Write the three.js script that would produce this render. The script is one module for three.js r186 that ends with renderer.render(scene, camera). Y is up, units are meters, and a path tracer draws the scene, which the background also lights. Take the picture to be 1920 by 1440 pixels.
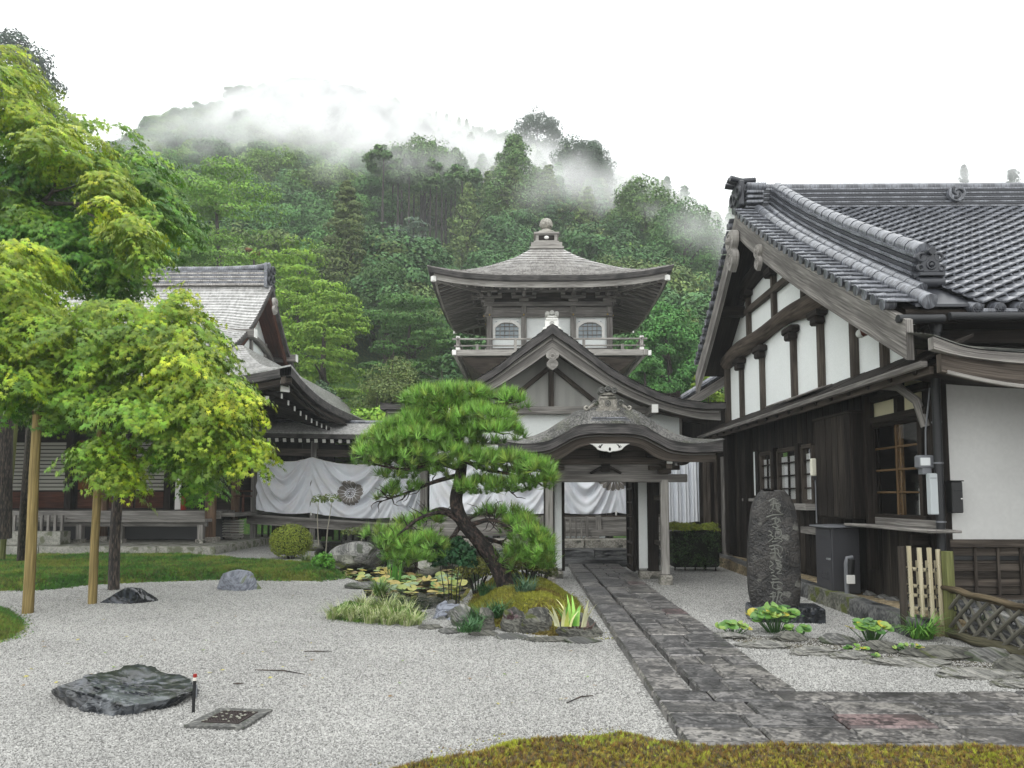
import * as THREE from 'three';
import { mergeGeometries, toCreasedNormals } from 'three/addons/utils/BufferGeometryUtils.js';
import { ConvexGeometry } from 'three/addons/geometries/ConvexGeometry.js';

// ---------- camera, sky, sun, exposure ----------
const RAD = Math.PI / 180, F = 1350, V0 = 830, PITCH = 4.2 * RAD, YAW = 0.85 * RAD, EYE = 1.7;
const scene = new THREE.Scene();
const camera = new THREE.PerspectiveCamera(2 * Math.atan(720 / F) / RAD, 4 / 3, 0.1, 3000);
camera.rotation.order = 'YXZ';
camera.position.set(0, EYE, 0);
camera.rotation.set(PITCH, YAW, 0);
camera.setViewOffset(1920, 1440, 0, -110, 1920, 1440);
{
  const W = 64, H = 32, d = new Float32Array(W * H * 4);
  for (let j = 0; j < H; j++) for (let i = 0; i < W; i++) {
    const el = ((j + 0.5) / H - 0.5) * Math.PI, s = Math.sin(el);
    const L = s < 0 ? 1.9 : 2.25 + 0.45 * s, o = (j * W + i) * 4;
    d[o] = L * 0.985; d[o + 1] = L; d[o + 2] = L * 1.005; d[o + 3] = 1;
  }
  const sky = new THREE.DataTexture(d, W, H, THREE.RGBAFormat, THREE.FloatType);
  sky.mapping = THREE.EquirectangularReflectionMapping; sky.magFilter = THREE.LinearFilter; sky.needsUpdate = true;
  scene.background = sky; scene.environment = sky;
}
const sun = new THREE.DirectionalLight(new THREE.Color(1, 0.985, 0.95), 0.7);
sun.position.set(-30, 90, 35); sun.castShadow = true; sun.shadow.radius = 60;
Object.assign(sun.shadow.camera, { left: -60, right: 60, top: 60, bottom: -60, far: 400 });
scene.add(sun, sun.target);
const renderer = new THREE.WebGLRenderer({ antialias: true });
renderer.toneMapping = THREE.LinearToneMapping;
renderer.toneMappingExposure = 1.0;
renderer.shadowMap.enabled = true;
scene.fog = new THREE.FogExp2(new THREE.Color(0.93, 0.97, 0.97), 0.0014);

// ---------- helpers ----------
const V = (x, y, z) => new THREE.Vector3(x, y, z);
const RNG = (a) => () => { a |= 0; a = (a + 0x6d2b79f5) | 0; let t = Math.imul(a ^ (a >>> 15), 1 | a); t = (t + Math.imul(t ^ (t >>> 7), 61 | t)) ^ t; return ((t ^ (t >>> 14)) >>> 0) / 4294967296; };
let R = RNG(7);
const rr = (a, b) => a + (b - a) * R();
const lerp = (a, b, t) => a + (b - a) * t, clamp = (x, a = 0, b = 1) => Math.min(b, Math.max(a, x));
const sst = (a, b, x) => { const t = clamp((x - a) / (b - a)); return t * t * (3 - 2 * t); };
const EUL = new THREE.Euler(PITCH, YAW, 0, 'YXZ');
const ray = (u, v) => V((u - 960) / F, -(v - V0) / F, -1).applyEuler(EUL);
const at = (u, v, d) => { const r = ray(u, v); return V(0, EYE, 0).addScaledVector(r, d / -r.z); };   // a photograph pixel at the depth d
const gp = (u, v, y = 0) => { const r = ray(u, v); return V(0, EYE, 0).addScaledVector(r, (y - EYE) / r.y); };   // a photograph pixel on the level y
const hash3 = (x, y, s) => { let h = Math.imul(x, 374761393) ^ Math.imul(y, 668265263) ^ Math.imul(s, 2147483647 - 987654); h = Math.imul(h ^ (h >>> 13), 1274126177); h = Math.imul(h ^ (h >>> 15), 2246822519); return ((h ^ (h >>> 16)) >>> 0) / 4294967296; };
function pn(x, y, px, py, s) {
  const xi = Math.floor(x), yi = Math.floor(y), fx = x - xi, fy = y - yi, u = fx * fx * (3 - 2 * fx), v = fy * fy * (3 - 2 * fy);
  const w = (i, p) => ((i % p) + p) % p, a = w(xi, px), b = w(xi + 1, px), c = w(yi, py), d = w(yi + 1, py);
  return lerp(lerp(hash3(a, c, s), hash3(b, c, s), u), lerp(hash3(a, d, s), hash3(b, d, s), u), v);
}
function fbm(u, v, fx, fy, oct, s) { let a = 0.5, t = 0, n = 0; for (let k = 0; k < oct; k++) { t += a * pn(u * fx, v * fy, fx, fy, s + k * 17); n += a; a *= 0.5; fx *= 2; fy *= 2; } return t / n; }
const BIG = 1 << 20;
const n2 = (x, y, s = 1) => pn(x + 5000, y + 5000, BIG, BIG, s);
const f2 = (x, y, s = 1, o = 4) => { let a = 0.5, t = 0, n = 0, f = 1; for (let k = 0; k < o; k++) { t += a * n2(x * f, y * f, s + k); n += a; a *= 0.5; f *= 2.03; } return t / n; };
const n3 = (x, y, z, s = 1) => { const zi = Math.floor(z), f = z - zi, u = f * f * (3 - 2 * f); return lerp(n2(x, y, s + zi * 131), n2(x, y, s + (zi + 1) * 131), u); };
const f3 = (x, y, z, s = 1, o = 3) => { let a = 0.5, t = 0, n = 0, f = 1; for (let k = 0; k < o; k++) { t += a * n3(x * f, y * f, z * f, s + k * 7); n += a; a *= 0.5; f *= 2.03; } return t / n; };
function curve1(pts) {   // smooth y(x) through points
  const n = pts.length;
  return (x) => {
    let i = 0; while (i < n - 2 && x > pts[i + 1][0]) i++;
    const p = pts[i], q = pts[i + 1], h = q[0] - p[0], t = clamp((x - p[0]) / h, -0.2, 1.2);
    const m = (k) => (k <= 0 ? (pts[1][1] - pts[0][1]) / (pts[1][0] - pts[0][0]) : k >= n - 1 ? (pts[n - 1][1] - pts[n - 2][1]) / (pts[n - 1][0] - pts[n - 2][0]) : (pts[k + 1][1] - pts[k - 1][1]) / (pts[k + 1][0] - pts[k - 1][0]));
    const t2 = t * t, t3 = t2 * t;
    return (2 * t3 - 3 * t2 + 1) * p[1] + (t3 - 2 * t2 + t) * h * m(i) + (-2 * t3 + 3 * t2) * q[1] + (t3 - t2) * h * m(i + 1);
  };
}

// geometry: everything without index, with position, normal, uv
const NI = (g) => (g.index ? g.toNonIndexed() : g);
function mg(list) { const l = list.flat(9).map(NI); for (const g of l) for (const k of Object.keys(g.attributes)) if (!['position', 'normal', 'uv'].includes(k)) g.deleteAttribute(k); return l.length === 1 ? l[0] : mergeGeometries(l); }
function geo(pos, uv, flat = true) {
  const g = new THREE.BufferGeometry();
  g.setAttribute('position', new THREE.Float32BufferAttribute(pos, 3)); g.setAttribute('uv', new THREE.Float32BufferAttribute(uv, 2));
  if (flat) g.computeVertexNormals(); return g;
}
function cbox(sx, sy, sz, c = 0.006) {
  const h = [sx / 2, sy / 2, sz / 2]; c = Math.min(c, 0.4 * Math.min(...h));
  const g = sx >= sy && sx >= sz ? 0 : sy >= sz ? 1 : 2, ou = R() * 7, ov = R() * 7, pos = [], uv = [];
  const P = (f, s) => [0, 1, 2].map((k) => s[k] * (k === f ? h[k] : h[k] - c));
  const tri = (a, b, d) => {
    const e = [b[0] - a[0], b[1] - a[1], b[2] - a[2]], f = [d[0] - a[0], d[1] - a[1], d[2] - a[2]];
    const n = [e[1] * f[2] - e[2] * f[1], e[2] * f[0] - e[0] * f[2], e[0] * f[1] - e[1] * f[0]];
    if (n[0] * (a[0] + b[0] + d[0]) + n[1] * (a[1] + b[1] + d[1]) + n[2] * (a[2] + b[2] + d[2]) < 0) [b, d] = [d, b];
    const A = n.map(Math.abs), m = A[0] > A[1] && A[0] > A[2] ? 0 : A[1] > A[2] ? 1 : 2;
    let [p, q] = [0, 1, 2].filter((k) => k !== m); if (q === g) [p, q] = [q, p];
    for (const w of [a, b, d]) { pos.push(...w); uv.push(w[p] + ou, w[q] + ov + m * 0.37); }
  };
  const quad = (a, b, d, e) => { tri(a, b, d); tri(a, d, e); };
  for (let f = 0; f < 3; f++) for (const s of [-1, 1]) {
    const S = (p, q) => { const r = [0, 0, 0]; r[f] = s; r[(f + 1) % 3] = p; r[(f + 2) % 3] = q; return P(f, r); };
    quad(S(-1, -1), S(1, -1), S(1, 1), S(-1, 1));
  }
  for (let f = 0; f < 3; f++) { const a = (f + 1) % 3, b = (f + 2) % 3; for (const s of [-1, 1]) for (const t of [-1, 1]) { const r = [0, 0, 0], q = [0, 0, 0]; r[f] = -1; q[f] = 1; r[a] = q[a] = s; r[b] = q[b] = t; quad(P(a, r), P(a, q), P(b, q), P(b, r)); } }
  for (const a of [-1, 1]) for (const b of [-1, 1]) for (const d of [-1, 1]) tri(P(0, [a, b, d]), P(1, [a, b, d]), P(2, [a, b, d]));
  return geo(pos, uv);
}
const box = (x, y, z, sx, sy, sz, c) => cbox(sx, sy, sz, c).translate(x, y, z);
const boxR = (x, y, z, sx, sy, sz, ry = 0, c = 0.006, rx = 0, rz = 0) => cbox(sx, sy, sz, c).applyMatrix4(new THREE.Matrix4().makeRotationFromEuler(new THREE.Euler(rx, ry, rz, 'YXZ'))).translate(x, y, z);
function beam(a, b, w, h, c = 0.008) {   // a squared timber from a to b
  const d = b.clone().sub(a), L = d.length(); d.divideScalar(L);
  const up = Math.abs(d.y) > 0.95 ? V(0, 0, 1) : V(0, 1, 0), z = d.clone().cross(up).normalize(), y = z.clone().cross(d);
  return cbox(L, h, w, c).applyMatrix4(new THREE.Matrix4().makeBasis(d, y, z).setPosition(a.clone().add(b).multiplyScalar(0.5)));
}
function tube(pts, rad, seg = 7, cap = true) {
  const pos = [], nor = [], uv = [], rings = []; let prev = null, L = 0; const off = R() * 5;
  const n = pts.length, rd = (i) => (typeof rad === 'function' ? rad(i / (n - 1)) : Array.isArray(rad) ? rad[i] : rad);
  for (let i = 0; i < n; i++) {
    const t = pts[Math.min(i + 1, n - 1)].clone().sub(pts[Math.max(i - 1, 0)]).normalize();
    if (!prev) prev = Math.abs(t.y) > 0.9 ? V(1, 0, 0) : V(0, 1, 0);
    const b = t.clone().cross(prev).normalize(), a = b.clone().cross(t).normalize(); prev = a;
    if (i) L += pts[i].distanceTo(pts[i - 1]);
    const r = rd(i), ring = [];
    for (let k = 0; k <= seg; k++) { const q = (k / seg) * 2 * Math.PI, nv = a.clone().multiplyScalar(Math.cos(q)).addScaledVector(b, Math.sin(q)); ring.push([pts[i].clone().addScaledVector(nv, r), nv, L + off, (k / seg) * 6.28 * r]); }
    rings.push(ring);
  }
  const put = (e) => { pos.push(e[0].x, e[0].y, e[0].z); nor.push(e[1].x, e[1].y, e[1].z); uv.push(e[2], e[3]); };
  for (let i = 0; i < n - 1; i++) for (let k = 0; k < seg; k++) { const A = rings[i][k], B = rings[i][k + 1], C = rings[i + 1][k + 1], D = rings[i + 1][k]; [A, B, C, A, C, D].forEach(put); }
  if (cap) for (const [i, s] of [[0, -1], [n - 1, 1]]) {
    const t = pts[Math.min(i + 1, n - 1)].clone().sub(pts[Math.max(i - 1, 0)]).normalize().multiplyScalar(s);
    for (let k = 0; k < seg; k++) { const e = (x) => [x, t, x.x + x.z, x.y]; const a = [e(pts[i]), e(rings[i][k][0]), e(rings[i][k + 1][0])]; (s > 0 ? a : [a[0], a[2], a[1]]).forEach(put); }
  }
  const g = new THREE.BufferGeometry(); g.setAttribute('position', new THREE.Float32BufferAttribute(pos, 3)); g.setAttribute('normal', new THREE.Float32BufferAttribute(nor, 3)); g.setAttribute('uv', new THREE.Float32BufferAttribute(uv, 2)); return g;
}
const pole = (a, b, r0, r1 = r0, seg = 8) => tube([a, a.clone().lerp(b, 0.5), b], [r0, (r0 + r1) / 2, r1], seg);
function grid(fn, nu, nv, su = 1, sv = 1) {   // smooth sheet
  const g = new THREE.BufferGeometry(), pos = [], uv = [], ix = [];
  for (let j = 0; j <= nv; j++) for (let i = 0; i <= nu; i++) { const p = fn(i / nu, j / nv); pos.push(p.x, p.y, p.z); uv.push((i / nu) * su, (j / nv) * sv); }
  for (let j = 0; j < nv; j++) for (let i = 0; i < nu; i++) { const a = j * (nu + 1) + i; ix.push(a, a + 1, a + nu + 2, a, a + nu + 2, a + nu + 1); }
  g.setIndex(ix); g.setAttribute('position', new THREE.Float32BufferAttribute(pos, 3)); g.setAttribute('uv', new THREE.Float32BufferAttribute(uv, 2)); g.computeVertexNormals();
  return g.toNonIndexed();
}
function slab(top, bot, nu, nv, su = 1, sv = 1) {   // closed thick sheet
  const e = (f, g, n, s) => grid((a, b) => (b < 0.5 ? f(a) : g(a)), n, 1, s, 0.2);
  return mg([grid(top, nu, nv, su, sv), grid((a, b) => bot(1 - a, b), nu, nv, su, sv), e((a) => top(a, 0), (a) => bot(a, 0), nu, su), e((a) => bot(a, 1), (a) => top(a, 1), nu, su), e((a) => bot(0, a), (a) => top(0, a), nv, sv), e((a) => top(1, a), (a) => bot(1, a), nv, sv)]);
}
const band = (x0, x1, n, yt, yb, zf, zb) => slab((a, b) => { const x = lerp(x0, x1, a); return V(x, lerp(yb(x), yt(x), b), zf); }, (a, b) => { const x = lerp(x0, x1, a); return V(x, lerp(yb(x), yt(x), b), zb); }, n, 1, x1 - x0, 0.35);
function courses(P, n, nu, lip, su, sv, wob = 0) {   // overlapping shingle courses on the sheet P(s, t), t runs from ridge to eave
  const pos = [], uv = [], nrm = (s, t) => { const e = 0.01, a = P(s + e, t).sub(P(s - e, t)), b = P(s, Math.min(1, t + e)).sub(P(s, Math.max(0, t - e))); const m = a.cross(b).normalize(); return m.y < 0 ? m.negate() : m; };
  const row = (t, o) => { const r = []; for (let i = 0; i <= nu; i++) { const s = i / nu; r.push([P(s, t).addScaledVector(nrm(s, t), o * (1 + wob * (hash3(i, Math.round(t * n), 5) - 0.5))), s * su, t * sv]); } return r; };
  const put = (A, B) => { for (let i = 0; i < nu; i++) for (const e of [A[i], B[i], B[i + 1], A[i], B[i + 1], A[i + 1]]) { pos.push(e[0].x, e[0].y, e[0].z); uv.push(e[1], e[2]); } };
  for (let k = 0; k < n; k++) { const a = row(k / n, 0.002), b = row((k + 1) / n, lip), c = row((k + 1) / n, 0.002); put(a, b); put(b, c); }
  return geo(pos, uv);
}
function rockGeo(seed, w, h, d, detail = 5, cuts = 9, rough = 0.12, fq = 1.6) {
  const r = RNG(seed), g = new THREE.IcosahedronGeometry(1, detail), p = g.attributes.position, uv = [];
  const pl = []; for (let k = 0; k < cuts; k++) { const a = r() * 6.283, e = Math.asin(r() * 1.3 - 0.35); pl.push([V(Math.cos(a) * Math.cos(e), Math.sin(e), Math.sin(a) * Math.cos(e)), 0.62 + r() * 0.28]); }
  for (let i = 0; i < p.count; i++) {
    const v = V(p.getX(i), p.getY(i), p.getZ(i)), o = v.clone();
    for (const [n, k] of pl) { const t = v.dot(n); if (t > k) v.addScaledVector(n, k - t); }
    v.addScaledVector(o, rough * 2 * (f3(o.x * fq + seed, o.y * fq * 1.7, o.z * fq, seed, 4) - 0.5));
    p.setXYZ(i, v.x * w / 2, v.y * h / 2, v.z * d / 2);
    uv.push((v.x * w + v.y * 0.3) * 0.5, (v.z * d * 0.5 + v.y * h));
  }
  g.setAttribute('uv', new THREE.Float32BufferAttribute(uv, 2)); g.computeVertexNormals();
  return toCreasedNormals(g, 0.5);
}
const ngon = (pts, y) => { const s = new THREE.Shape(pts.map((p) => new THREE.Vector2(p[0], p[1]))); const g = new THREE.ShapeGeometry(s); g.rotateX(-Math.PI / 2); g.translate(0, y, 0); return g.toNonIndexed(); };   // pts = [x, depth]
const inside = (poly, x, d) => { let c = false; for (let i = 0, j = poly.length - 1; i < poly.length; j = i++) { const [xi, yi] = poly[i], [xj, yj] = poly[j]; if (yi > d !== yj > d && x < ((xj - xi) * (d - yi)) / (yj - yi) + xi) c = !c; } return c; };
const edgeDist = (poly, x, d) => { let m = 1e9; for (let i = 0, j = poly.length - 1; i < poly.length; j = i++) { const [a, b] = poly[j], [c, e] = poly[i], dx = c - a, dy = e - b, t = clamp(((x - a) * dx + (d - b) * dy) / (dx * dx + dy * dy)); m = Math.min(m, Math.hypot(x - a - t * dx, d - b - t * dy)); } return m; };

// scene bookkeeping
const used = {};
const numbered = (n) => { const k = used[n] = (used[n] ?? -1) + 1; return k ? `${n}_${String(k).padStart(3, '0')}` : n; };
function mesh(name, g, m, parent) { const o = new THREE.Mesh(Array.isArray(g) ? mg(g) : g, m); o.name = name; o.castShadow = o.receiveShadow = true; if (parent) parent.add(o); return o; }
function info(o, label, category, group, kind) { o.userData = { label, category }; if (group) o.userData.group = group; if (kind) o.userData.kind = kind; return o; }
function thing(name, label, category, p = V(0, 0, 0), group, kind) { const o = new THREE.Group(); o.name = numbered(name); o.position.copy(p); scene.add(o); return info(o, label, category, group, kind); }
function single(name, g, m, label, category, group, kind) { const o = mesh(numbered(name), g, m, scene); return info(o, label, category, group, kind); }
function struct(name, g, m, label, category) { const o = mesh(numbered(name), g, m, scene); o.userData = { kind: 'structure', label, category }; return o; }
const UNIT = new THREE.Matrix4();
function scatter(name, g, m, list, parent, kind) {   // list of [Matrix4, Color]
  const o = new THREE.InstancedMesh(g, m, list.length); o.name = name; o.castShadow = o.receiveShadow = true;
  list.forEach(([M, c], i) => { o.setMatrixAt(i, M); if (c) o.setColorAt(i, c); });
  if (kind) o.userData.kind = kind; parent.add(o); return o;
}
const C = (r, g, b) => new THREE.Color().setRGB(r, g, b);
const TR = (p, ex, ey, ez, sx, sy = sx, sz = sx) => new THREE.Matrix4().compose(p, new THREE.Quaternion().setFromEuler(new THREE.Euler(ex, ey, ez, 'YXZ')), V(sx, sy, sz));

// ---------- textures and materials ----------
function tex(n, fn, srgb = true, rx = 1, ry = rx) {
  const d = new Uint8Array(n * n * 4);
  for (let j = 0; j < n; j++) for (let i = 0; i < n; i++) { const c = fn(i / n, j / n), o = (j * n + i) * 4; for (let k = 0; k < 3; k++) d[o + k] = 255 * clamp(Array.isArray(c) ? c[k] : c); d[o + 3] = 255; }
  const t = new THREE.DataTexture(d, n, n); t.wrapS = t.wrapT = THREE.RepeatWrapping; t.magFilter = THREE.LinearFilter; t.minFilter = THREE.LinearMipmapLinearFilter; t.generateMipmaps = true;
  t.repeat.set(rx, ry); if (srgb) t.colorSpace = THREE.SRGBColorSpace; t.needsUpdate = true; return t;
}
const mix3 = (a, b, t) => [lerp(a[0], b[0], t), lerp(a[1], b[1], t), lerp(a[2], b[2], t)];
const S = (o) => new THREE.MeshStandardMaterial({ side: THREE.DoubleSide, ...o });
const PH = (o) => new THREE.MeshPhysicalMaterial({ side: THREE.DoubleSide, ...o });
const grainH = (u, v, s) => { const w = v + 0.03 * fbm(u, v, 3, 4, 2, s); return clamp(0.55 * fbm(u, w, 3, 48, 3, s + 3) + 0.45 * fbm(u, w, 5, 130, 2, s + 9)); };
const gh = []; const grainTex = tex(256, (u, v) => { const h = grainH(u, v, 11); return sst(0.2, 0.75, h); }, false, 0.6, 0.9);
function wood(dark, light, s, rough = 0.8, extra = {}) {
  const map = tex(256, (u, v) => { const h = grainH(u, v, s), k = fbm(u, v, 2, 5, 4, s + 40), st = sst(0.6, 0.8, fbm(u, v, 3, 14, 3, s + 60)); return mix3(mix3(dark, light, sst(0.22, 0.78, 0.6 * h + 0.4 * k)), dark, 0.55 * st); }, true, 0.6, 0.9);
  return PH({ map, bumpMap: grainTex, bumpScale: 0.004, roughness: rough, specularIntensity: 0.25, ...extra });
}
function stone(a, b, spot, s, scale, rough = 0.85, bump = 0.01, extra = {}, spotAt = 0.58) {
  const f = (u, v) => 0.5 * fbm(u, v, 5, 5, 5, s) + 0.5 * fbm(u, v, 40, 40, 2, s + 20);
  const map = tex(256, (u, v) => { const t = sst(spotAt, spotAt + 0.12, fbm(u, v, 6, 6, 5, s + 70)); return mix3(mix3(a, b, sst(0.3, 0.7, f(u, v))), spot, t * 0.9); }, true, scale);
  return S({ map, bumpMap: tex(256, (u, v) => f(u, v), false, scale), bumpScale: bump, roughness: rough, ...extra });
}
const g8 = (r, g, b) => [r / 255, g / 255, b / 255];
const M = {};
M.wGrey = wood(g8(88, 85, 82), g8(170, 166, 160), 3, 0.8);          // weathered grey timber
M.wPale = wood(g8(110, 107, 103), g8(178, 174, 168), 4, 0.8);
M.wDark = wood(g8(20, 17, 15), g8(54, 48, 43), 5, 0.65);            // tarred boards
M.wBrown = wood(g8(44, 39, 35), g8(100, 92, 84), 6, 0.75);
M.wRed = wood(g8(58, 34, 26), g8(96, 60, 46), 7, 0.7);
M.wMoss = wood(g8(70, 74, 44), g8(132, 134, 88), 8, 0.9);
M.plaster = S({ map: tex(256, (u, v) => { const k = 0.925 + 0.03 * (fbm(u, v, 4, 4, 5, 31) - 0.5) + 0.03 * (fbm(u, v, 60, 60, 2, 33) - 0.5); return [k * 0.985, k, k * 0.99]; }, true, 0.5), roughness: 0.9, bumpMap: tex(256, (u, v) => fbm(u, v, 30, 30, 3, 37), false, 0.5), bumpScale: 0.002 });
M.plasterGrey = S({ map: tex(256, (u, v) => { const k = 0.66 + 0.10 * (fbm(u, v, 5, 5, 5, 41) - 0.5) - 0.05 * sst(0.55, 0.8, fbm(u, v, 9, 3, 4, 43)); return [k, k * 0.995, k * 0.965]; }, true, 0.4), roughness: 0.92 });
M.plasterShaded = S({ map: tex(256, (u, v) => { const k = 0.8 + 0.06 * (fbm(u, v, 4, 4, 5, 731) - 0.5) + 0.03 * (fbm(u, v, 60, 60, 2, 733) - 0.5); return [k, k, k * 0.985]; }, true, 0.5), roughness: 0.9 });  // plaster greyed to hold the porch shade in its colour
M.white = S({ color: 0xe4e3de, roughness: 0.6 });
M.granite = stone(g8(118, 114, 106), g8(172, 168, 158), g8(70, 70, 62), 51, 0.9, 0.8, 0.004);
M.stoneWet = stone(g8(52, 54, 56), g8(116, 116, 114), g8(26, 27, 28), 61, 0.9, 0.42, 0.012);
M.rockBlack = stone(g8(22, 24, 27), g8(66, 70, 77), g8(98, 102, 106), 71, 0.55, 0.2, 0.02, {}, 0.66);
M.rockWet = PH({ map: M.rockBlack.map, bumpMap: M.rockBlack.bumpMap, bumpScale: 0.02, roughness: 0.3, clearcoat: 0.6, clearcoatRoughness: 0.25 });
M.rockGrey = stone(g8(72, 72, 70), g8(138, 137, 132), g8(50, 58, 38), 81, 0.8, 0.7, 0.02);
M.rockDark = stone(g8(44, 44, 40), g8(104, 103, 95), g8(70, 78, 28), 391, 0.9, 0.8, 0.025, {}, 0.55);
M.rockLight = stone(g8(92, 92, 88), g8(150, 148, 141), g8(84, 86, 70), 395, 2.6, 0.75, 0.02, {}, 0.6);
M.pillar = wood(g8(78, 62, 50), g8(136, 112, 92), 19, 0.75);
M.rockMoss = stone(g8(74, 74, 66), g8(128, 128, 116), g8(84, 92, 34), 91, 0.9, 0.85, 0.025, {}, 0.55);
M.rockBlue = stone(g8(78, 82, 92), g8(132, 136, 146), g8(84, 96, 50), 101, 0.8, 0.55, 0.02, {}, 0.62);
M.concrete = stone(g8(128, 128, 120), g8(160, 158, 148), g8(96, 100, 78), 111, 0.8, 0.85, 0.003);
const paveMap = (a, b, s) => { const f = (u, v) => 0.4 * fbm(u, v, 6, 6, 5, s) + 0.35 * fbm(u, v, 26, 26, 3, s + 5) + 0.25 * fbm(u, v, 100, 100, 1, s + 7); return S({ map: tex(512, (u, v) => { const st = sst(0.53, 0.62, fbm(u, v, 7, 7, 5, s + 30)), sp = sst(0.58, 0.7, fbm(u, v, 44, 44, 3, s + 33)); return mix3(mix3(a, b, sst(0.32, 0.66, f(u, v))), mix3(a, [0.08, 0.08, 0.08], 0.75), Math.max(st * 0.5, sp * 0.6)); }, true, 0.55), bumpMap: tex(512, f, false, 0.55), bumpScale: 0.016, roughness: 0.36 }); };
M.pave = [paveMap(g8(64, 63, 63), g8(124, 121, 119), 121), paveMap(g8(74, 72, 71), g8(140, 136, 131), 141), paveMap(g8(78, 66, 66), g8(130, 112, 110), 161)];
M.tile = PH({ map: tex(256, (u, v) => { const k = fbm(u, v, 4, 4, 4, 171), q = fbm(u, v, 40, 8, 2, 175); return mix3(g8(62, 64, 70), g8(128, 131, 138), sst(0.25, 0.75, 0.5 * k + 0.5 * q)); }, true, 1.7), roughness: 0.4, clearcoat: 0.45, clearcoatRoughness: 0.15 });
M.tileDark = S({ color: 0x2e3036, roughness: 0.4 });
M.shingle = PH({ map: tex(512, (u, v) => { const k = fbm(u, v, 6, 3, 4, 181), q = fbm(u, v, 120, 5, 2, 185), st = sst(0.55, 0.7, fbm(u, v, 5, 3, 4, 189)); return mix3(mix3(g8(118, 114, 110), g8(196, 192, 188), sst(0.3, 0.72, 0.45 * k + 0.55 * q)), g8(100, 96, 92), st * 0.4); }, true, 0.5, 0.9), roughness: 0.4, clearcoat: 0.5, clearcoatRoughness: 0.25, bumpMap: tex(256, (u, v) => fbm(u, v, 100, 6, 2, 191), false, 0.5, 0.9), bumpScale: 0.003 });
M.shingleWhite = PH({ map: tex(256, (u, v) => { const k = fbm(u, v, 6, 4, 4, 381), q = fbm(u, v, 60, 6, 2, 385); return mix3(g8(168, 167, 165), g8(212, 211, 209), sst(0.2, 0.8, 0.25 * k + 0.75 * q)); }, true, 0.3, 0.9), roughness: 0.4, clearcoat: 0.7, clearcoatRoughness: 0.2 });
M.shingleGrey = PH({ map: tex(256, (u, v) => { const k = fbm(u, v, 6, 4, 4, 481), q = fbm(u, v, 40, 8, 2, 485); return mix3(g8(122, 119, 116), g8(176, 173, 169), sst(0.2, 0.8, 0.4 * k + 0.6 * q)); }, true, 0.4, 0.9), roughness: 0.4, clearcoat: 0.5, clearcoatRoughness: 0.2 });
M.shingleDark = S({ map: tex(256, (u, v) => { const k = fbm(u, v, 60, 4, 3, 193), q = fbm(u, v, 5, 5, 4, 195); return mix3(g8(56, 54, 54), g8(128, 124, 122), sst(0.3, 0.7, 0.5 * k + 0.5 * q)); }, true, 0.6, 0.9), roughness: 0.45 });
M.barkEdge = S({ map: tex(256, (u, v) => { const q = fbm(u, v, 6, 70, 3, 201), k = fbm(u, v, 5, 4, 4, 203); return mix3(g8(34, 33, 33), g8(98, 94, 92), sst(0.25, 0.75, 0.6 * q + 0.4 * k)); }, true, 0.8, 1.6), roughness: 0.8, bumpMap: tex(128, (u, v) => fbm(u, v, 6, 60, 2, 205), false, 0.8, 1.6), bumpScale: 0.008 });
M.thatch = S({ map: tex(512, (u, v) => { const q = fbm(u, v, 70, 70, 3, 211), k = fbm(u, v, 5, 5, 5, 213), ms = sst(0.58, 0.72, fbm(u, v, 8, 8, 4, 217)); return mix3(mix3(g8(50, 50, 48), g8(132, 130, 126), sst(0.22, 0.8, 0.55 * q + 0.45 * k)), g8(74, 78, 56), ms * 0.3); }, true, 0.7), roughness: 0.9, bumpMap: tex(256, (u, v) => fbm(u, v, 60, 60, 3, 219), false, 0.7), bumpScale: 0.03 });
M.barkTree = S({ map: tex(256, (u, v) => { const q = fbm(u, v, 8, 22, 4, 221); return mix3(g8(26, 22, 20), g8(92, 80, 70), sst(0.3, 0.8, q)); }, true, 1.5, 2.5), roughness: 0.75, bumpMap: tex(256, (u, v) => fbm(u, v, 8, 22, 4, 223), false, 1.5, 2.5), bumpScale: 0.02 });
M.barkPine = S({ map: tex(256, (u, v) => { const q = fbm(u, v, 14, 12, 4, 231); return mix3(g8(22, 17, 15), g8(78, 62, 55), sst(0.35, 0.8, q)); }, true, 1.6, 3), roughness: 0.8, bumpMap: tex(256, (u, v) => fbm(u, v, 14, 12, 4, 233), false, 1.6, 3), bumpScale: 0.03 });
M.log = wood(g8(92, 80, 48), g8(162, 142, 94), 9, 0.6);
M.bamboo = wood(g8(150, 140, 112), g8(210, 202, 178), 10, 0.45);
M.railOld = wood(g8(46, 44, 35), g8(104, 100, 80), 20, 0.9);
M.bambooOld = wood(g8(88, 86, 78), g8(154, 151, 139), 12, 0.5);
M.iron = S({ color: 0x2a2b2d, roughness: 0.5, metalness: 0.3 });
M.greyPaint = S({ color: 0x6a6c70, roughness: 0.5 });
M.earth = S({ map: tex(256, (u, v) => mix3(g8(96, 84, 62), g8(162, 146, 116), sst(0.3, 0.7, 0.5 * fbm(u, v, 6, 6, 5, 241) + 0.5 * fbm(u, v, 60, 60, 2, 243))), true, 0.8), roughness: 0.95 });
M.soil = S({ map: tex(256, (u, v) => mix3(g8(38, 34, 26), g8(86, 80, 58), sst(0.3, 0.7, 0.5 * fbm(u, v, 6, 6, 5, 245) + 0.5 * fbm(u, v, 60, 60, 2, 247))), true, 0.8), roughness: 0.95 });
const grav = (u, v) => 0.25 * fbm(u, v, 8, 8, 4, 251) + 0.75 * pn(u * 150, v * 150, 150, 150, 253);
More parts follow.
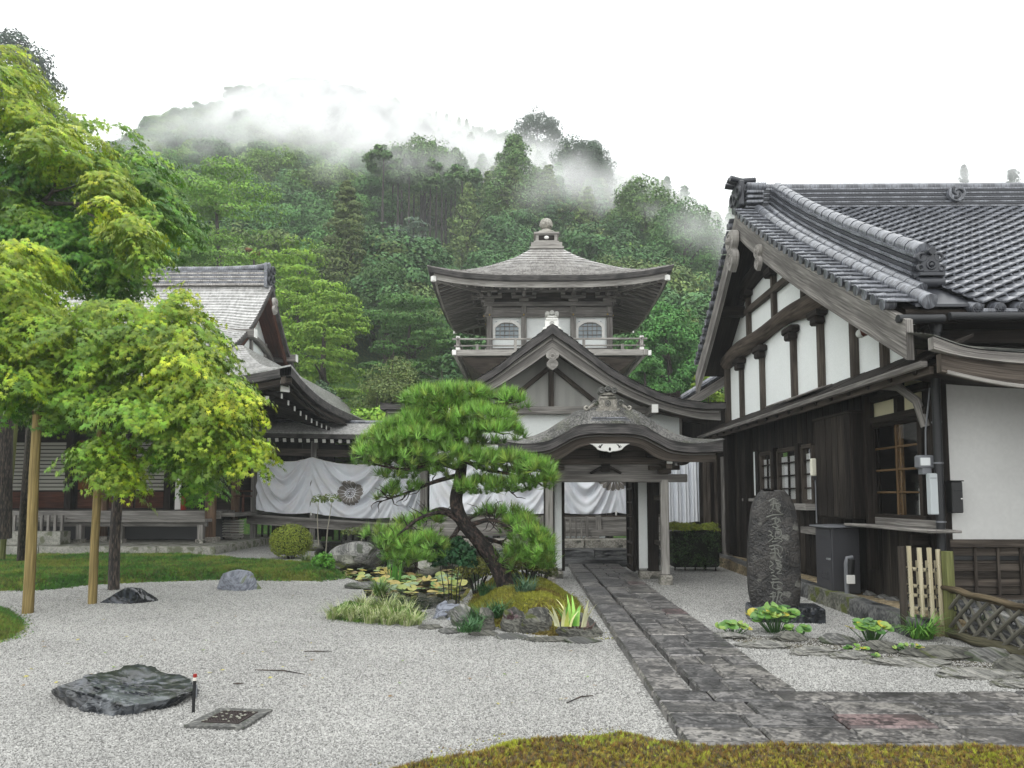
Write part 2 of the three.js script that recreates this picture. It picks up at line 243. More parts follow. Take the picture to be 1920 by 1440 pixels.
M.gravel = S({ map: tex(1024, (u, v) => { const g = pn(u * 150, v * 150, 150, 150, 253), q = pn(u * 320, v * 320, 320, 320, 257), k = fbm(u, v, 4, 4, 4, 255); const t = sst(0.12, 0.85, 0.6 * g + 0.4 * q); return mix3(g8(92, 91, 88), g8(206, 205, 201), clamp(t * 0.92 + 0.16 * (k - 0.5))); }, true, 0.42), roughness: 0.85, bumpMap: tex(512, (u, v) => pn(u * 150, v * 150, 150, 150, 253), false, 0.42), bumpScale: 0.014 });
M.pebble = S({ color: 0xffffff, roughness: 0.7 });
const leafMat = (r, tr = 0.3, extra = {}) => PH({ color: 0xffffff, roughness: r, transmission: tr, thickness: 0, ior: 1.4, ...extra });
M.leafMaple = leafMat(0.5, 0.3, { vertexColors: true });
M.leaf = S({ color: 0xffffff, roughness: 0.6 });
M.leafV = PH({ color: 0xffffff, vertexColors: true, roughness: 0.65, specularIntensity: 0.5 });
M.needle = S({ color: 0xffffff, vertexColors: true, roughness: 0.5 });
M.moss = S({ color: 0xffffff, roughness: 0.9 });
const mirrorX = (g) => { g = g.applyMatrix4(new THREE.Matrix4().makeScale(-1, 1, 1)); for (const k of Object.keys(g.attributes)) { const a = g.attributes[k], n = a.itemSize, b = a.array; for (let i = 0; i < a.count; i += 3) for (let j = 0; j < n; j++) { const p = (i + 1) * n + j, q = (i + 2) * n + j, t = b[p]; b[p] = b[q]; b[q] = t; } } return g; };
const mossTex = (a, b, c, s) => S({ map: tex(256, (u, v) => { const k = fbm(u, v, 5, 5, 4, s), q = fbm(u, v, 60, 60, 2, s + 3); return mix3(mix3(a, b, sst(0.3, 0.7, q)), c, sst(0.5, 0.7, k)); }, true, 0.7), roughness: 0.95, bumpMap: tex(128, (u, v) => fbm(u, v, 30, 30, 3, s + 9), false, 0.7), bumpScale: 0.03 });
M.mossYellow = mossTex(g8(56, 60, 10), g8(128, 126, 34), g8(96, 84, 30), 261);
M.mossGreen = mossTex(g8(22, 52, 12), g8(66, 112, 28), g8(84, 104, 32), 265);
M.mossRust = mossTex(g8(58, 54, 14), g8(118, 108, 30), g8(92, 62, 28), 269);
M.water = PH({ color: 0xffffff, roughness: 0.06, transmission: 1, thickness: 1, ior: 1.33, attenuationColor: C(0.25, 0.26, 0.14), attenuationDistance: 0.25, bumpMap: tex(256, (u, v) => fbm(u, v, 20, 20, 3, 271), false, 0.6), bumpScale: 0.004 });
M.glass = PH({ color: 0xffffff, roughness: 0.05, transmission: 1, thickness: 0, ior: 1.5 });
M.cloth = S({ color: 0xe6e9ee, roughness: 0.9, bumpMap: tex(128, (u, v) => fbm(u, v, 60, 60, 2, 281), false, 2), bumpScale: 0.002 });
M.red = S({ color: 0x8e1d16, roughness: 0.4 });
M.black = S({ color: 0x151617, roughness: 0.45 });
M.copper = S({ map: tex(256, (u, v) => mix3(g8(58, 60, 58), g8(118, 118, 112), sst(0.3, 0.7, fbm(u, v, 6, 6, 4, 291))), true, 0.8), roughness: 0.4, metalness: 0.2 });

// ---------- ground, hill ----------
const pondPoly = [[-1.55, 10.75], [-1.05, 11.3], [-0.95, 12.4], [-0.95, 14.2], [-0.7, 16.4], [-0.9, 18.2], [-2.4, 19.4], [-3.6, 20.6], [-5.3, 26], [-7.2, 26], [-6.2, 21.5], [-5.5, 19.2], [-4.6, 16.9], [-3.75, 15.2], [-3.2, 14.3], [-2.9, 13.2], [-2.6, 12.1], [-2.3, 11.1]];
struct('ground', ngon([[-900, -60], [900, -60], [900, 900], [-900, 900]], -0.46), M.soil, 'dark earth lying under the yard and reaching to the hill', 'ground');
{
  const s = new THREE.Shape([[-22, -8], [16, -8], [16, 27], [-22, 27]].map((p) => new THREE.Vector2(...p)));
  s.holes.push(new THREE.Path(pondPoly.map((p) => new THREE.Vector2(...p))));
  const g = new THREE.ShapeGeometry(s); g.rotateX(-Math.PI / 2);
  struct('gravel_yard', g, M.gravel, 'pale raked gravel covering the temple courtyard', 'gravel');
  const bank = []; pondPoly.forEach((p, i) => { const q = pondPoly[(i + 1) % pondPoly.length]; bank.push(grid((a, b) => V(lerp(p[0], q[0], a), -0.45 + 0.452 * b, -lerp(p[1], q[1], a)), 6, 2)); });
  struct('pond_bank', bank, M.rockMoss, 'stony side of the garden pond', 'pond bank');
  const w = pondPoly.map((p) => new THREE.Vector2(...p)), wg = new THREE.ShapeGeometry(new THREE.Shape(w)); wg.rotateX(-Math.PI / 2); wg.translate(0, -0.14, 0);
  struct('pond_water', wg, M.water, 'still brown water of the garden pond beside the pine mound', 'pond');
}
// single stones of the gravel where they can be seen apart
{
  const L = [], pg = new THREE.IcosahedronGeometry(1, 0); pg.deleteAttribute('uv');
  const put = (x, d) => { const t = R(), dirt = 0.8 + 0.4 * f2(x * 0.8 + 3, d * 1.1, 801, 4), k = (t < 0.22 ? rr(0.17, 0.26) : rr(0.28, 0.5)) * dirt, s = rr(0.0036, 0.0082); L.push([TR(V(x, s * 0.25, -d), rr(0, 6), rr(0, 6), rr(0, 6), s * rr(0.9, 1.9), s * rr(0.5, 0.8), s), C(k, k * 0.985, k * 0.94)]); };
  const free = (x, d) => !(x > 1.04 && x < 2.33 && d > 5) && !(x > 1.04 && d > 5.0 && d < 6.22);
  for (let k = 0; k < 560000; k++) { const d = 4 + 12.5 * Math.pow(R(), 1.35); if (d > 9.5 && R() < (d - 9.5) / 6.5) continue; const x = (R() * 2 - 1) * (d * 0.75 + 0.3); if (free(x, d) && x < 5.2 && !(d > 8.4 && (inside(pondPoly, x, d) || (x > -0.9 && x < 1 && d > 9.2 && d < 14.5)))) put(x, d); }
  const o = thing('gravel', 'loose pale pebbles spread over the raked courtyard in front', 'gravel', V(0, 0, 0), null, 'stuff');
  scatter('pebble', pg, M.pebble, L, o, 'stuff');
}
// the hill: a height field that rises behind the temple
const silV = curve1([[-900, 330], [-300, 300], [0, 285], [180, 252], [250, 205], [350, 160], [450, 132], [560, 116], [650, 130], [750, 168], [850, 205], [940, 238], [1060, 268], [1130, 290], [1200, 318], [1280, 348], [1350, 392], [1450, 440], [1700, 470], [1950, 480], [2600, 490]]);
const crestD = curve1([[-900, 200], [-300, 190], [0, 200], [180, 215], [350, 290], [450, 380], [560, 480], [650, 480], [750, 420], [850, 340], [940, 270], [1060, 190], [1200, 165], [1350, 150], [1700, 150], [2600, 150]]);
const D0 = 37;
function hillY(x, d) {
  const u = clamp((x / d) * 1350 + 980, -900, 2600), D = crestD(u), T = (929 - silV(u)) / 1350, Hc = T * D + 1.7 - 8.5, t = (d - D0) / (D - D0);
  const h = t < 0 ? 0 : t < 1 ? Hc * t : Hc * (1 - 0.35 * (t - 1));
  return -0.4 + h + (t > 0 ? (f2(x * 0.035, d * 0.035, 3, 3) - 0.5) * 7 * Math.min(1, t * 6) : 0);
}
{
  const g = grid((a, b) => { const q = lerp(-1.5, 1.3, a), d = D0 - 3 + 640 * Math.pow(b, 1.7); return V(q * d, hillY(q * d, d) - (b === 0 ? 0.2 : 0), -d); }, 110, 90, 400, 300);
  struct('hill', g, M.mossGreen, 'steep wooded hill rising into the mist behind the temple', 'hill');
}
// ---------- tree crowns ----------
function leafCloud(cl, per, size, rnd, opt = {}) {
  const pos = [], col = [], nor = []; const { up = 0.35, lo = -0.5, sx = 0.55, tone = 0.25, nf = 0 } = opt;
  for (const c of cl) {
    const ct = 1 + (rnd() - 0.5) * tone * 1.6, n = Math.round(per * (c.k ?? 1));
    for (let i = 0; i < n; i++) {
      const y = lo + (1 - lo) * rnd(), a = rnd() * 6.2832, q = Math.sqrt(Math.max(0, 1 - y * y)), dir = V(q * Math.cos(a), y, q * Math.sin(a)), rad = 0.72 + 0.34 * rnd();
      const p = V(c.p.x + dir.x * c.r.x * rad, c.p.y + dir.y * c.r.y * rad, c.p.z + dir.z * c.r.z * rad);
      const nn = V(dir.x + (rnd() - 0.5) * 1.3, dir.y + up + (rnd() - 0.5) * 1.3, dir.z + (rnd() - 0.5) * 1.3).normalize();
      const t = V(rnd() - 0.5, rnd() - 0.7, rnd() - 0.5).cross(nn).normalize(), b = nn.clone().cross(t), l = size * (0.6 + 0.7 * rnd());
      const A = p.clone().addScaledVector(b, l / 2), B = p.clone().addScaledVector(t, (l * sx) / 2), D = p.clone().addScaledVector(t, (-l * sx) / 2), E = p.clone().addScaledVector(b, -l / 2);
      const gn = D.clone().sub(A).cross(B.clone().sub(A)); for (const w of gn.dot(nn) > 0 ? [A, D, B, B, D, E] : [A, B, D, B, E, D]) { pos.push(w.x, w.y, w.z); nor.push(nn.x, nn.y, nn.z); }
      const k = ct * (1 + (rnd() - 0.5) * tone * 2), h = (rnd() - 0.5) * 0.22; for (let m = 0; m < 6; m++) col.push(clamp(k * (1 + h), 0, 3), clamp(k, 0, 3), clamp(k * (1 - h), 0, 3));
    }
  }
  const g = new THREE.BufferGeometry(); g.setAttribute('position', new THREE.Float32BufferAttribute(pos, 3)); g.setAttribute('normal', new THREE.Float32BufferAttribute(nor, 3)); g.setAttribute('color', new THREE.Float32BufferAttribute(col, 3)); return g;
}
// crowns stand on y = 0 with the stated height h and radius w
function clumps(kind, seed, h, w, n) {
  const r = RNG(seed), cl = [];
  for (let i = 0; i < n; i++) {
    if (kind === 'broad' || kind === 'shrub') {
      const a = r() * 6.283, e = Math.asin(lerp(kind === 'shrub' ? -0.2 : -0.45, 1, r())), q = 0.62 + 0.28 * r(), s = w * (0.2 + 0.16 * r());
      cl.push({ p: V(Math.cos(a) * Math.cos(e) * w * q, h * (kind === 'shrub' ? 0.45 : 0.58) + Math.sin(e) * h * 0.4 * q, Math.sin(a) * Math.cos(e) * w * q), r: V(s, s * 0.75, s) });
    } else if (kind === 'layer') {
      const t = Math.pow(r(), 0.8), a = r() * 6.283, q = Math.sqrt(r()) * (0.35 + 0.65 * Math.sin(Math.PI * (0.12 + 0.76 * (1 - t)))), s = w * (0.2 + 0.16 * r());
      cl.push({ p: V(Math.cos(a) * w * q, h * (0.22 + 0.74 * t) - h * 0.09 * q, Math.sin(a) * w * q), r: V(s * 1.25, s * 0.3, s * 1.25) });
    } else {   // conifer
      const t = (i + r()) / n, a = i * 2.4 + r(), q = (1 - t) * (0.3 + 0.75 * r()) + 0.04 * r(), s = w * (0.1 + 0.2 * (1 - t)) * (0.7 + 0.6 * r());
      cl.push({ p: V(Math.cos(a) * w * q, h * (0.14 + 0.84 * t) - h * 0.05 * q, Math.sin(a) * w * q), r: V(s * 1.2, s * (kind === 'cedar' ? 0.55 : 0.85), s * 1.2) });
    }
  }
  return cl;
}
function trunkGeo(seed, h, r0, limbs = 5, spread = 0.3) {   // limbs reach spread * h sideways
  const r = RNG(seed), list = [tube([0, 0.25, 0.5, 0.75, 1].map((t) => V((r() - 0.5) * 0.05 * h * t, -0.6 + t * (h * 0.86 + 0.6), (r() - 0.5) * 0.05 * h * t)), [1.25, 1, 0.8, 0.5, 0.15].map((k) => k * r0), 7)];
  for (let i = 0; i < limbs; i++) { const a = i * 2.4 + r(), y = h * (0.3 + 0.4 * r()), L = h * spread * (0.7 + 0.5 * r()); list.push(tube([V(0, y, 0), V(Math.cos(a) * L * 0.5, y + L * 0.3, Math.sin(a) * L * 0.5), V(Math.cos(a) * L, y + Math.min(L * 0.62, h * 0.16), Math.sin(a) * L)], [0.42 * r0, 0.28 * r0, 0.08 * r0], 5)); }
  return mg(list);
}
const crownMat = (r, g, b) => PH({ color: C(r, g, b), vertexColors: true, roughness: 0.62, specularIntensity: 0.5 });
// forest on the hill: one mass
{
  const o = thing('forest', 'dense misty forest covering the whole hillside behind the temple', 'forest', V(0, 0, 0), null, 'stuff');
  const vars = [['broad', 38, 200, 0.36, 10, 4.2], ['broad', 34, 210, 0.36, 9, 4.6], ['broad', 42, 190, 0.34, 11, 4.0], ['conifer', 60, 120, 0.34, 13, 3.8], ['cedar', 60, 120, 0.34, 14, 4.2]].map(([k, n, per, sz, h, w], i) => ({ g: leafCloud(clumps(k, 300 + i, h, w, n), per, sz, RNG(400 + i), { tone: 0.3 }), t: trunkGeo(500 + i, h, 0.22, 4), L: [] }));
  const r = RNG(77), hues = [[0.07, 0.17, 0.042], [0.095, 0.215, 0.045], [0.15, 0.265, 0.045], [0.12, 0.18, 0.05], [0.085, 0.185, 0.06], [0.06, 0.14, 0.042]];
  for (let d = 44; d < 520; d += d < 120 ? 4.0 : d < 260 ? 5.6 : 8.5) for (let q = -0.92; q < 0.86; q += (d < 120 ? 4.3 : d < 260 ? 5.8 : 8.5) / d) {
    const dd = d + (r() - 0.5) * 5, x = q * d + (r() - 0.5) * 5, u = (x / dd) * 1350 + 980, D = crestD(clamp(u, -900, 2600));
    if (dd > D + 14) continue;
    if (dd < 52 && r() < 0.55) continue;
    if (u > 700 && u < 870 && dd > 62 && dd < 104) continue;      // clearing with bare trunks
    if (u > 60 && u < 720 && dd < 56) continue;
    const con = f2(x * 0.03, dd * 0.03, 21, 2) > 0.52 && u > 800, k = con ? (r() < 0.55 ? 3 : 4) : Math.floor(r() * 3), s = 0.62 + 0.45 * r();
    const hu = hues[Math.floor(clamp(f2(x * 0.05 + 9, dd * 0.05, 31, 2) * 1.5 - 0.25 + (r() - 0.5) * 0.5) * 5.99)], b = 0.85 + 0.4 * r();
    vars[k].L.push([TR(V(x, hillY(x, dd) - 0.3, -dd), 0, r() * 6.28, 0, s * (0.9 + 0.3 * r()), s, s * (0.9 + 0.3 * r())), C(hu[0] * b, hu[1] * b, hu[2] * b)]);
  }
  const tm = M.barkTree;
  vars.forEach((v) => { scatter('tree_crowns', v.g, M.leafV, v.L, o, 'stuff'); scatter('tree_trunks', v.t, tm, v.L.map(([m]) => [m]), o, 'stuff'); });
}
// mist: soft-edged white discs stand in for haze round the upper slopes
{
  const o = thing('cloud', 'white mist drifting over the upper slopes and hiding the hill top', 'mist', V(0, 0, 0), null, 'stuff'), r = RNG(17);
  const g = new THREE.CircleGeometry(1, 14), am = tex(64, (u, v) => { const q = clamp(1 - Math.hypot(u - 0.5, v - 0.5) * 2), w = q * q * (3 - 2 * q); return w * (0.75 + 0.5 * (fbm(u, v, 4, 4, 3, 701) - 0.5)); }, false);
  const amount = curve1([[60, 0.1], [200, 0.14], [300, 0.3], [400, 0.7], [480, 1], [820, 1], [940, 0.85], [1040, 0.8], [1380, 0.75], [1500, 0.5]]), reach = curve1([[60, 40], [300, 70], [420, 120], [600, 165], [750, 145], [900, 110], [1100, 85], [1500, 60]]), L = [];
  const hal = (i, b) => { let f = 1, q = 0; while (i > 0) { f /= b; q += f * (i % b); i = Math.floor(i / b); } return q; };
  const cdf = []; { let t = 0; for (let u = 60; u <= 1480; u += 5) cdf.push([t += amount(u) * reach(u), u]); }
  const N = 330; for (let i = 1; i <= N; i++) {
    const m = hal(i, 2) * cdf[cdf.length - 1][0], u = cdf.find((c) => c[0] >= m)[1] + 5 * r(), t = 1 - Math.sqrt(1 - hal(i, 3));
    const v = silV(u) + 6 + reach(u) * t, py = (929 - v) / 1350, D = crestD(u); let dh = 50; while (dh < D * 1.02 && hillY(((u - 980) / 1350) * dh, dh) + 7 < 1.7 + py * dh) dh += 4;
    const d = Math.max(58, dh * lerp(0.5, 0.8, r())), x = ((u - 980) / 1350) * d, y = 1.7 + py * d, s = ((48 + 22 * r()) / 1350) * d;
    L.push([TR(V(x, y, -d), -0.3 + (r() - 0.5) * 0.3, (r() - 0.5) * 0.8, r() * 6.28, s * 1.15, s, s)]);
  }
  for (let i = 0; i < 22; i++) { const p = at(lerp(1790, 1980, r()), lerp(300, 400, r()), 110 + 30 * r()), q = 3.5 + 2 * r(); L.push([TR(p, -0.45, (r() - 0.5), r() * 6.28, q * 1.2, q, q)]); }
  scatter('mist', g, S({ color: 0xffffff, roughness: 1, opacity: 0.18, alphaMap: am, transparent: true }), L, o, 'stuff').castShadow = false;
}
// trees that can be told apart
function bigTree(name, label, kind, u, vTop, d, halfPx, tint, opt = {}) {
  const base = at(u, 929, d); base.y = hillY(base.x, d) - 0.2; if (d < 40) base.y = -0.4;
  const top = at(u, vTop, d).y, h = top - base.y, w = (halfPx / 1350) * d;
  const t = thing(name, label, opt.cat ?? 'tree', base, opt.group);
  const n = opt.n ?? 60, per = opt.per ?? 150, cl = clumps(kind, opt.seed ?? Math.round(u * 3 + d), h, w, n);
  if (opt.trunk !== 0) mesh('trunk', trunkGeo(Math.round(u + d), h, opt.trunk ?? Math.min(0.32, 0.02 * h + 0.04), kind === 'broad' || kind === 'layer' ? 7 : 3, Math.min(0.3, (0.5 * w) / h)), M.barkTree, t);
  mesh('crown', leafCloud(cl, Math.round(per * 1.6), (opt.leaf ?? 0.28) * 0.76, RNG(Math.round(u * 7 + d)), { tone: 0.22, ...opt.cloud }), crownMat(...tint), t);
  return t;
}
const YG = [0.2, 0.26, 0.032], MG = [0.15, 0.29, 0.035], DG = [0.04, 0.095, 0.028], OL = [0.13, 0.18, 0.05], GG = [0.1, 0.17, 0.085], BG = [0.24, 0.42, 0.045];
const grove = 'layered maples on the slope behind the main hall';
bigTree('maple_tree', 'layered green maple behind the hall roof ridge, highest of the grove', 'layer', 400, 292, 47, 125, MG, { group: grove, n: 90, per: 130 });
bigTree('maple_tree', 'bright layered maple just right of the hall gable tip', 'layer', 545, 430, 42, 105, [0.19, 0.33, 0.035], { group: grove, n: 95, per: 130 });
bigTree('maple_tree', 'low layered maple below the gable tip, nearest the corridor roof', 'layer', 610, 525, 38, 82, [0.18, 0.31, 0.035], { group: grove, n: 80, per: 130, leaf: 0.22 });
bigTree('maple_tree', 'deep green maple hidden half behind the yellow courtyard maple', 'layer', 255, 300, 40, 115, [0.1, 0.22, 0.03], { group: grove, n: 80, per: 130 });
bigTree('maple_tree', 'small maple with red tinted leaves between the layered maples', 'layer', 470, 425, 45, 28, [0.2, 0.1, 0.05], { group: grove, n: 24, per: 90 });
bigTree('cedar_tree', 'dark drooping cedar standing alone in the middle of the slope', 'cedar', 640, 335, 58, 92, [0.1, 0.14, 0.04], { n: 90, per: 130, leaf: 0.3 });
bigTree('pale_tree', 'pale grey green tree with thin crown beside the dark trunk grove', 'layer', 765, 400, 62, 55, [0.11, 0.16, 0.11], { n: 55, per: 90 });
bigTree('spreading_tree', 'dark spreading tree above the rounded shrubs left of the tower', 'layer', 765, 545, 48, 92, [0.075, 0.17, 0.035], { n: 70, per: 130 });
bigTree('spreading_tree', 'dark broad tree below the cedar on the slope', 'broad', 720, 480, 54, 70, [0.065, 0.14, 0.035], { n: 60, per: 130 });
bigTree('evergreen_bush', 'grey green rounded evergreen directly above the corridor roof', 'shrub', 600, 655, 35, 55, GG, { cat: 'bush', n: 60, per: 130, leaf: 0.18, trunk: 0.1 });
bigTree('evergreen_bush', 'olive clumpy evergreen with reddish shoots left of the tower balcony', 'shrub', 735, 600, 36, 92, OL, { cat: 'bush', n: 95, per: 130, leaf: 0.18, trunk: 0.12 });
bigTree('evergreen_bush', 'dark rounded evergreen under the left end of the tower balcony', 'shrub', 835, 640, 37, 60, [0.065, 0.11, 0.04], { cat: 'bush', n: 60, per: 130, leaf: 0.18, trunk: 0.12 });
bigTree('broadleaf_shrub', 'bright yellow green shrub with large leaves behind the corridor roof', 'shrub', 700, 702, 30.5, 82, BG, { cat: 'bush', n: 75, per: 60, leaf: 0.3, trunk: 0.1, cloud: { sx: 0.75 } });
bigTree('evergreen_tree', 'dense fresh green tree rising right beside the tower roof', 'broad', 1255, 545, 40, 75, [0.075, 0.21, 0.045], { n: 95, per: 150, leaf: 0.24 });
bigTree('evergreen_tree', 'dense green tree low between the tower balcony and gable roof', 'broad', 1215, 640, 37, 50, [0.07, 0.19, 0.04], { n: 60, per: 140, leaf: 0.22 });
bigTree('evergreen_tree', 'green tree against the dark gable of the tiled house', 'broad', 1305, 600, 44, 60, [0.06, 0.165, 0.04], { n: 60, per: 140, leaf: 0.24 });
bigTree('maple_tree', 'small bright yellow green maple between hall roof and tiled house', 'layer', 1335, 685, 32, 50, [0.24, 0.36, 0.04], { n: 50, per: 110, leaf: 0.2, trunk: 0.08 });
bigTree('cypress_tree', 'tall light green cypress above the left half of the tower roof', 'conifer', 965, 255, 88, 115, [0.1, 0.19, 0.05], { n: 100, per: 120, leaf: 0.42 });
bigTree('broadleaf_tree', 'tall dark rounded tree on the skyline above the tower finial', 'broad', 1095, 252, 108, 66, [0.045, 0.09, 0.04], { n: 80, per: 110, leaf: 0.46 });
bigTree('broadleaf_tree', 'light green rounded tree above the right end of the tower roof', 'broad', 1215, 322, 80, 75, [0.11, 0.2, 0.05], { n: 90, per: 120, leaf: 0.38 });
bigTree('broadleaf_tree', 'broad green tree between tower roof and dark gable', 'broad', 1290, 372, 72, 80, [0.085, 0.185, 0.05], { n: 90, per: 120, leaf: 0.36 });
bigTree('broadleaf_tree', 'misty rounded tree on the skyline above the tower, pale in fog', 'broad', 1012, 205, 175, 52, [0.05, 0.09, 0.045], { n: 70, per: 110, leaf: 0.6 });
bigTree('broadleaf_tree', 'rounded light green tree over the grove of bare trunks', 'broad', 790, 262, 96, 88, [0.115, 0.21, 0.055], { n: 70, per: 130, leaf: 0.42, trunk: 0.3 });
bigTree('fir_tree', 'tall grey conifer in the mist behind the yellow maple at the edge', 'broad', -5, 28, 70, 95, [0.05, 0.085, 0.055], { n: 120, per: 130, leaf: 0.45, trunk: 0.3 });
bigTree('fir_tree', 'faint fir standing in the mist above the tiled roof ridge', 'conifer', 1836, 305, 165, 40, [0.045, 0.07, 0.04], { n: 110, per: 50, leaf: 0.6 });
bigTree('fir_tree', 'faint fir cut by the frame edge above the tiled roof ridge', 'conifer', 1930, 312, 165, 60, [0.045, 0.07, 0.04], { n: 110, per: 60, leaf: 0.6 });
{ // grove of bare trunks in the clearing
  const r = RNG(91), g0 = mg([tube([V(0, -0.5, 0), V(0.05, 6, 0), V(0, 12, 0.05)], [0.2, 0.15, 0.07], 6)]), cg = leafCloud(clumps('broad', 93, 4, 2.0, 14).map((c) => ({ ...c, p: c.p.clone().add(V(0, 9.2, 0)) })), 80, 0.42, RNG(94));
  const proto = new THREE.Group(); proto.name = 'bare_trunk_tree'; mesh('trunk', g0, S({ color: 0x37312d, roughness: 0.8 }), proto); mesh('crown', cg, crownMat(0.085, 0.17, 0.045), proto);
  for (let i = 0; i < 16; i++) {
    const o = i ? proto.clone() : proto, u = 706 + i * 10.2 + r() * 7, d = 84 + r() * 16, p = at(u, 929, d); p.y = hillY(p.x, d); o.position.copy(p); o.scale.setScalar(0.85 + 0.3 * r()); o.rotation.y = r() * 6; o.name = numbered('bare_trunk_tree');
    info(o, 'tall thin tree with a bare trunk in the dark grove on the slope', 'tree', 'bare trunked trees in the dark grove'); scene.add(o);
  }
}

// ---------- shared ornament builders ----------
const mirIf = (g, s) => (s < 0 ? mirrorX(g) : g);
function ridgeOrnament(t, x, y, z, s, m1, m2, scroll = true) {   // tile tower on a ridge end, facing the court
  const o = mesh('ridge_ornament', [box(x, y + 0.14 * s, z, 0.5 * s, 0.28 * s, 0.3 * s, 0.02), box(x, y + 0.31 * s, z, 0.44 * s, 0.07 * s, 0.34 * s), box(x, y + 0.41 * s, z, 0.36 * s, 0.07 * s, 0.3 * s), box(x, y - 0.02, z, 0.66 * s, 0.07 * s, 0.36 * s)], m1, t);
  const disc = (px, py, r) => mesh('round_tile', [tube([V(px, py, z - 0.2 * s), V(px, py, z + 0.2 * s)], r, 14), new THREE.TorusGeometry(r * 0.8, r * 0.16, 6, 16).translate(px, py, z + 0.2 * s), new THREE.SphereGeometry(r * 0.35, 8, 6).translate(px, py, z + 0.2 * s)], m2, o);
  for (const k of [-1, 0, 1]) disc(x + k * 0.17 * s, y + (0.5 + (k ? 0 : 0.04)) * s, 0.085 * s);
  mesh('crest', [new THREE.TorusGeometry(0.07 * s, 0.016 * s, 6, 18).translate(x, y + 0.15 * s, z + 0.155 * s), new THREE.SphereGeometry(0.04 * s, 8, 6).scale(1, 1, 0.5).translate(x, y + 0.15 * s, z + 0.155 * s)], m2, o);
  if (scroll) for (const k of [-1, 1]) {
    const pts = []; for (let i = 0; i <= 26; i++) { const a = i / 26; pts.push(a < 0.55 ? V(x + k * s * (0.26 + 0.5 * a), y + s * (0.2 - 0.36 * a), z + 0.1 * s) : V(x + k * s * (0.575 + 0.07 * Math.cos(a * 16) * (1.5 - a)), y + s * (0.03 + 0.07 * Math.sin(a * 16) * (1.5 - a)), z + 0.1 * s)); }
    mesh('scroll', tube(pts, (a) => 0.045 * s * (1.1 - 0.5 * a), 6), m1, o);
    const p2 = []; for (let i = 0; i <= 18; i++) { const a = i / 18; p2.push(V(x + k * s * (0.33 + 0.07 * Math.cos(a * 9) * (1.2 - a)), y + s * (0.16 + 0.07 * Math.sin(a * 9) * (1.2 - a)), z + 0.15 * s)); }
    mesh('scroll', tube(p2, 0.024 * s, 5), m2, o);
  }
  return o;
}
function pendant(x, y, z, s, m, side) {   // carved gable pendant hanging below y
  const h = new THREE.Shape(); h.moveTo(0, 0); h.bezierCurveTo(0.22, 0, 0.3, -0.12, 0.24, -0.26); h.bezierCurveTo(0.2, -0.34, 0.12, -0.34, 0.12, -0.4); h.bezierCurveTo(0.14, -0.45, 0.24, -0.46, 0.23, -0.58); h.bezierCurveTo(0.2, -0.74, 0.08, -0.74, 0, -0.82);
  h.bezierCurveTo(-0.08, -0.74, -0.2, -0.74, -0.23, -0.58); h.bezierCurveTo(-0.24, -0.46, -0.14, -0.45, -0.12, -0.4); h.bezierCurveTo(-0.12, -0.34, -0.2, -0.34, -0.24, -0.26); h.bezierCurveTo(-0.3, -0.12, -0.22, 0, 0, 0);
  const g = [new THREE.ExtrudeGeometry(h, { depth: 0.1, bevelEnabled: true, bevelSize: 0.02, bevelThickness: 0.02, bevelSegments: 2, curveSegments: 8 }), new THREE.SphereGeometry(0.07, 10, 8).translate(0, -0.2, 0.13), new THREE.TorusGeometry(0.14, 0.014, 5, 20).translate(0, -0.2, 0.125), new THREE.TorusGeometry(0.1, 0.012, 5, 16).translate(0, -0.57, 0.125)];
  const q = mg(g).scale(s, s, s); if (side) q.rotateY(side); return q.translate(x, y, z);
}
// ---------- curtains ----------
function clothPanel(W, H, sags, crest, seed, opt = {}) {   // hung from pins on a line; folds swing between them; returns cloth geometry in x 0..W, y 0..H
  const pins = sags;
  return (s, t) => {
    const x = s * W; let i = 0; while (i < pins.length - 2 && x > pins[i + 1]) i++;
    const a = pins[i], b = pins[i + 1], q = (x - a) / (b - a), sag = opt.sag ?? 0.1, drop = sag * 4 * q * (1 - q);
    const yTop = H - drop * (opt.top ?? 1) + (opt.topf ? opt.topf(s) : 0), yBot = (opt.bot ?? 0.05) * (1 - 4 * q * (1 - q)) + (opt.botf ? opt.botf(s) : 0);
    const c = Math.abs(q - 0.5) * 2, arc = (1 - t) * 1.15 + 0.75 * c * c + 0.12 * c;    // swags: bowed curves hanging from both pins
    const amp = (opt.amp ?? 0.05) * (0.35 + 0.65 * sst(0, 0.3, q) * sst(0, 0.3, 1 - q)) * (0.5 + 0.5 * Math.sin(Math.PI * clamp(t + 0.05)));
    const z = amp * (Math.sin(arc * 17 + seed + 1.5 * n2(s * 3 + seed, t * 2, 5)) + 0.6 * Math.sin(arc * 29 + seed * 2 + q * 3)) + 0.035 * Math.sin(s * W * 5.5 + seed) * (1 - t) + 0.05 * n2(s * 9, t * 5 + seed, 8);
    return V(x, lerp(yBot, yTop, t), z);
  };
}
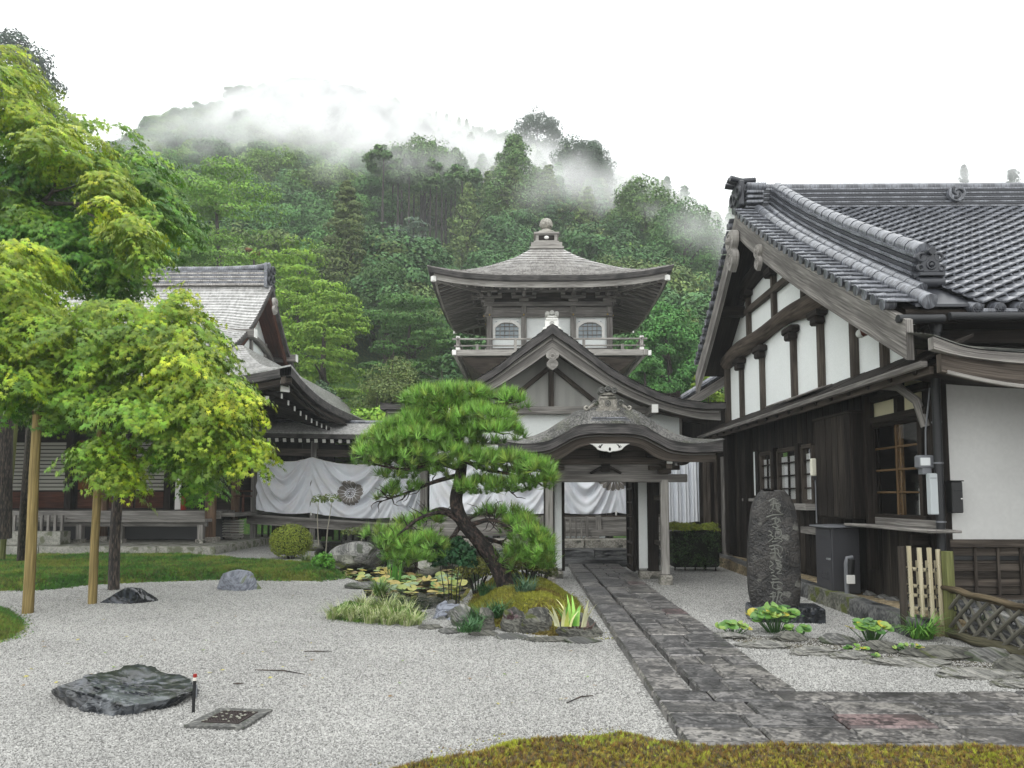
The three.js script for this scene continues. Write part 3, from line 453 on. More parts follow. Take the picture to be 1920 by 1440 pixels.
const crestTex = (cw, ch, cx, cy, rad) => {   // print of the cloth: dyed flower with sixteen petals and a ring in the centre
  const W = 1024, H = Math.round((1024 * ch) / cw), cv = document.createElement('canvas'); cv.width = W; cv.height = H; const g = cv.getContext('2d'), k = W / cw;
  g.fillStyle = '#e7eaef'; g.fillRect(0, 0, W, H);
  const r = RNG(5); for (let i = 0; i < 500; i++) { g.fillStyle = `rgba(${r() < 0.5 ? '196,202,212' : '240,242,246'},0.06)`; g.beginPath(); g.ellipse(r() * W, r() * H, 10 + r() * 60, 6 + r() * 30, r() * 3, 0, 7); g.fill(); }
  if (rad) {
    g.save(); g.translate(cx * k, H - cy * k); const q = rad * k;
    for (let i = 0; i < 16; i++) {
      g.save(); g.rotate((i / 16) * 2 * Math.PI + 0.05);
      const w0 = q * 0.32 * 0.17, w1 = q * 0.168; g.fillStyle = '#7a746d'; g.beginPath(); g.moveTo(-w0, -q * 0.4); g.lineTo(-w1, -q * 0.86); g.quadraticCurveTo(-w1 * 0.8, -q * 0.99, 0, -q); g.quadraticCurveTo(w1 * 0.8, -q * 0.99, w1, -q * 0.86); g.lineTo(w0, -q * 0.4); g.closePath(); g.fill();
      g.rotate(Math.PI / 16); g.fillStyle = '#3f3b38'; g.beginPath(); g.moveTo(0, -q * 0.95); g.lineTo(-q * 0.035, -q * 1.01); g.lineTo(q * 0.035, -q * 1.01); g.closePath(); g.fill(); g.restore();
    }
    g.strokeStyle = '#5a544e'; g.lineWidth = q * 0.045; g.beginPath(); g.arc(0, 0, q * 0.305, 0, 7); g.stroke(); g.fillStyle = '#d8dae0'; g.beginPath(); g.arc(0, 0, q * 0.28, 0, 7); g.fill();
    g.strokeStyle = '#57514c'; g.fillStyle = '#57514c'; g.lineWidth = q * 0.05; const ln = (...p) => { g.beginPath(); g.moveTo(p[0] * q, p[1] * q); for (let i = 2; i < p.length; i += 2) g.lineTo(p[i] * q, p[i + 1] * q); g.stroke(); };
    ln(-0.14, -0.18, 0.14, -0.18); ln(0, -0.18, 0, 0.16); ln(-0.22, -0.04, -0.06, -0.04, -0.06, 0.1); ln(0.22, -0.04, 0.06, -0.04, 0.06, 0.1); ln(-0.2, 0.02, -0.16, 0.12, -0.05, 0.2); ln(0.2, 0.02, 0.16, 0.12, 0.05, 0.2); ln(-0.1, 0.12, 0.1, 0.12);
    g.restore();
  }
  const t = new THREE.CanvasTexture(cv); t.colorSpace = THREE.SRGBColorSpace; return t;
};
function curtain(name, label, W, H, pins, seed, place, crest, opt = {}) {
  const f = clothPanel(W, H, pins, crest, seed, opt), g = grid(f, Math.round(W * 26), Math.round(H * 34));
  const m = crest ? S({ map: crestTex(W, H, ...crest), roughness: 0.9, bumpMap: M.cloth.bumpMap, bumpScale: 0.002 }) : M.cloth;
  const o = thing(name, label, 'curtain', V(...place.p)); o.rotation.y = place.ry ?? 0;
  mesh('cloth', g, m, o);
  const rp = []; for (let i = 0; i <= 40; i++) { const p = f(i / 40, 1); rp.push(V(p.x, p.y + 0.01, p.z)); } mesh('rope', tube(rp, 0.012, 5), M.white, o);
  for (const x of pins) if (x > 0.02 && x < W - 0.02) { const p = f(x / W, 0); mesh('tie', box(p.x, p.y - 0.03, p.z + 0.01, 0.05, 0.12, 0.02), M.white, o); }
  return o;
}

// ---------- central gabled hall ----------
{
  const X = 0.78, t = thing('gabled_hall', 'grey timber hall with a broad curved gable roof behind the small gate', 'temple hall');
  const yA = curve1([[0, 6.14], [0.745, 5.57], [1.516, 4.98], [2.286, 4.545], [3.057, 4.237], [3.828, 4.083], [4.47, 4.073]]);
  const yB = curve1([[0, 5.9], [0.745, 5.37], [1.516, 4.79], [2.286, 4.37], [3.057, 4.06], [3.828, 3.93], [4.47, 3.925]]);
  const yC = curve1([[0, 5.5], [0.231, 5.34], [0.745, 4.98], [1.516, 4.494], [2.286, 4.135], [3.057, 3.87], [3.8, 3.69], [4.35, 3.64]]);
  const roof = new THREE.Group(); roof.name = 'roof'; t.add(roof);
  for (const s of [-1, 1]) {
    const P = (a, b) => { const q = b * 4.47; return V(X + s * q, yA(q) + 0.01, -lerp(18.45, 26, a)); };
    mesh('shingle_courses', courses(P, 34, 12, 0.03, 7.5, 5.2), M.shingleWhite, roof);
    mesh('bark_edge', mirIf(band(0, 4.47, 26, yA, (x) => yB(x), -18.45, -19.0), s).translate(X, 0, 0), M.barkEdge, roof);
    mesh('eave_edge', slab((a, b) => V(X + s * 4.44, lerp(3.93, 4.05, b), -lerp(18.9, 26, a)), (a, b) => V(X + s * 4.25, lerp(3.93, 4.05, b), -lerp(18.9, 26, a)), 8, 1, 7, 0.2), M.barkEdge, roof);
    const bb = mirIf(band(0, 4.35, 26, (x) => yB(x) - 0.004, yC, -18.62, -18.78), s).translate(X, 0, 0);
    mesh('bargeboard', bb, M.wGrey, roof);
    mesh('moulding', mirIf(band(0.02, 4.3, 26, (x) => lerp(yB(x), yC(x), 0.18), (x) => lerp(yB(x), yC(x), 0.3), -18.58, -18.62), s).translate(X, 0, 0), M.wPale, roof);
    mesh('soffit', slab((a, b) => { const q = a * 4.4; return V(X + s * q, yB(q) - 0.1, -lerp(18.8, 26, b)); }, (a, b) => { const q = a * 4.4; return V(X + s * q, yB(q) - 0.16, -lerp(18.8, 26, b)); }, 16, 4), M.wBrown, roof);
    for (let k = 0; k < 9; k++) mesh('rafter', beam(V(X + s * 2.55, 3.98, -19.2 - k * 0.75), V(X + s * 4.3, 3.72, -19.2 - k * 0.75), 0.07, 0.09), M.wBrown, roof);
    const pu = mesh('purlin', box(X + s * 2.62, 3.93, -19.0, 0.15, 0.2, 1.1), M.wGrey, t); mesh('white_end', box(X + s * 2.62, 3.93, -18.43, 0.165, 0.215, 0.02), M.white, pu);
    mesh('strut', beam(V(X + s * 0.04, 5.2, -19.52), V(X + s * 1.38, 4.1, -19.52), 0.1, 0.12), M.wBrown, t);
  }
  mesh('gable_pendant', pendant(X, 5.47, -18.62, 0.62, M.wPale), M.wPale, t);
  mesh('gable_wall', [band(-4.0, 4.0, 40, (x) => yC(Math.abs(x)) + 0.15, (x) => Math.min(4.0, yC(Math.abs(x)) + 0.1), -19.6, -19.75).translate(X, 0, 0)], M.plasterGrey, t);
  mesh('wall', box(X, 3.53, -19.7, 7.0, 0.86, 0.12), M.plaster, t);
  mesh('king_post', box(X, 4.68, -19.52, 0.15, 1.3, 0.12), M.wBrown, t);
  mesh('tie_beam', box(X, 4.01, -19.5, 7.2, 0.2, 0.2), M.wGrey, t);
  mesh('lintel', box(X, 3.06, -19.6, 7.1, 0.16, 0.16), M.wGrey, t);
  for (const x of [-2.7, -0.72, 2.35, 4.25]) mesh('pillar', box(x, 2.2, -19.75, 0.2, 3.6, 0.2), M.wGrey, t);
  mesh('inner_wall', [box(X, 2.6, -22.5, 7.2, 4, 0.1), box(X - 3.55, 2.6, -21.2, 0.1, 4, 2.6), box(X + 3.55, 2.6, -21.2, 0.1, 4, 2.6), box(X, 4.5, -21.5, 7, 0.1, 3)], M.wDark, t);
  mesh('deck', box(X, 1.08, -20.8, 7.4, 0.1, 3.2), M.wGrey, t);
  mesh('skirt_board', box(X, 0.915, -19.25, 7.4, 0.24, 0.06), M.wPale, t);
  mesh('skirt_board', box(X, 0.72, -19.1, 7.4, 0.16, 0.08), M.wGrey, t);
  mesh('skirt_board', box(X, 1.13, -19.3, 7.4, 0.08, 0.05), M.wBrown, t);
  for (const x of [-2.7, -1.5, 0.55, 2.0, 3.2, 4.3]) mesh('deck_post', box(x, 0.9, -19.18, 0.14, 0.55, 0.12), M.wGrey, t);
  for (const x of [-1.9, 0.55, 1.9, 3.5]) mesh('footing', box(x, 0.6, -19.1, 0.2, 0.08, 0.2), M.wGrey, t);
  const st = thing('stone_steps', 'granite plinth and two rough stone steps in front of the gabled hall', 'steps');
  for (let k = 0; k < 5; k++) mesh('plinth_stone', boxR(X - 3.0 + k * 1.52, 0.465, -18.85, 1.505, 0.23, 0.7, 0, 0.015), M.granite, st);
  const rs = (x, w, y, h, z, d, s) => { const g = new THREE.BoxGeometry(w, h, d, 16, 4, 6).toNonIndexed(), p = g.attributes.position; for (let i = 0; i < p.count; i++) { const a = p.getX(i), b = p.getY(i), c = p.getZ(i); p.setXYZ(i, a + 0.03 * (f3(a * 5 + s, b * 9, c * 5, 3) - 0.5), b + 0.05 * (f3(a * 4, b * 5 + s, c * 6, 5) - 0.5), c + 0.12 * (f3(a * 4 + s, b * 9, c * 3, 9) - 0.5)); } g.computeVertexNormals(); return mesh('step', g.translate(x, y, z), M.stoneWet, st); };
  rs(0.55, 2.4, 0.27, 0.2, -18.25, 0.75, 1); rs(2.6, 1.65, 0.27, 0.2, -18.25, 0.75, 4); rs(1.5, 3.2, 0.09, 0.17, -17.75, 0.8, 7);
  const pk = thing('picket_barrier', 'low wooden picket barrier leaning before the hall deck inside the gate', 'barrier', V(1.3, 0.58, -18.95));
  for (let k = 0; k < 4; k++) mesh('picket', box(-0.2 + k * 0.145, 0.26, 0, 0.045, 0.52, 0.04), M.wGrey, pk);
  mesh('post', box(0.38, 0.29, 0, 0.075, 0.58, 0.06), M.wGrey, pk); mesh('rail', box(0.08, 0.1, -0.03, 0.64, 0.06, 0.04), M.wGrey, pk); mesh('foot', box(0.4, 0.02, 0.02, 0.18, 0.05, 0.2), M.wGrey, pk);
  const orn = thing('ridge_end_tower', 'pale tile ridge end with three round tiles atop the large gable', 'roof ornament', V(X, 6.1, -18.9)); ridgeOrnament(orn, 0, 0.04, 0, 0.72, M.white, M.plasterGrey, false);
}
curtain('crest_curtain', 'white curtain with a grey flower crest seen through the gate opening', 5.9, 1.85, [0, 1.75, 3.4, 5.0, 5.9], 2.2, { p: [-2.5, 1.2, -19.4] }, [4.94, 1.0, 0.4], { sag: 0.12, amp: 0.08, bot: 0.06 });
{
  const f = (a, b) => V(a * 0.82, b * (1.42 + 0.2 * a) + 0.03 * Math.sin(a * 9), 0.06 * Math.sin(a * 24 + 0.4 * b) * (0.5 + 0.5 * b) + 0.03 * Math.sin(a * 50 + b));
  const o = thing('drape', 'plain white drape hanging in straight folds right of the gate post', 'curtain', V(3.8, 1.0, -18.9)); mesh('cloth', grid(f, 60, 12), M.cloth, o);
}
// ---------- two storey tower ----------
{
  const X = 0.95, D = 28.2, t = thing('bell_tower', 'square grey tower with upturned shingle roof and white railed balcony', 'tower');
  const prof = curve1([[0.56, 11.36], [1.3, 10.7], [2.1, 10.12], [2.8, 9.68], [3.3, 9.43], [4.2, 9.17]]);
  const up = (s, r) => 0.34 * Math.pow(Math.abs(s), 3.2) * Math.pow(r / 4.2, 2);
  const rot = (p, k) => { const a = (k * Math.PI) / 2; return V(X + p.x * Math.cos(a) + p.z * Math.sin(a), p.y, -D - p.x * Math.sin(a) + p.z * Math.cos(a)); };
  const ring = (r0, y0, r1, y1, s, q) => { const r = lerp(r0, r1, q); return V(s * r, lerp(y0, y1, q) + up(s, r), r); };
  const roof = new THREE.Group(); roof.name = 'roof'; t.add(roof);
  for (let k = 0; k < 4; k++) {
    const P = (a, b) => { const r = lerp(0.56, 4.2, Math.pow(b, 0.9)), s = clamp(a, 0, 1) * 2 - 1; return rot(V(s * r, prof(r) + up(s, r), r), k); };
    mesh('shingle_courses', courses(P, 24, 30, 0.03, 7, 4.2, 0.4), M.shingleGrey, roof);
    mesh('bark_edge', grid((a, b) => rot(ring(4.2, 9.18, 4.14, 9.02, a * 2 - 1, b), k), 30, 1, 8, 0.2), M.barkEdge, roof);
    mesh('eave_underside', grid((a, b) => rot(ring(4.14, 9.02, 3.95, 9.0, a * 2 - 1, b), k), 30, 1, 8, 0.2), M.barkEdge, roof);
    mesh('eave_board', slab((a, b) => rot(ring(3.99, 9.01, 3.99, 8.81, a * 2 - 1, b), k), (a, b) => rot(ring(3.92, 9.01, 3.92, 8.81, a * 2 - 1, b), k), 30, 1, 8, 0.2), M.wPale, roof);
    const so = mesh('soffit', grid((a, b) => rot(ring(3.94, 8.84, 2.3, 9.3, a * 2 - 1, b), k), 30, 8, 8, 1.8), M.wBrown, roof);
    for (let i = -13; i <= 13; i++) { const x = i * 0.285, z0 = Math.max(2.34, Math.abs(x)); if (z0 > 3.8) continue; const A = ring(3.9, 8.83, 2.3, 9.28, x / 3.9, 0), q = (3.9 - z0) / 1.6, B = V(x, lerp(8.8, 9.25, q) + up(x / z0, z0), z0); A.x = x; A.y -= 0.03; mesh('rafter', beam(rot(A, k), rot(B, k), 0.07, 0.08, 0.004), M.wGrey, so); }
    const hp = mesh('hip_rafter', beam(rot(V(3.98, 8.83 + 0.3, 3.98), k), rot(V(2.2, 9.12, 2.2), k), 0.13, 0.16), M.wGrey, roof);
    mesh('white_end', beam(rot(V(4.05, 9.12, 4.05), k), rot(V(3.96, 9.12, 3.96), k), 0.15, 0.18), M.white, hp);
    // storey
    for (const x of [-2.15, -0.9, 0.9]) mesh('post', beam(rot(V(x, 6.8, 2.24), k), rot(V(x, 8.62, 2.24), k), 0.2, 0.2), M.wGrey, t);
    for (const [y, h, d] of [[8.47, 0.2, 2.2], [8.28, 0.15, 2.28], [6.98, 0.16, 2.26], [9.2, 0.14, 2.3], [8.68, 0.16, 2.3]]) mesh('beam', beam(rot(V(-2.3, y, d), k), rot(V(2.3, y, d), k), 0.14, h), M.wGrey, t);
    mesh('wall', [beam(rot(V(-2.1, 7.6, 2.12), k), rot(V(2.1, 7.6, 2.12), k), 0.06, 1.4)], M.plaster, t);
    mesh('bracket_wall', [beam(rot(V(-2.1, 8.95, 2.12), k), rot(V(2.1, 8.95, 2.12), k), 0.06, 0.7)], M.wBrown, t);
    for (const x of [-2.15, -0.9, 0.9, 2.15]) {
      const b = mesh('bracket', [beam(rot(V(x - 0.17, 8.8, 2.36), k), rot(V(x + 0.17, 8.8, 2.36), k), 0.2, 0.12), beam(rot(V(x - 0.45, 8.92, 2.42), k), rot(V(x + 0.45, 8.92, 2.42), k), 0.12, 0.1), beam(rot(V(x, 8.98, 2.15), k), rot(V(x, 8.98, 2.85), k), 0.12, 0.12)], M.wGrey, t);
      for (const e of [-0.38, 0, 0.38]) mesh('block', beam(rot(V(x + e - 0.08, 9.03, 2.44), k), rot(V(x + e + 0.08, 9.03, 2.44), k), 0.16, 0.1), M.wGrey, b);
      mesh('block', beam(rot(V(x - 0.3, 9.06, 2.8), k), rot(V(x + 0.3, 9.06, 2.8), k), 0.12, 0.1), M.wGrey, b);
      mesh('nail_cover', new THREE.SphereGeometry(0.035, 8, 6).translate(...rot(V(x, 8.28, 2.36), k).toArray()), S({ color: 0xa08a4a, roughness: 0.5 }), b);
    }
    for (const x of [-1.52, 1.52]) {
      const w = mesh('window', slabWindow(x, k), M.white, t);
      const pa = grid((a, b) => rot(V(x - 0.42 + 0.84 * a, 7.42 + 0.66 * b, 2.165), k), 1, 1); mesh('pane', pa, S({ color: 0x87949a, roughness: 0.15 }), w);
      const bars = []; for (const e of [-0.25, -0.085, 0.085, 0.25]) bars.push(beam(rot(V(x + e, 7.4, 2.19), k), rot(V(x + e, 8.1, 2.19), k), 0.025, 0.03)); for (const y of [7.56, 7.72, 7.88, 7.99]) bars.push(beam(rot(V(x - 0.42, y, 2.19), k), rot(V(x + 0.42, y, 2.19), k), 0.025, 0.025));
      mesh('lattice', bars, M.wGrey, w);
    }
    // balcony
    const rail = mesh('rail', [beam(rot(V(-3.42, 7.19, 3.22), k), rot(V(3.42, 7.19, 3.22), k), 0.065, 0.06)], M.wPale, t);
    mesh('rail', beam(rot(V(-3.35, 6.95, 3.22), k), rot(V(3.35, 6.95, 3.22), k), 0.06, 0.05), M.wPale, t);
    for (const x of [-2.55, -1.2, 0, 1.2, 2.55]) mesh('baluster', beam(rot(V(x, 6.78, 3.22), k), rot(V(x, 7.0 + (Math.abs(x) === 1.2 ? 0.18 : 0), 3.22), k), 0.1, 0.1), M.wPale, t);
    const cp = mesh('corner_post', [beam(rot(V(3.22, 6.75, 3.22), k), rot(V(3.22, 7.3, 3.22), k), 0.12, 0.12)], M.wPale, t);
    mesh('white_cap', [beam(rot(V(3.22, 6.76, 3.22), k), rot(V(3.22, 6.88, 3.22), k), 0.15, 0.15), beam(rot(V(3.22, 7.22, 3.22), k), rot(V(3.22, 7.28, 3.22), k), 0.14, 0.14)], M.white, cp);
    mesh('balcony_edge', beam(rot(V(-3.42, 6.68, 3.32), k), rot(V(3.42, 6.68, 3.32), k), 0.12, 0.2), M.wPale, t);
    mesh('white_end', beam(rot(V(3.42, 6.66, 3.33), k), rot(V(3.53, 6.66, 3.33), k), 0.14, 0.17), M.white, t);
    mesh('skirt', grid((a, b) => rot(V((a * 2 - 1) * lerp(3.1, 2.3, b), lerp(6.56, 6.0, b), lerp(3.1, 2.3, b)), k), 8, 3, 6, 1), M.wBrown, t);
  }
  function slabWindow(x, k) {   // arched white surround
    const out = [], inn = [], P = (a, w, y0, h) => { const q = a * 2 - 1; return V(x + w * Math.sign(q) * Math.pow(Math.abs(q), 0.8), y0 + h * (1 - Math.pow(Math.abs(q), 5)) - 0.05 * Math.pow(Math.abs(q), 2), 0); };
    const prof2 = (s, big) => { const w = big ? 0.52 : 0.43, h0 = 7.4, hi = big ? 8.13 : 8.02; if (s < 0.3) return V(x - w, lerp(h0, hi - 0.2, s / 0.3), 0); if (s > 0.7) return V(x + w, lerp(hi - 0.2, h0, (s - 0.7) / 0.3), 0); const q = (s - 0.5) / 0.2; return V(x + w * q, hi - 0.2 * Math.pow(Math.abs(q), 2.6), 0); };
    return slab((a, b) => { const p = prof2(a, 0).lerp(prof2(a, 1), b); p.z = 2.235; return rot(p, k); }, (a, b) => { const p = prof2(a, 0).lerp(prof2(a, 1), b); p.z = 2.15; return rot(p, k); }, 40, 1);
  }
  mesh('balcony_floor', box(X, 6.74, -D, 6.5, 0.06, 6.5), M.wGrey, t);
  mesh('lower_storey', box(X, 3.1, -D, 4.4, 7.0, 4.4), M.plaster, t);
  const fin = mesh('finial', [box(X, 11.5, -D, 1.22, 0.22, 1.22), box(X, 11.38, -D, 1.34, 0.08, 1.34), box(X, 11.84, -D, 0.86, 0.36, 0.86), box(X, 11.67, -D, 1.0, 0.07, 1.0), box(X, 12.03, -D, 1.0, 0.07, 1.0)], M.wPale, t);
  mesh('bowl', new THREE.LatheGeometry([[0, 12.35], [0.17, 12.33], [0.22, 12.28], [0.34, 12.22], [0.41, 12.13], [0.42, 12.06]].map((p) => new THREE.Vector2(...p)), 24).translate(X, 0, -D), M.granite, fin);
  mesh('jewel', new THREE.LatheGeometry([[0, 12.83], [0.05, 12.79], [0.18, 12.74], [0.25, 12.64], [0.275, 12.53], [0.24, 12.42], [0.16, 12.35], [0.1, 12.33]].map((p) => new THREE.Vector2(...p)), 24).translate(X, 0, -D), M.granite, fin);
  mesh('panel', [box(X, 11.85, -D + 0.425, 0.62, 0.2, 0.03)], M.wDark, fin); mesh('boss', new THREE.SphereGeometry(0.09, 12, 8).scale(1.1, 0.8, 0.6).translate(X, 11.85, -D + 0.45), M.white, fin);
}
// ---------- gate with undulating gable ----------
{
  const X = 1.61, t = thing('gate', 'small weathered gate with undulating thatched roof over the stone path', 'gate');
  const yA = curve1([[0, 3.024], [0.329, 3.018], [0.619, 2.975], [0.871, 2.836], [1.103, 2.718], [1.393, 2.66], [1.683, 2.655], [1.877, 2.68], [2.09, 2.73]]);
  const yB = curve1([[0, 2.838], [0.329, 2.834], [0.619, 2.786], [0.871, 2.66], [1.103, 2.544], [1.393, 2.496], [1.683, 2.49], [2.0, 2.51]]);
  const yC = curve1([[0, 2.66], [0.4, 2.631], [0.619, 2.563], [0.813, 2.428], [1.007, 2.35], [1.3, 2.325], [1.95, 2.315]]);
  const bul = curve1([[0, 0.36], [0.4, 0.35], [0.7, 0.31], [1.1, 0.26], [1.5, 0.17], [2.09, 0.05]]);
  const roof = new THREE.Group(); roof.name = 'roof'; t.add(roof);
  mesh('thatch', grid((a, b) => { const q = (a * 2 - 1) * 2.09, e = Math.abs(q), k = Math.sin((Math.PI / 2) * clamp(Math.min(b, 1 - b) / 0.17)); return V(X + q, yA(e) + bul(e) * k + 0.03 * (f2(q * 5, b * 14, 3) - 0.5), -lerp(13.18, 16.6, b)); }, 90, 40, 4.6, 3.6), M.thatch, roof);
  const sgn = [-1, 1];
  mesh('bark_edge', band(-2.05, 2.05, 70, (x) => yA(Math.abs(x)) + 0.005, (x) => yB(Math.abs(x)), -13.19, -13.6).translate(X, 0, 0), M.barkEdge, roof);
  mesh('bark_edge', band(-2.05, 2.05, 40, (x) => yA(Math.abs(x)), (x) => yB(Math.abs(x)), -16.2, -16.58).translate(X, 0, 0), M.barkEdge, roof);
  for (const s of sgn) mesh('bark_edge', slab((a, b) => V(X + s * 2.06, lerp(2.5, 2.71, b), -lerp(13.2, 16.58, a)), (a, b) => V(X + s * 1.9, lerp(2.5, 2.7, b), -lerp(13.2, 16.58, a)), 4, 1, 3.4, 0.2), M.barkEdge, roof);
  mesh('bargeboard', band(-1.95, 1.95, 70, (x) => yB(Math.abs(x)) - 0.003, (x) => yC(Math.abs(x)), -13.34, -13.44).translate(X, 0, 0), M.wBrown, roof);
  mesh('moulding', band(-1.95, 1.95, 70, (x) => yB(Math.abs(x)) - 0.02, (x) => yB(Math.abs(x)) - 0.045, -13.31, -13.34).translate(X, 0, 0), M.wGrey, roof);
  mesh('soffit', slab((a, b) => { const q = (a * 2 - 1) * 2.0; return V(X + q, yB(Math.abs(q)) - 0.02, -lerp(13.45, 16.4, b)); }, (a, b) => { const q = (a * 2 - 1) * 2.0; return V(X + q, yB(Math.abs(q)) - 0.06, -lerp(13.45, 16.4, b)); }, 50, 3), M.wDark, roof);
  for (let k = 0; k < 4; k++) mesh('layered_tile', box(X, 3.055 + k * 0.028, -13.33 - k * 0.02, 0.78 - k * 0.05, 0.024, 0.2), k % 2 ? M.tile : M.tileDark, roof);
  { const h = new THREE.Shape(); h.moveTo(-0.36, 0); h.quadraticCurveTo(-0.28, -0.02, -0.22, -0.1); h.quadraticCurveTo(-0.12, -0.14, -0.06, -0.13); h.lineTo(0, -0.155); h.lineTo(0.06, -0.13); h.quadraticCurveTo(0.12, -0.14, 0.22, -0.1); h.quadraticCurveTo(0.28, -0.02, 0.36, 0); h.closePath(); const g = new THREE.ExtrudeGeometry(h, { depth: 0.03, bevelEnabled: true, bevelSize: 0.008, bevelThickness: 0.008, bevelSegments: 1 }).translate(X, 2.655, -13.33); const q = mesh('gable_pendant', g, M.white, t); const lf = []; for (const s of sgn) for (let k = 0; k < 4; k++) lf.push(new THREE.SphereGeometry(0.035, 6, 5).scale(1, 0.22, 0.25).rotateZ(s * (0.4 + k * 0.7)).translate(X + s * (0.17 + 0.02 * Math.cos(k)), 2.61 + 0.012 * k - 0.02, -13.29)); mesh('carving', [...lf, new THREE.SphereGeometry(0.022, 8, 6).scale(1, 1.5, 0.5).translate(X, 2.555, -13.29)], M.wDark, q); }
  ridgeOrnament(t, X, 3.33, -13.62, 0.7, M.granite, M.rockGrey);
  const px = [0.51, 2.74];
  for (const [i, x] of px.entries()) {
    const p = mesh('pillar', [box(x, 1.1, -14.02, 0.155, 1.84, 0.155, 0.02)], M.wPale, t); mesh('footing', box(x, 0.085, -14.02, 0.235, 0.19, 0.235, 0.015), M.granite, p);
    mesh('bracket', [box(x, 2.17, -14.02, 0.24, 0.1, 0.24), beam(V(x, 2.26, -13.5), V(x, 2.26, -14.6), 0.12, 0.12), beam(V(x - 0.3, 2.24, -14.02), V(x + 0.3, 2.24, -14.02), 0.12, 0.09)], M.wBrown, p);
    mesh('white_end', box(x, 2.33, -13.46, 0.1, 0.075, 0.06), M.white, p);
    const m = mesh('main_post', box(i ? 2.7 : 0.55, 1.25, -15.1, 0.22, 2.5, 0.2, 0.01), M.wDark, t); mesh('footing', box(i ? 2.66 : 0.62, 0.07, -15.1, i ? 0.5 : 0.42, 0.16, 0.34, 0.015), M.granite, m);
    mesh('side_panel', box(i ? 2.49 : 0.72, 1.15, -15.08, 0.19, 1.9, 0.05), M.plaster, t);
    mesh('jamb', box(i ? 2.37 : 0.84, 1.15, -15.1, 0.06, 2.0, 0.12), M.wDark, t);
    for (const y of [0.75, 1.65]) mesh('tie_rail', box(x, y, -14.56, 0.06, 0.09, 1.0), M.wBrown, t);
  }
  mesh('main_beam', box(1.72, 2.035, -14.02, 2.92, 0.155, 0.15, 0.015), M.wGrey, t);
  mesh('upper_beam', [box(X, 2.37, -14.05, 2.3, 0.13, 0.12)], M.wBrown, t);
  mesh('panel', box(X, 2.21, -14.08, 2.1, 0.2, 0.03), M.wGrey, t);
  mesh('gable_panel', box(X, 2.55, -14.1, 1.6, 0.26, 0.03), M.wBrown, t); mesh('strut', box(X, 2.55, -14.02, 0.22, 0.24, 0.1), M.wDark, t);
  mesh('frog_leg_strut', [box(X, 2.24, -13.98, 0.17, 0.15, 0.06), beam(V(X + 0.07, 2.26, -13.98), V(X + 0.3, 2.13, -13.98), 0.05, 0.05), beam(V(X - 0.07, 2.26, -13.98), V(X - 0.3, 2.13, -13.98), 0.05, 0.05)], M.wDark, t);
  mesh('rear_beam', [box(1.62, 2.2, -15.1, 2.5, 0.2, 0.16), box(1.62, 2.44, -15.1, 2.5, 0.14, 0.14)], M.wDark, t);
  const dr = new THREE.Group(); dr.name = 'door_leaf'; t.add(dr);
  mesh('frame', [box(2.33, 1.1, -15.22, 0.06, 1.95, 0.08), box(2.33, 1.1, -16.1, 0.06, 1.95, 0.08), box(2.33, 2.04, -15.66, 0.06, 0.08, 0.85), box(2.33, 0.16, -15.66, 0.06, 0.1, 0.85)], M.wDark, dr);
  for (let k = 0; k < 6; k++) mesh('crossbar', box(2.33, 0.4 + k * 0.29, -15.66, 0.05, 0.05, 0.8), M.wBrown, dr);
  for (let k = 0; k < 3; k++) mesh('upright', box(2.34, 1.1, -15.45 - k * 0.21, 0.03, 1.8, 0.04), M.wBrown, dr);
}

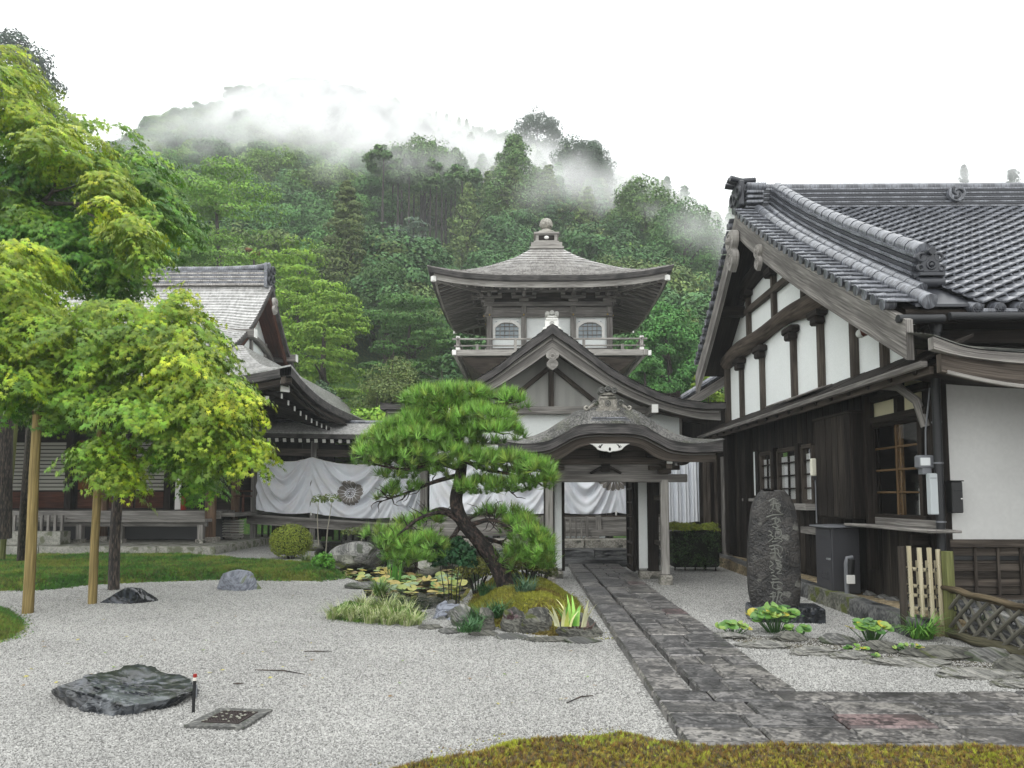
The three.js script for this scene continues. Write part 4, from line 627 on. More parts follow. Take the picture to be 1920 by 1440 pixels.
// ---------- main hall on the left ----------
{
  const t = thing('main_hall', 'large old temple hall with striped shingle roof behind the yellow maple', 'temple hall');
  const GX = -9.6, CX = -6.2, RD = 27;                                          // gable edge, eave edge, ridge depth
  const up = curve1([[0, 9.74], [1.0, 8.75], [2.0, 7.85], [3.0, 7.2], [3.7, 6.86], [4.2, 6.68]]);
  const roof = new THREE.Group(); roof.name = 'upper_roof'; t.add(roof);
  const flare = (x) => 0.12 * sst(3.2, 0, GX - x) * -1 + 0;
  for (const s of [1, -1]) {
    const P = (a, b) => { const q = b * 4.1, x = lerp(-24, GX, a); return V(x, up(q) - 0.28 * sst(1.4, 0, GX - x) * b, -(RD - s * q)); };
    mesh('shingle_courses', courses(P, 28, 46, 0.045, 15, 5.4), M.shingleWhite, roof);
    const e = (k, w) => slab((a, b) => { const q = a * 4.1; return V(GX + 0.02 - k, up(q) - 0.28 * a - 0.0 - b * w, -(RD - s * q)); }, (a, b) => { const q = a * 4.1; return V(GX - 0.14 - k, up(q) - 0.28 * a - b * w, -(RD - s * q)); }, 16, 1, 5, 0.4);
    mesh('bark_edge', e(0, 0.2), M.barkEdge, roof);
    mesh('bargeboard', slab((a, b) => { const q = a * 4.1; return V(GX - 0.12, up(q) - 0.28 * a - 0.2 - b * 0.34, -(RD - s * q)); }, (a, b) => { const q = a * 4.1; return V(GX - 0.2, up(q) - 0.28 * a - 0.2 - b * 0.34, -(RD - s * q)); }, 16, 1, 5, 0.4), M.wRed, roof);
    mesh('soffit', slab((a, b) => { const q = a * 4.1; return V(lerp(GX - 0.2, -10.4, b), up(q) - 0.3, -(RD - s * q)); }, (a, b) => { const q = a * 4.1; return V(lerp(GX - 0.2, -10.4, b), up(q) - 0.36, -(RD - s * q)); }, 12, 1, 5, 1), M.wRed, roof);
    mesh('purlin', box(-9.95, 7.35, -RD + s * 2.3, 1.2, 0.28, 0.26), M.wGrey, t); mesh('white_end', box(-9.33, 7.35, -RD + s * 2.3, 0.02, 0.3, 0.28), M.white, t);
  }
  for (let k = 0; k < 8; k++) mesh('ridge_tile_layer', box(-16.7, 9.72 + k * 0.075, -RD, 13.9 + (k === 7 ? 0.1 : 0), 0.062, 0.62 - k * 0.03, 0.01), k % 2 ? M.tile : M.shingle, roof);
  mesh('ridge_cap', tube([V(-24, 10.36, -RD), V(-11.5, 10.36, -RD), V(-10.2, 10.42, -RD), V(-9.7, 10.56, -RD)], [0.14, 0.14, 0.14, 0.1], 10), M.tile, roof);
  { const o = new THREE.Group(); o.name = 'ridge_end'; t.add(o); mesh('plate', [box(-9.74, 10.05, -RD, 0.12, 0.95, 0.8, 0.03)], M.tile, o); for (let k = 0; k < 5; k++) mesh('scroll', new THREE.TorusGeometry(0.13, 0.05, 6, 12).rotateY(Math.PI / 2).translate(-9.64, 9.7 + 0.17 * k, -RD + (k % 2 ? 0.2 : -0.18)), M.tileDark, o); }
  mesh('gable_wall', slab((a, b) => { const d = lerp(-3.9, 3.9, a); return V(-10.4, lerp(6.1, Math.max(6.2, up(Math.abs(d)) - 0.33), b), -RD + d); }, (a, b) => { const d = lerp(-3.9, 3.9, a); return V(-10.5, lerp(6.1, Math.max(6.2, up(Math.abs(d)) - 0.33), b), -RD + d); }, 30, 1), M.plaster, t);
  { const pts = []; for (let i = 0; i <= 14; i++) { const q = i / 7 - 1; pts.push(V(-10.35, 7.75 - 0.75 * q * q, -RD + q * 2.6)); } mesh('rainbow_beam', tube(pts, 0.15, 6), M.wGrey, t); }
  for (const z of [-1.5, 0, 1.5]) mesh('gable_post', box(-10.36, z ? 7.0 : 7.5, -RD + z, 0.1, z ? 1.6 : 2.6, 0.16), M.wGrey, t);
  mesh('gable_pendant', pendant(-9.35, 9.1, -RD + 0.5, 0.75, M.wPale, Math.PI / 2), M.wPale, t);
  // lower skirt roof: front and side with an upturned corner
  const low = new THREE.Group(); low.name = 'skirt_roof'; t.add(low);
  const lift = (q) => 0.5 * Math.pow(clamp(1 - q / 6.2), 3);
  const eF = (x) => 4.66 + lift(CX - x), eS = (d) => 4.62 + 0.52 * Math.pow(clamp(1 - (d - 19) / 5.5), 2.6);
  const PF = (a, b) => { const x0 = lerp(-24, CX, a), x1 = lerp(-24, GX + 0.25, a); return V(lerp(x1, x0, b), lerp(6.7, eF(x0), b) - 0.35 * Math.sin(Math.PI * b), -lerp(23.6, 19, b)); };
  const PS = (a, b) => { const d0 = lerp(19, 36, a), d1 = lerp(23.6, 36, a); return V(lerp(GX + 0.25, CX, b), lerp(6.7, eS(d0), b) - 0.35 * Math.sin(Math.PI * b), -lerp(d1, d0, b)); };
  for (const P of [PF, PS]) {
    mesh('shingle_courses', courses(P, 26, 46, 0.045, 15, 5.2), M.shingleWhite, low);
    mesh('soffit', slab((a, b) => P(a, b).add(V(0, -0.42, 0)), (a, b) => P(a, b).add(V(0, -0.47, 0)), 20, 6), M.wDark, low);
    const inn = P === PF ? V(-0.06, 0, -0.3) : V(-0.3, 0, 0.06 - 0.06);
    mesh('bark_edge', slab((a, b) => P(a, 1).add(V(0, -b * 0.24, 0)), (a, b) => P(a, 1).add(V(0, -b * 0.24, 0)).add(inn), 40, 1, 15, 0.3), P === PF ? M.barkEdge : M.barkEdge, low);
    mesh('eave_board', slab((a, b) => P(a, 1).addScaledVector(inn, 0.5).add(V(0, -0.25 - b * 0.2, 0)), (a, b) => P(a, 1).addScaledVector(inn, 0.9).add(V(0, -0.25 - b * 0.2, 0)), 40, 1, 15, 0.3), M.wBrown, low);
  }
  const wl = V(0, -0.62, 0);
  for (let k = 0; k < 24; k++) { const a = (0.35 + k * 0.56) / 17, p = PS(a, 1).add(V(-0.36, -0.66, 0)); const o = mesh('rafter', beam(p, p.clone().add(V(-2.6, 0.75, 0)), 0.09, 0.12), M.wDark, low); mesh('white_end', box(p.x + 0.01, p.y, p.z, 0.02, 0.14, 0.1), M.white, o); }
  for (let k = 0; k < 6; k++) { const a = 1 - (0.75 + k * 0.56) / 17.8, p = PF(a, 1).add(V(0, -0.66, -0.36)); const o = mesh('rafter', beam(p, p.clone().add(V(0, 0.75, -2.6)), 0.09, 0.12), M.wDark, low); mesh('white_end', box(p.x, p.y, p.z + 0.01, 0.1, 0.13, 0.02), M.white, o); }
  { const a = PF(1, 1).add(V(-0.25, -0.5, -0.25)); const o = mesh('hip_rafter', beam(a, a.clone().add(V(-2.4, 0.5, -2.6)), 0.22, 0.3), M.wBrown, low); mesh('white_end', boxR(a.x + 0.02, a.y, a.z + 0.02, 0.26, 0.33, 0.05, Math.PI / 4), M.white, o); }
  // body
  mesh('body_wall', [box(-16.9, 3.2, -24.75, 14.4, 4.6, 0.15), box(-9.75, 3.2, -28.5, 0.15, 4.6, 7.4), box(-8.6, 2.6, -28.2, 2.4, 5.0, 0.12), box(-16.9, 0.6, -24.6, 14.4, 1.0, 0.1), box(-16.9, 5.0, -24, 14.6, 0.3, 2.2), box(-9.2, 5.2, -28, 1.4, 0.2, 8)], M.wDark, t);
  const X = (u, d) => ((u - 980) / 1350) * d;
  for (const [a, b] of [[-6, 119], [250, 307]]) { const x0 = X(a, 24.6), x1 = X(b, 24.6), y0 = 1.87, y1 = 3.55; const s = mesh('shutter', box((x0 + x1) / 2, (y0 + y1) / 2, -24.66, x1 - x0, y1 - y0, 0.04), M.wDark, t); for (let k = 0; k < 13; k++) mesh('slat', boxR((x0 + x1) / 2, y0 + 0.06 + (k * (y1 - y0)) / 13, -24.6, x1 - x0, 0.095, 0.03, 0, 0.004, 0.2), S({ color: 0xa8a69c, roughness: 0.8 }), s); }
  for (const [a, b] of [[140, 175], [178, 212], [214, 246]]) mesh('door_panel', box((X(a, 24.6) + X(b, 24.6)) / 2, 2.75, -24.62, X(b, 24.6) - X(a, 24.6), 1.7, 0.05), wood(g8(74, 42, 18), g8(132, 84, 42), 14, 0.7), t);
  for (const [a, b] of [[0, 118], [140, 246], [250, 307]]) mesh('wainscot_panel', box((X(a, 24.6) + X(b, 24.6)) / 2, 1.55, -24.63, X(b, 24.6) - X(a, 24.6), 0.55, 0.05), M.wRed, t);
  for (const u of [125, 313, 45]) mesh('inner_pillar', box(X(u, 24.5), 2.6, -24.5, 0.24, 3.0, 0.24), M.wDark, t);
  for (const [u, d, w] of [[394, 23.0, 0.3], [440, 24.6, 0.24], [192, 23.4, 0.2], [-60, 23.4, 0.24]]) { const p = mesh('pillar', tube([V(X(u, d), 0.3, -d), V(X(u, d), 4.6, -d)], w / 2 + 0.02, 12), M.pillar, t); mesh('footing', box(X(u, d), 0.28, -d, 0.5, 0.2, 0.46, 0.02), M.granite, p); }
  mesh('deck', box(-16.6, 1.17, -24.0, 13.6, 0.08, 1.6), M.wGrey, t);
  mesh('deck_edge', box(-16.6, 1.08, -23.22, 13.7, 0.25, 0.08), M.wPale, t);
  mesh('deck_shade', box(-16.7, 0.65, -23.9, 13.5, 0.8, 0.06), M.black, t);  // black sheet stands in for the shade beneath the deck
  mesh('side_deck', [box(-9.6, 1.08, -25.5, 0.6, 0.12, 4.5)], M.wGrey, t);
  mesh('side_rail', [box(-9.3, 1.85, -23.9, 0.06, 0.05, 1.5), box(-9.3, 1.68, -23.9, 0.05, 0.05, 1.5), box(-9.3, 1.45, -23.9, 0.07, 0.6, 0.07)], M.wRed, t);
  for (let k = 0; k < 7; k++) mesh('louvre', boxR(-9.55, 0.36 + k * 0.085, -23.75, 0.85, 0.02, 0.09, -0.35, 0.003, 0.5), M.wPale, t);
  const st = thing('step_bench', 'long low wooden step with stone feet before the main hall veranda', 'step', V(0, 0, 0));
  mesh('tread', box(-15.3, 0.92, -22.55, 10.9, 0.09, 0.55, 0.01), M.wPale, st); mesh('rail', box(-15.3, 0.8, -22.5, 10.9, 0.13, 0.1), M.wGrey, st);
  for (const u of [380, 228, 152]) { const x = X(u, 22.6); const l = mesh('leg', box(x, 0.55, -22.5, 0.17, 0.5, 0.2), M.wGrey, st); mesh('footing', box(x, 0.28, -22.5, 0.25, 0.13, 0.28), M.granite, l); }
  const pf = thing('stone_platform', 'low stone platform carrying the main hall, front edge stained dark', 'platform');
  for (let k = 0; k < 8; k++) mesh('kerb_stone', box(-9.75 - k * 1.72, 0.1, -21.1, 1.7, 0.26, 0.5, 0.015), M.concrete, pf);
  for (let k = 0; k < 4; k++) mesh('kerb_stone', box(-9.15, 0.1, -22.2 - k * 1.72, 0.5, 0.26, 1.7, 0.015), M.concrete, pf);
  mesh('paving', box(-16.3, 0.1, -24.5, 13.8, 0.24, 6.3), M.concrete, pf);
  const fe = thing('fire_extinguisher', 'red fire extinguisher standing on the veranda of the main hall', 'extinguisher', V(X(342, 24.2), 1.21, -24.2));
  mesh('body', new THREE.LatheGeometry([[0, 0], [0.09, 0], [0.09, 0.36], [0.06, 0.44], [0.03, 0.47], [0, 0.47]].map((p) => new THREE.Vector2(...p)), 14), M.red, fe); mesh('valve', [box(0, 0.5, 0, 0.06, 0.07, 0.05), beam(V(0, 0.53, 0), V(0.1, 0.57, 0), 0.03, 0.02)], M.black, fe); mesh('hose', tube([V(0.03, 0.5, 0.03), V(0.12, 0.42, 0.06), V(0.11, 0.2, 0.06)], 0.012, 6), M.black, fe);
  single('notice_board', [box(X(331, 24.35), 1.75, -24.35, 0.2, 1.05, 0.03)], M.white, 'narrow white notice board beside the red extinguisher', 'sign');
  single('wooden_box', [box(X(337, 24.4), 2.28, -24.36, 0.12, 0.2, 0.04), box(X(337, 24.4), 2.395, -24.35, 0.15, 0.02, 0.07)], M.wRed, 'small brown wooden box fixed above the extinguisher', 'box');
  const rl = thing('stone_railing', 'low grey picket railing on a stone block at the left of the step', 'railing');
  mesh('block', box(X(62, 21.9), 0.42, -21.9, 1.9, 0.4, 0.5), M.concrete, rl); for (let k = 0; k < 9; k++) mesh('picket', box(X(62, 21.9) - 0.85 + k * 0.21, 0.85, -21.9, 0.08, 0.5, 0.07), M.wGrey, rl); mesh('rail', box(X(62, 21.9), 1.0, -21.93, 1.9, 0.06, 0.04), M.wGrey, rl);
}
// ---------- covered corridor with the long crest curtain ----------
{
  const t = thing('covered_corridor', 'roofed wooden corridor bridge joining the main hall to the gabled hall', 'corridor');
  const A = V(-9.6, 0, -25.4), B = V(-2.9, 0, -23.7), L = A.distanceTo(B), at2 = (s, y, o = 0) => { const p = A.clone().lerp(B, s), n = V(B.z - A.z, 0, A.x - B.x).normalize(); if (n.z < 0) n.negate(); return p.addScaledVector(n, o).setY(y); };
  const dy = (s) => -0.34 * s;
  const P = (a, b) => at2(a, lerp(4.42, 3.86, b) + dy(a) * 0.8, lerp(-1.2, 1.0, b));
  mesh('roof', courses(P, 12, 20, 0.03, 7, 2.4), M.shingleWhite, t); mesh('roof', courses((a, b) => at2(a, lerp(4.42, 3.86, b) + dy(a) * 0.8, lerp(-1.2, -3.4, b)), 12, 10, 0.03, 7, 2.4), M.shingle, t);
  mesh('eave_edge', slab((a, b) => at2(a, lerp(3.86, 3.72, b) + dy(a) * 0.8, 1.0), (a, b) => at2(a, lerp(3.86, 3.72, b) + dy(a) * 0.8, 0.85), 12, 1, 7, 0.2), M.barkEdge, t);
  mesh('soffit', slab((a, b) => at2(a, lerp(4.3, 3.74, b) + dy(a) * 0.8, lerp(-1.2, 0.95, b)), (a, b) => at2(a, lerp(4.26, 3.7, b) + dy(a) * 0.8, lerp(-1.2, 0.95, b)), 10, 2), M.wDark, t);
  mesh('ridge', tube([at2(0, 4.46, -1.2), at2(1, 4.46 + dy(1) * 0.8, -1.2)], 0.08, 8), M.tile, t);
  for (let k = 0; k < 22; k++) { const s = 0.05 + k * 0.043, o = mesh('rafter', beam(at2(s, 3.64 + dy(s) * 0.8, 0.86), at2(s, 4.2 + dy(s) * 0.8, -1.1), 0.1, 0.11), M.wDark, t); mesh('white_end', beam(at2(s, 3.64 + dy(s) * 0.8, 0.85), at2(s, 3.635 + dy(s) * 0.8, 0.875), 0.12, 0.12), M.white, o); }
  for (const s of [0.02, 0.3585, 0.789, 0.985]) { mesh('pillar', beam(at2(s, 0.0, 0.02), at2(s, 3.7 + dy(s), 0.02), 0.2, 0.2), M.wGrey, t); mesh('rear_pillar', beam(at2(s + 0.06, 0.0, -2.2), at2(s + 0.06, 3.7 + dy(s), -2.2), 0.2, 0.2), M.wDark, t); }
  mesh('lintel', slab((a, b) => at2(a, lerp(3.15, 3.4, b) + dy(a) * 0.8, 0.06), (a, b) => at2(a, lerp(3.15, 3.4, b) + dy(a) * 0.8, -0.06), 4, 1, 7, 0.25), M.wBrown, t);
  mesh('rear_lintel', slab((a, b) => at2(a, lerp(3.3, 3.7, b) + dy(a) * 0.8, -2.2), (a, b) => at2(a, lerp(3.3, 3.7, b) + dy(a) * 0.8, -2.3), 4, 1, 7, 0.25), M.wDark, t);
  mesh('deck', slab((a, b) => at2(a, 1.04 + dy(a), lerp(-2.3, 0.25, b)), (a, b) => at2(a, 0.98 + dy(a), lerp(-2.3, 0.25, b)), 4, 2, 7, 2.4), M.wGrey, t);
  mesh('deck_edge', slab((a, b) => at2(a, lerp(0.72, 1.0, b) + dy(a), 0.24), (a, b) => at2(a, lerp(0.72, 1.0, b) + dy(a), 0.16), 8, 1, 7, 0.3), M.wGrey, t);
  mesh('white_strip', slab((a, b) => at2(a, lerp(1.0, 1.055, b) + dy(a), 0.3), (a, b) => at2(a, lerp(1.0, 1.055, b) + dy(a), 0.2), 4, 1, 7, 0.3), M.wPale, t);
  for (let k = 0; k < 26; k++) { const s = 0.02 + k * 0.037; mesh('underfloor_slat', beam(at2(s, 0.15, -0.5), at2(s, 0.75 + dy(s), -0.5), 0.07, 0.05), M.wDark, t); }
  const ry = Math.atan2(-(B.z - A.z), B.x - A.x), p0 = at2(0.05, 1.13, 0.16);
  const o = curtain('crest_curtain', 'long white curtain with a grey flower crest along the left corridor', 6.2, 1.98, [0, 2.13, 5.1, 6.2], 0.4, { p: [p0.x, p0.y, p0.z], ry }, [3.6, 0.92, 0.47], { sag: 0.2, amp: 0.1, bot: 0.09, botf: (s) => -0.3 * s, topf: (s) => -0.3 * s });
}

// ---------- tiled house on the right ----------
M.board = wood(g8(28, 25, 22), g8(72, 66, 60), 16, 0.8);
const RX = 5.35, RD0 = 9.42, RD1 = 18.6;      // courtyard wall, its near and far ends
{
  const t = thing('tiled_house', 'tall white plastered house with dark timbers and a grey tiled gable roof', 'house');
  const rN = curve1([[8.85, 4.02], [10.5, 4.93], [12.2, 5.9], [13.8, 6.88], [15.4, 7.95]]), rF = curve1([[15.4, 7.95], [16.6, 6.95], [17.8, 6.05], [19.2, 5.1]]);
  const rY = (d) => (d < 15.4 ? rN(d) : rF(d)), XE = 13;
  const roof = new THREE.Group(); roof.name = 'roof'; t.add(roof);
  mesh('roof_deck', [slab((a, b) => { const d = lerp(8.95, 15.4, a); return V(lerp(4.8, XE, b), rN(d) - 0.05, -d); }, (a, b) => { const d = lerp(8.95, 15.4, a); return V(lerp(4.8, XE, b), rN(d) - 0.14, -d); }, 16, 1), slab((a, b) => { const d = lerp(15.4, 19.2, a); return V(lerp(4.8, XE, b), rF(d) - 0.02, -d); }, (a, b) => { const d = lerp(15.4, 19.2, a); return V(lerp(4.8, XE, b), rF(d) - 0.14, -d); }, 12, 1)], M.wDark, roof);
  // pan tiles of the near slope: S shaped, each its own; those past the frame joined
  const dirAt = (d) => V(0, rN(d + 0.1) - rN(d - 0.1), -0.2).normalize();
  const rows = []; { let d = 8.9; while (d < 15.1) { rows.push(d); d += 0.245 * Math.abs(dirAt(d).z); } }
  const tileVar = [0, 1, 2].map((s) => {
    const n = 9, w = 0.29, L = 0.31, prof = (q) => 0.024 * Math.cos(q * Math.PI * 2 * 0.92 + 0.6) + 0.01 * q, pos = [];
    const P = (q, l, o) => V((q - 0.5) * w, prof(q) + o, -l);
    const g = mg([grid((a, b) => P(a, lerp(0, L, b), lerp(0.062, -0.004, b)), n, 1, 0.3, 0.3), grid((a, b) => P(1 - a, 0, lerp(0.038, 0.062, b)), n, 1, 0.3, 0.05)]); const uvA = g.attributes.uv; for (let i = 0; i < uvA.count; i++) uvA.setXY(i, uvA.getX(i) + s * 0.37, uvA.getY(i) + s * 0.61); return g;
  });
  const place = (x, d) => { const z = dirAt(d).negate(), x1 = V(1, 0, 0), y = z.clone().cross(x1); const m = new THREE.Matrix4().makeBasis(x1, y, z).setPosition(V(x, rN(d) + 0.028, -d)); return m; };
  const extra = []; let cnt = 0; const tm = [M.tile, M.tile.clone(), M.tile.clone()]; tm[1].color.setScalar(0.86); tm[2].color.setScalar(1.12);
  rows.forEach((d, j) => { for (let i = 0; i < 27; i++) { const x = 5.74 + i * 0.27, see = (x - 980 / 1350 * 0) / d * 1350 + 980 < 1960 && cnt < 300; const m = place(x + (R() - 0.5) * 0.008, d + (R() - 0.5) * 0.008), k = Math.floor(R() * 3); if (see) { const o = mesh('roof_tile', tileVar[k], tm[Math.floor(R() * 3)], roof); o.applyMatrix4(m); cnt++; } else extra.push(tileVar[k].clone().applyMatrix4(m)); } });
  { const o = mesh('roof_tiles_beyond', extra, M.tile, roof); o.userData.kind = 'stuff'; }
  for (let i = 0; i < 12; i++) { const x = 5.62 + i * 0.275; const o = mesh('eave_tile', [tube([V(x, 4.0, -8.83), V(x, 4.06, -8.98)], 0.075, 14)], M.tile, roof); mesh('flower_relief', [new THREE.TorusGeometry(0.062, 0.01, 5, 18).translate(x, 4.0, -8.825), ...[0, 1, 2, 3, 4, 5, 6, 7].map((k) => new THREE.SphereGeometry(0.014, 5, 4).translate(x + 0.034 * Math.cos(k * 0.785), 4.0 + 0.034 * Math.sin(k * 0.785), -8.83)), new THREE.SphereGeometry(0.014, 6, 5).translate(x, 4.0, -8.828)], M.tileDark, o); mesh('eave_lip', boxR(x + 0.135, 3.98, -8.86, 0.17, 0.05, 0.08, 0, 0.01), M.tile, o); }
  // verge: scalloped tile ends, long round rows, descending ridge
  for (let s = 0; s < 2; s++) { const f = s ? rF : rN, a0 = s ? 15.6 : 8.95, a1 = s ? 19.1 : 15.3, n = s ? 15 : 27; for (let k = 0; k < n; k++) { const d = lerp(a0, a1, (k + 0.5) / n), sl = (f(d + 0.1) - f(d - 0.1)) / 0.2, y = f(d); const o = mesh('verge_tile', [boxR(4.78, y + 0.045, -d, 0.4, 0.025, 0.29, 0, 0.008, Math.atan(sl) - (s ? -0.12 : 0.12)), tube([V(4.57, y - 0.02, -d), V(4.72, y - 0.0, -d)], 0.075, 10)], M.tile, roof); } }
  const along = (x, o, d0, d1, n = 14) => { const p = []; for (let i = 0; i <= n; i++) { const d = lerp(d0, d1, i / n); p.push(V(x, rN(d) + o, -d)); } return p; };
  const rowT = (x, o, r, d0, d1, n, name) => { for (let k = 0; k < n; k++) mesh(name, tube(along(x, o, lerp(d0, d1, k / n), lerp(d0, d1, (k + 0.97) / n), 2), [r * 1.04, r, r * 0.97], 10), M.tile, roof); };
  rowT(5.05, 0.08, 0.095, 8.85, 15.1, 20, 'round_row_tile'); rowT(5.27, 0.1, 0.07, 9.4, 15.1, 18, 'round_row_tile');
  mesh('flat_row', [slab((a, b) => { const p = along(lerp(4.9, 5.75, b), 0.035, 8.9, 15.2)[Math.round(a * 14)]; return p; }, (a, b) => along(lerp(4.9, 5.75, b), 0.0, 8.9, 15.2)[Math.round(a * 14)], 14, 1)], M.tileDark, roof);
  const stack = (k) => slab((a, b) => { const d = lerp(9.75, 15.2, a); return V(5.5 + lerp(-1, 1, b) * (0.2 - 0.012 * k), rN(d) + 0.07 + k * 0.062 + 0.05, -d); }, (a, b) => { const d = lerp(9.75, 15.2, a); return V(5.5 + lerp(-1, 1, b) * (0.2 - 0.012 * k), rN(d) + 0.07 + k * 0.062, -d); }, 14, 1, 5, 0.3);
  for (let k = 0; k < 7; k++) mesh('ridge_tile_layer', stack(k), k % 2 ? M.tileDark : M.tile, roof);
  for (let k = 0; k < 20; k++) { const d0 = lerp(9.75, 15.2, k / 20), d1 = lerp(9.75, 15.2, (k + 0.96) / 20); mesh('ridge_cap_tile', tube(along(5.5, 0.53, d0, d1, 2), [0.115, 0.11, 0.107], 10), M.tile, roof); }
  { const o = new THREE.Group(); o.name = 'descending_ridge_end'; roof.add(o); const y = rN(9.7) + 0.1, z = -9.62; mesh('base', [tube([V(5.33, y - 0.02, z), V(5.67, y - 0.02, z)], 0.075, 10), box(5.5, y + 0.08, z, 0.34, 0.05, 0.16)], M.tileDark, o); mesh('demon_tile', [box(5.5, y + 0.23, z, 0.25, 0.26, 0.1, 0.04), ...[-1, 1].map((k) => new THREE.TorusGeometry(0.055, 0.024, 6, 10).translate(5.5 + k * 0.11, y + 0.32, z + 0.03)), ...[-1, 1].map((k) => new THREE.TorusGeometry(0.04, 0.02, 6, 10).translate(5.5 + k * 0.14, y + 0.17, z + 0.04)), new THREE.TorusGeometry(0.055, 0.018, 6, 12).translate(5.5, y + 0.21, z + 0.05), new THREE.SphereGeometry(0.035, 8, 6).translate(5.5, y + 0.21, z + 0.05)], M.tileDark, o); mesh('round_tile', tube([V(5.5, y + 0.39, z + 0.1), V(5.5, y + 0.41, z - 0.1)], 0.05, 10), M.tileDark, o); }
  // main ridge
  for (let k = 0; k < 9; k++) mesh('ridge_tile_layer', box(8.95, 7.9 + k * 0.052, -15.4, 8.3, 0.042, 0.5 - k * 0.02, 0.006), k % 2 ? M.tileDark : M.tile, roof);
  mesh('ridge_cap', tube([V(4.8, 8.4, -15.4), V(13.1, 8.4, -15.4)], 0.1, 10), M.tile, roof);
  { const o = mesh('ridge_crest', tube([V(9.3, 8.16, -15.1), V(9.3, 8.16, -15.2)], 0.18, 18), M.tile, roof); mesh('swirl', [0, 1, 2].map((k) => tube([0, 1, 2, 3, 4, 5].map((i) => { const a = k * 2.09 + i * 0.42, r = 0.13 - 0.018 * i; return V(9.3 + r * Math.cos(a), 8.16 + r * Math.sin(a), -15.09); }), (q) => 0.03 * (1.1 - q * 0.7), 5)), M.tileDark, o); }
  { const o = new THREE.Group(); o.name = 'main_ridge_end'; roof.add(o); mesh('demon_tile', [box(4.72, 8.2, -15.4, 0.12, 0.55, 0.6, 0.03), ...[-1, 1].map((k) => new THREE.TorusGeometry(0.12, 0.04, 6, 12).rotateY(Math.PI / 2).translate(4.66, 8.22, -15.4 + 0.22 * k)), new THREE.TorusGeometry(0.1, 0.03, 6, 12).rotateY(Math.PI / 2).translate(4.65, 8.15, -15.4)], M.tileDark, o); for (let k = 0; k < 3; k++) mesh('horn_tile', tube([V(5.05, 8.48 + 0.04, -15.4 + (k - 1) * 0.16), V(4.75, 8.5, -15.4 + (k - 1) * 0.16), V(4.5, 8.55 + 0.05 * (k % 2), -15.4 + (k - 1) * 0.2)], 0.065, 8), M.tileDark, o); mesh('layered_tile', [0, 1, 2, 3].map((k) => box(4.98, 7.98 + k * 0.1, -15.12 + k * 0.02, 0.36, 0.07, 0.16, 0.015)), M.tile, o); mesh('round_tile', tube([V(4.8, 8.3, -15.05), V(5.2, 8.3, -15.05)], 0.085, 10), M.tile, o); }
  // bargeboards, pendants, soffit, purlins
  const barge = (f, a0, a1, w0, w1) => slab((a, b) => { const d = lerp(a0, a1, a); return V(4.66, f(d) - 0.1 - b * lerp(w0, w1, a), -d); }, (a, b) => { const d = lerp(a0, a1, a); return V(4.75, f(d) - 0.1 - b * lerp(w0, w1, a), -d); }, 18, 1, 7, 0.42);
  mesh('bargeboard', barge(rN, 8.7, 15.42, 0.5, 0.52), M.wGrey, t); mesh('bargeboard', barge(rF, 15.42, 19.3, 0.52, 0.5), M.wGrey, t);
  mesh('gable_pendant', pendant(4.62, 7.42, -15.38, 1.05, M.wPale, -Math.PI / 2 + 0.0), M.wPale, t); mesh('gable_pendant', pendant(4.66, 6.6, -13.9, 0.6, M.wPale, -Math.PI / 2), M.wPale, t);
  mesh('soffit', [slab((a, b) => { const d = lerp(8.9, 15.4, a); return V(lerp(4.75, 5.4, b), rN(d) - 0.18, -d); }, (a, b) => { const d = lerp(8.9, 15.4, a); return V(lerp(4.75, 5.4, b), rN(d) - 0.22, -d); }, 12, 1, 7, 1), slab((a, b) => { const d = lerp(15.4, 19.2, a); return V(lerp(4.75, 5.4, b), rF(d) - 0.18, -d); }, (a, b) => { const d = lerp(15.4, 19.2, a); return V(lerp(4.75, 5.4, b), rF(d) - 0.22, -d); }, 12, 1, 4, 1)], M.wDark, t);
  for (const d of [11.9, 13.6, 15.4, 17.2]) mesh('purlin', box(5.1, rY(d) - 0.36, -d, 0.7, 0.24, 0.2), M.wDark, t);
  // upper wall
  mesh('plaster_wall', slab((a, b) => { const d = lerp(RD0, RD1, a); return V(RX, lerp(3.3, rY(d) - 0.2, b), -d); }, (a, b) => { const d = lerp(RD0, RD1, a); return V(RX + 0.14, lerp(3.3, rY(d) - 0.2, b), -d); }, 30, 1, 9, 4), M.plaster, t);
  const tb = (d0, d1, y0, y1, w, x = RX - 0.05, m = M.wBrown, n = 'timber') => mesh(n, box(x, (y0 + y1) / 2, -(d0 + d1) / 2, w, y1 - y0, d1 - d0), m, t);
  { const pts = []; for (let i = 0; i <= 16; i++) { const q = i / 16, d = lerp(18.5, 11.6, q); pts.push(V(RX - 0.06, 5.12 + 0.14 * Math.sin(Math.PI * q) + 0.03 * Math.sin(q * 13), -d)); } mesh('log_beam', tube(pts, (q) => 0.19 + 0.03 * Math.sin(q * 9), 10), wood(g8(48, 42, 38), g8(104, 94, 84), 15, 0.85), t); }
  for (const d of [17.35, 15.85, 14.0, 12.72, 11.45]) { const o = tb(d - 0.065, d + 0.065, 3.5, 5.0, 0.1); mesh('bracket', [box(RX - 0.1, 4.93, -d, 0.2, 0.14, 0.5, 0.05), box(RX - 0.1, 4.8, -d, 0.18, 0.14, 0.28, 0.05)], M.wDark, o); }
  tb(10.44, 10.56, 3.5, rN(10.5) - 0.6, 0.1); tb(9.74, 9.86, 3.5, rN(9.8) - 0.6, 0.1); tb(9.42, 9.62, 3.3, rN(9.5) - 0.4, 0.14); tb(18.42, 18.6, 3.4, 5.2, 0.14);
  for (const d of [16.7, 15.0, 13.4]) tb(d - 0.07, d + 0.07, 5.25, Math.min(rY(d) - 0.3, 6.9), 0.1);
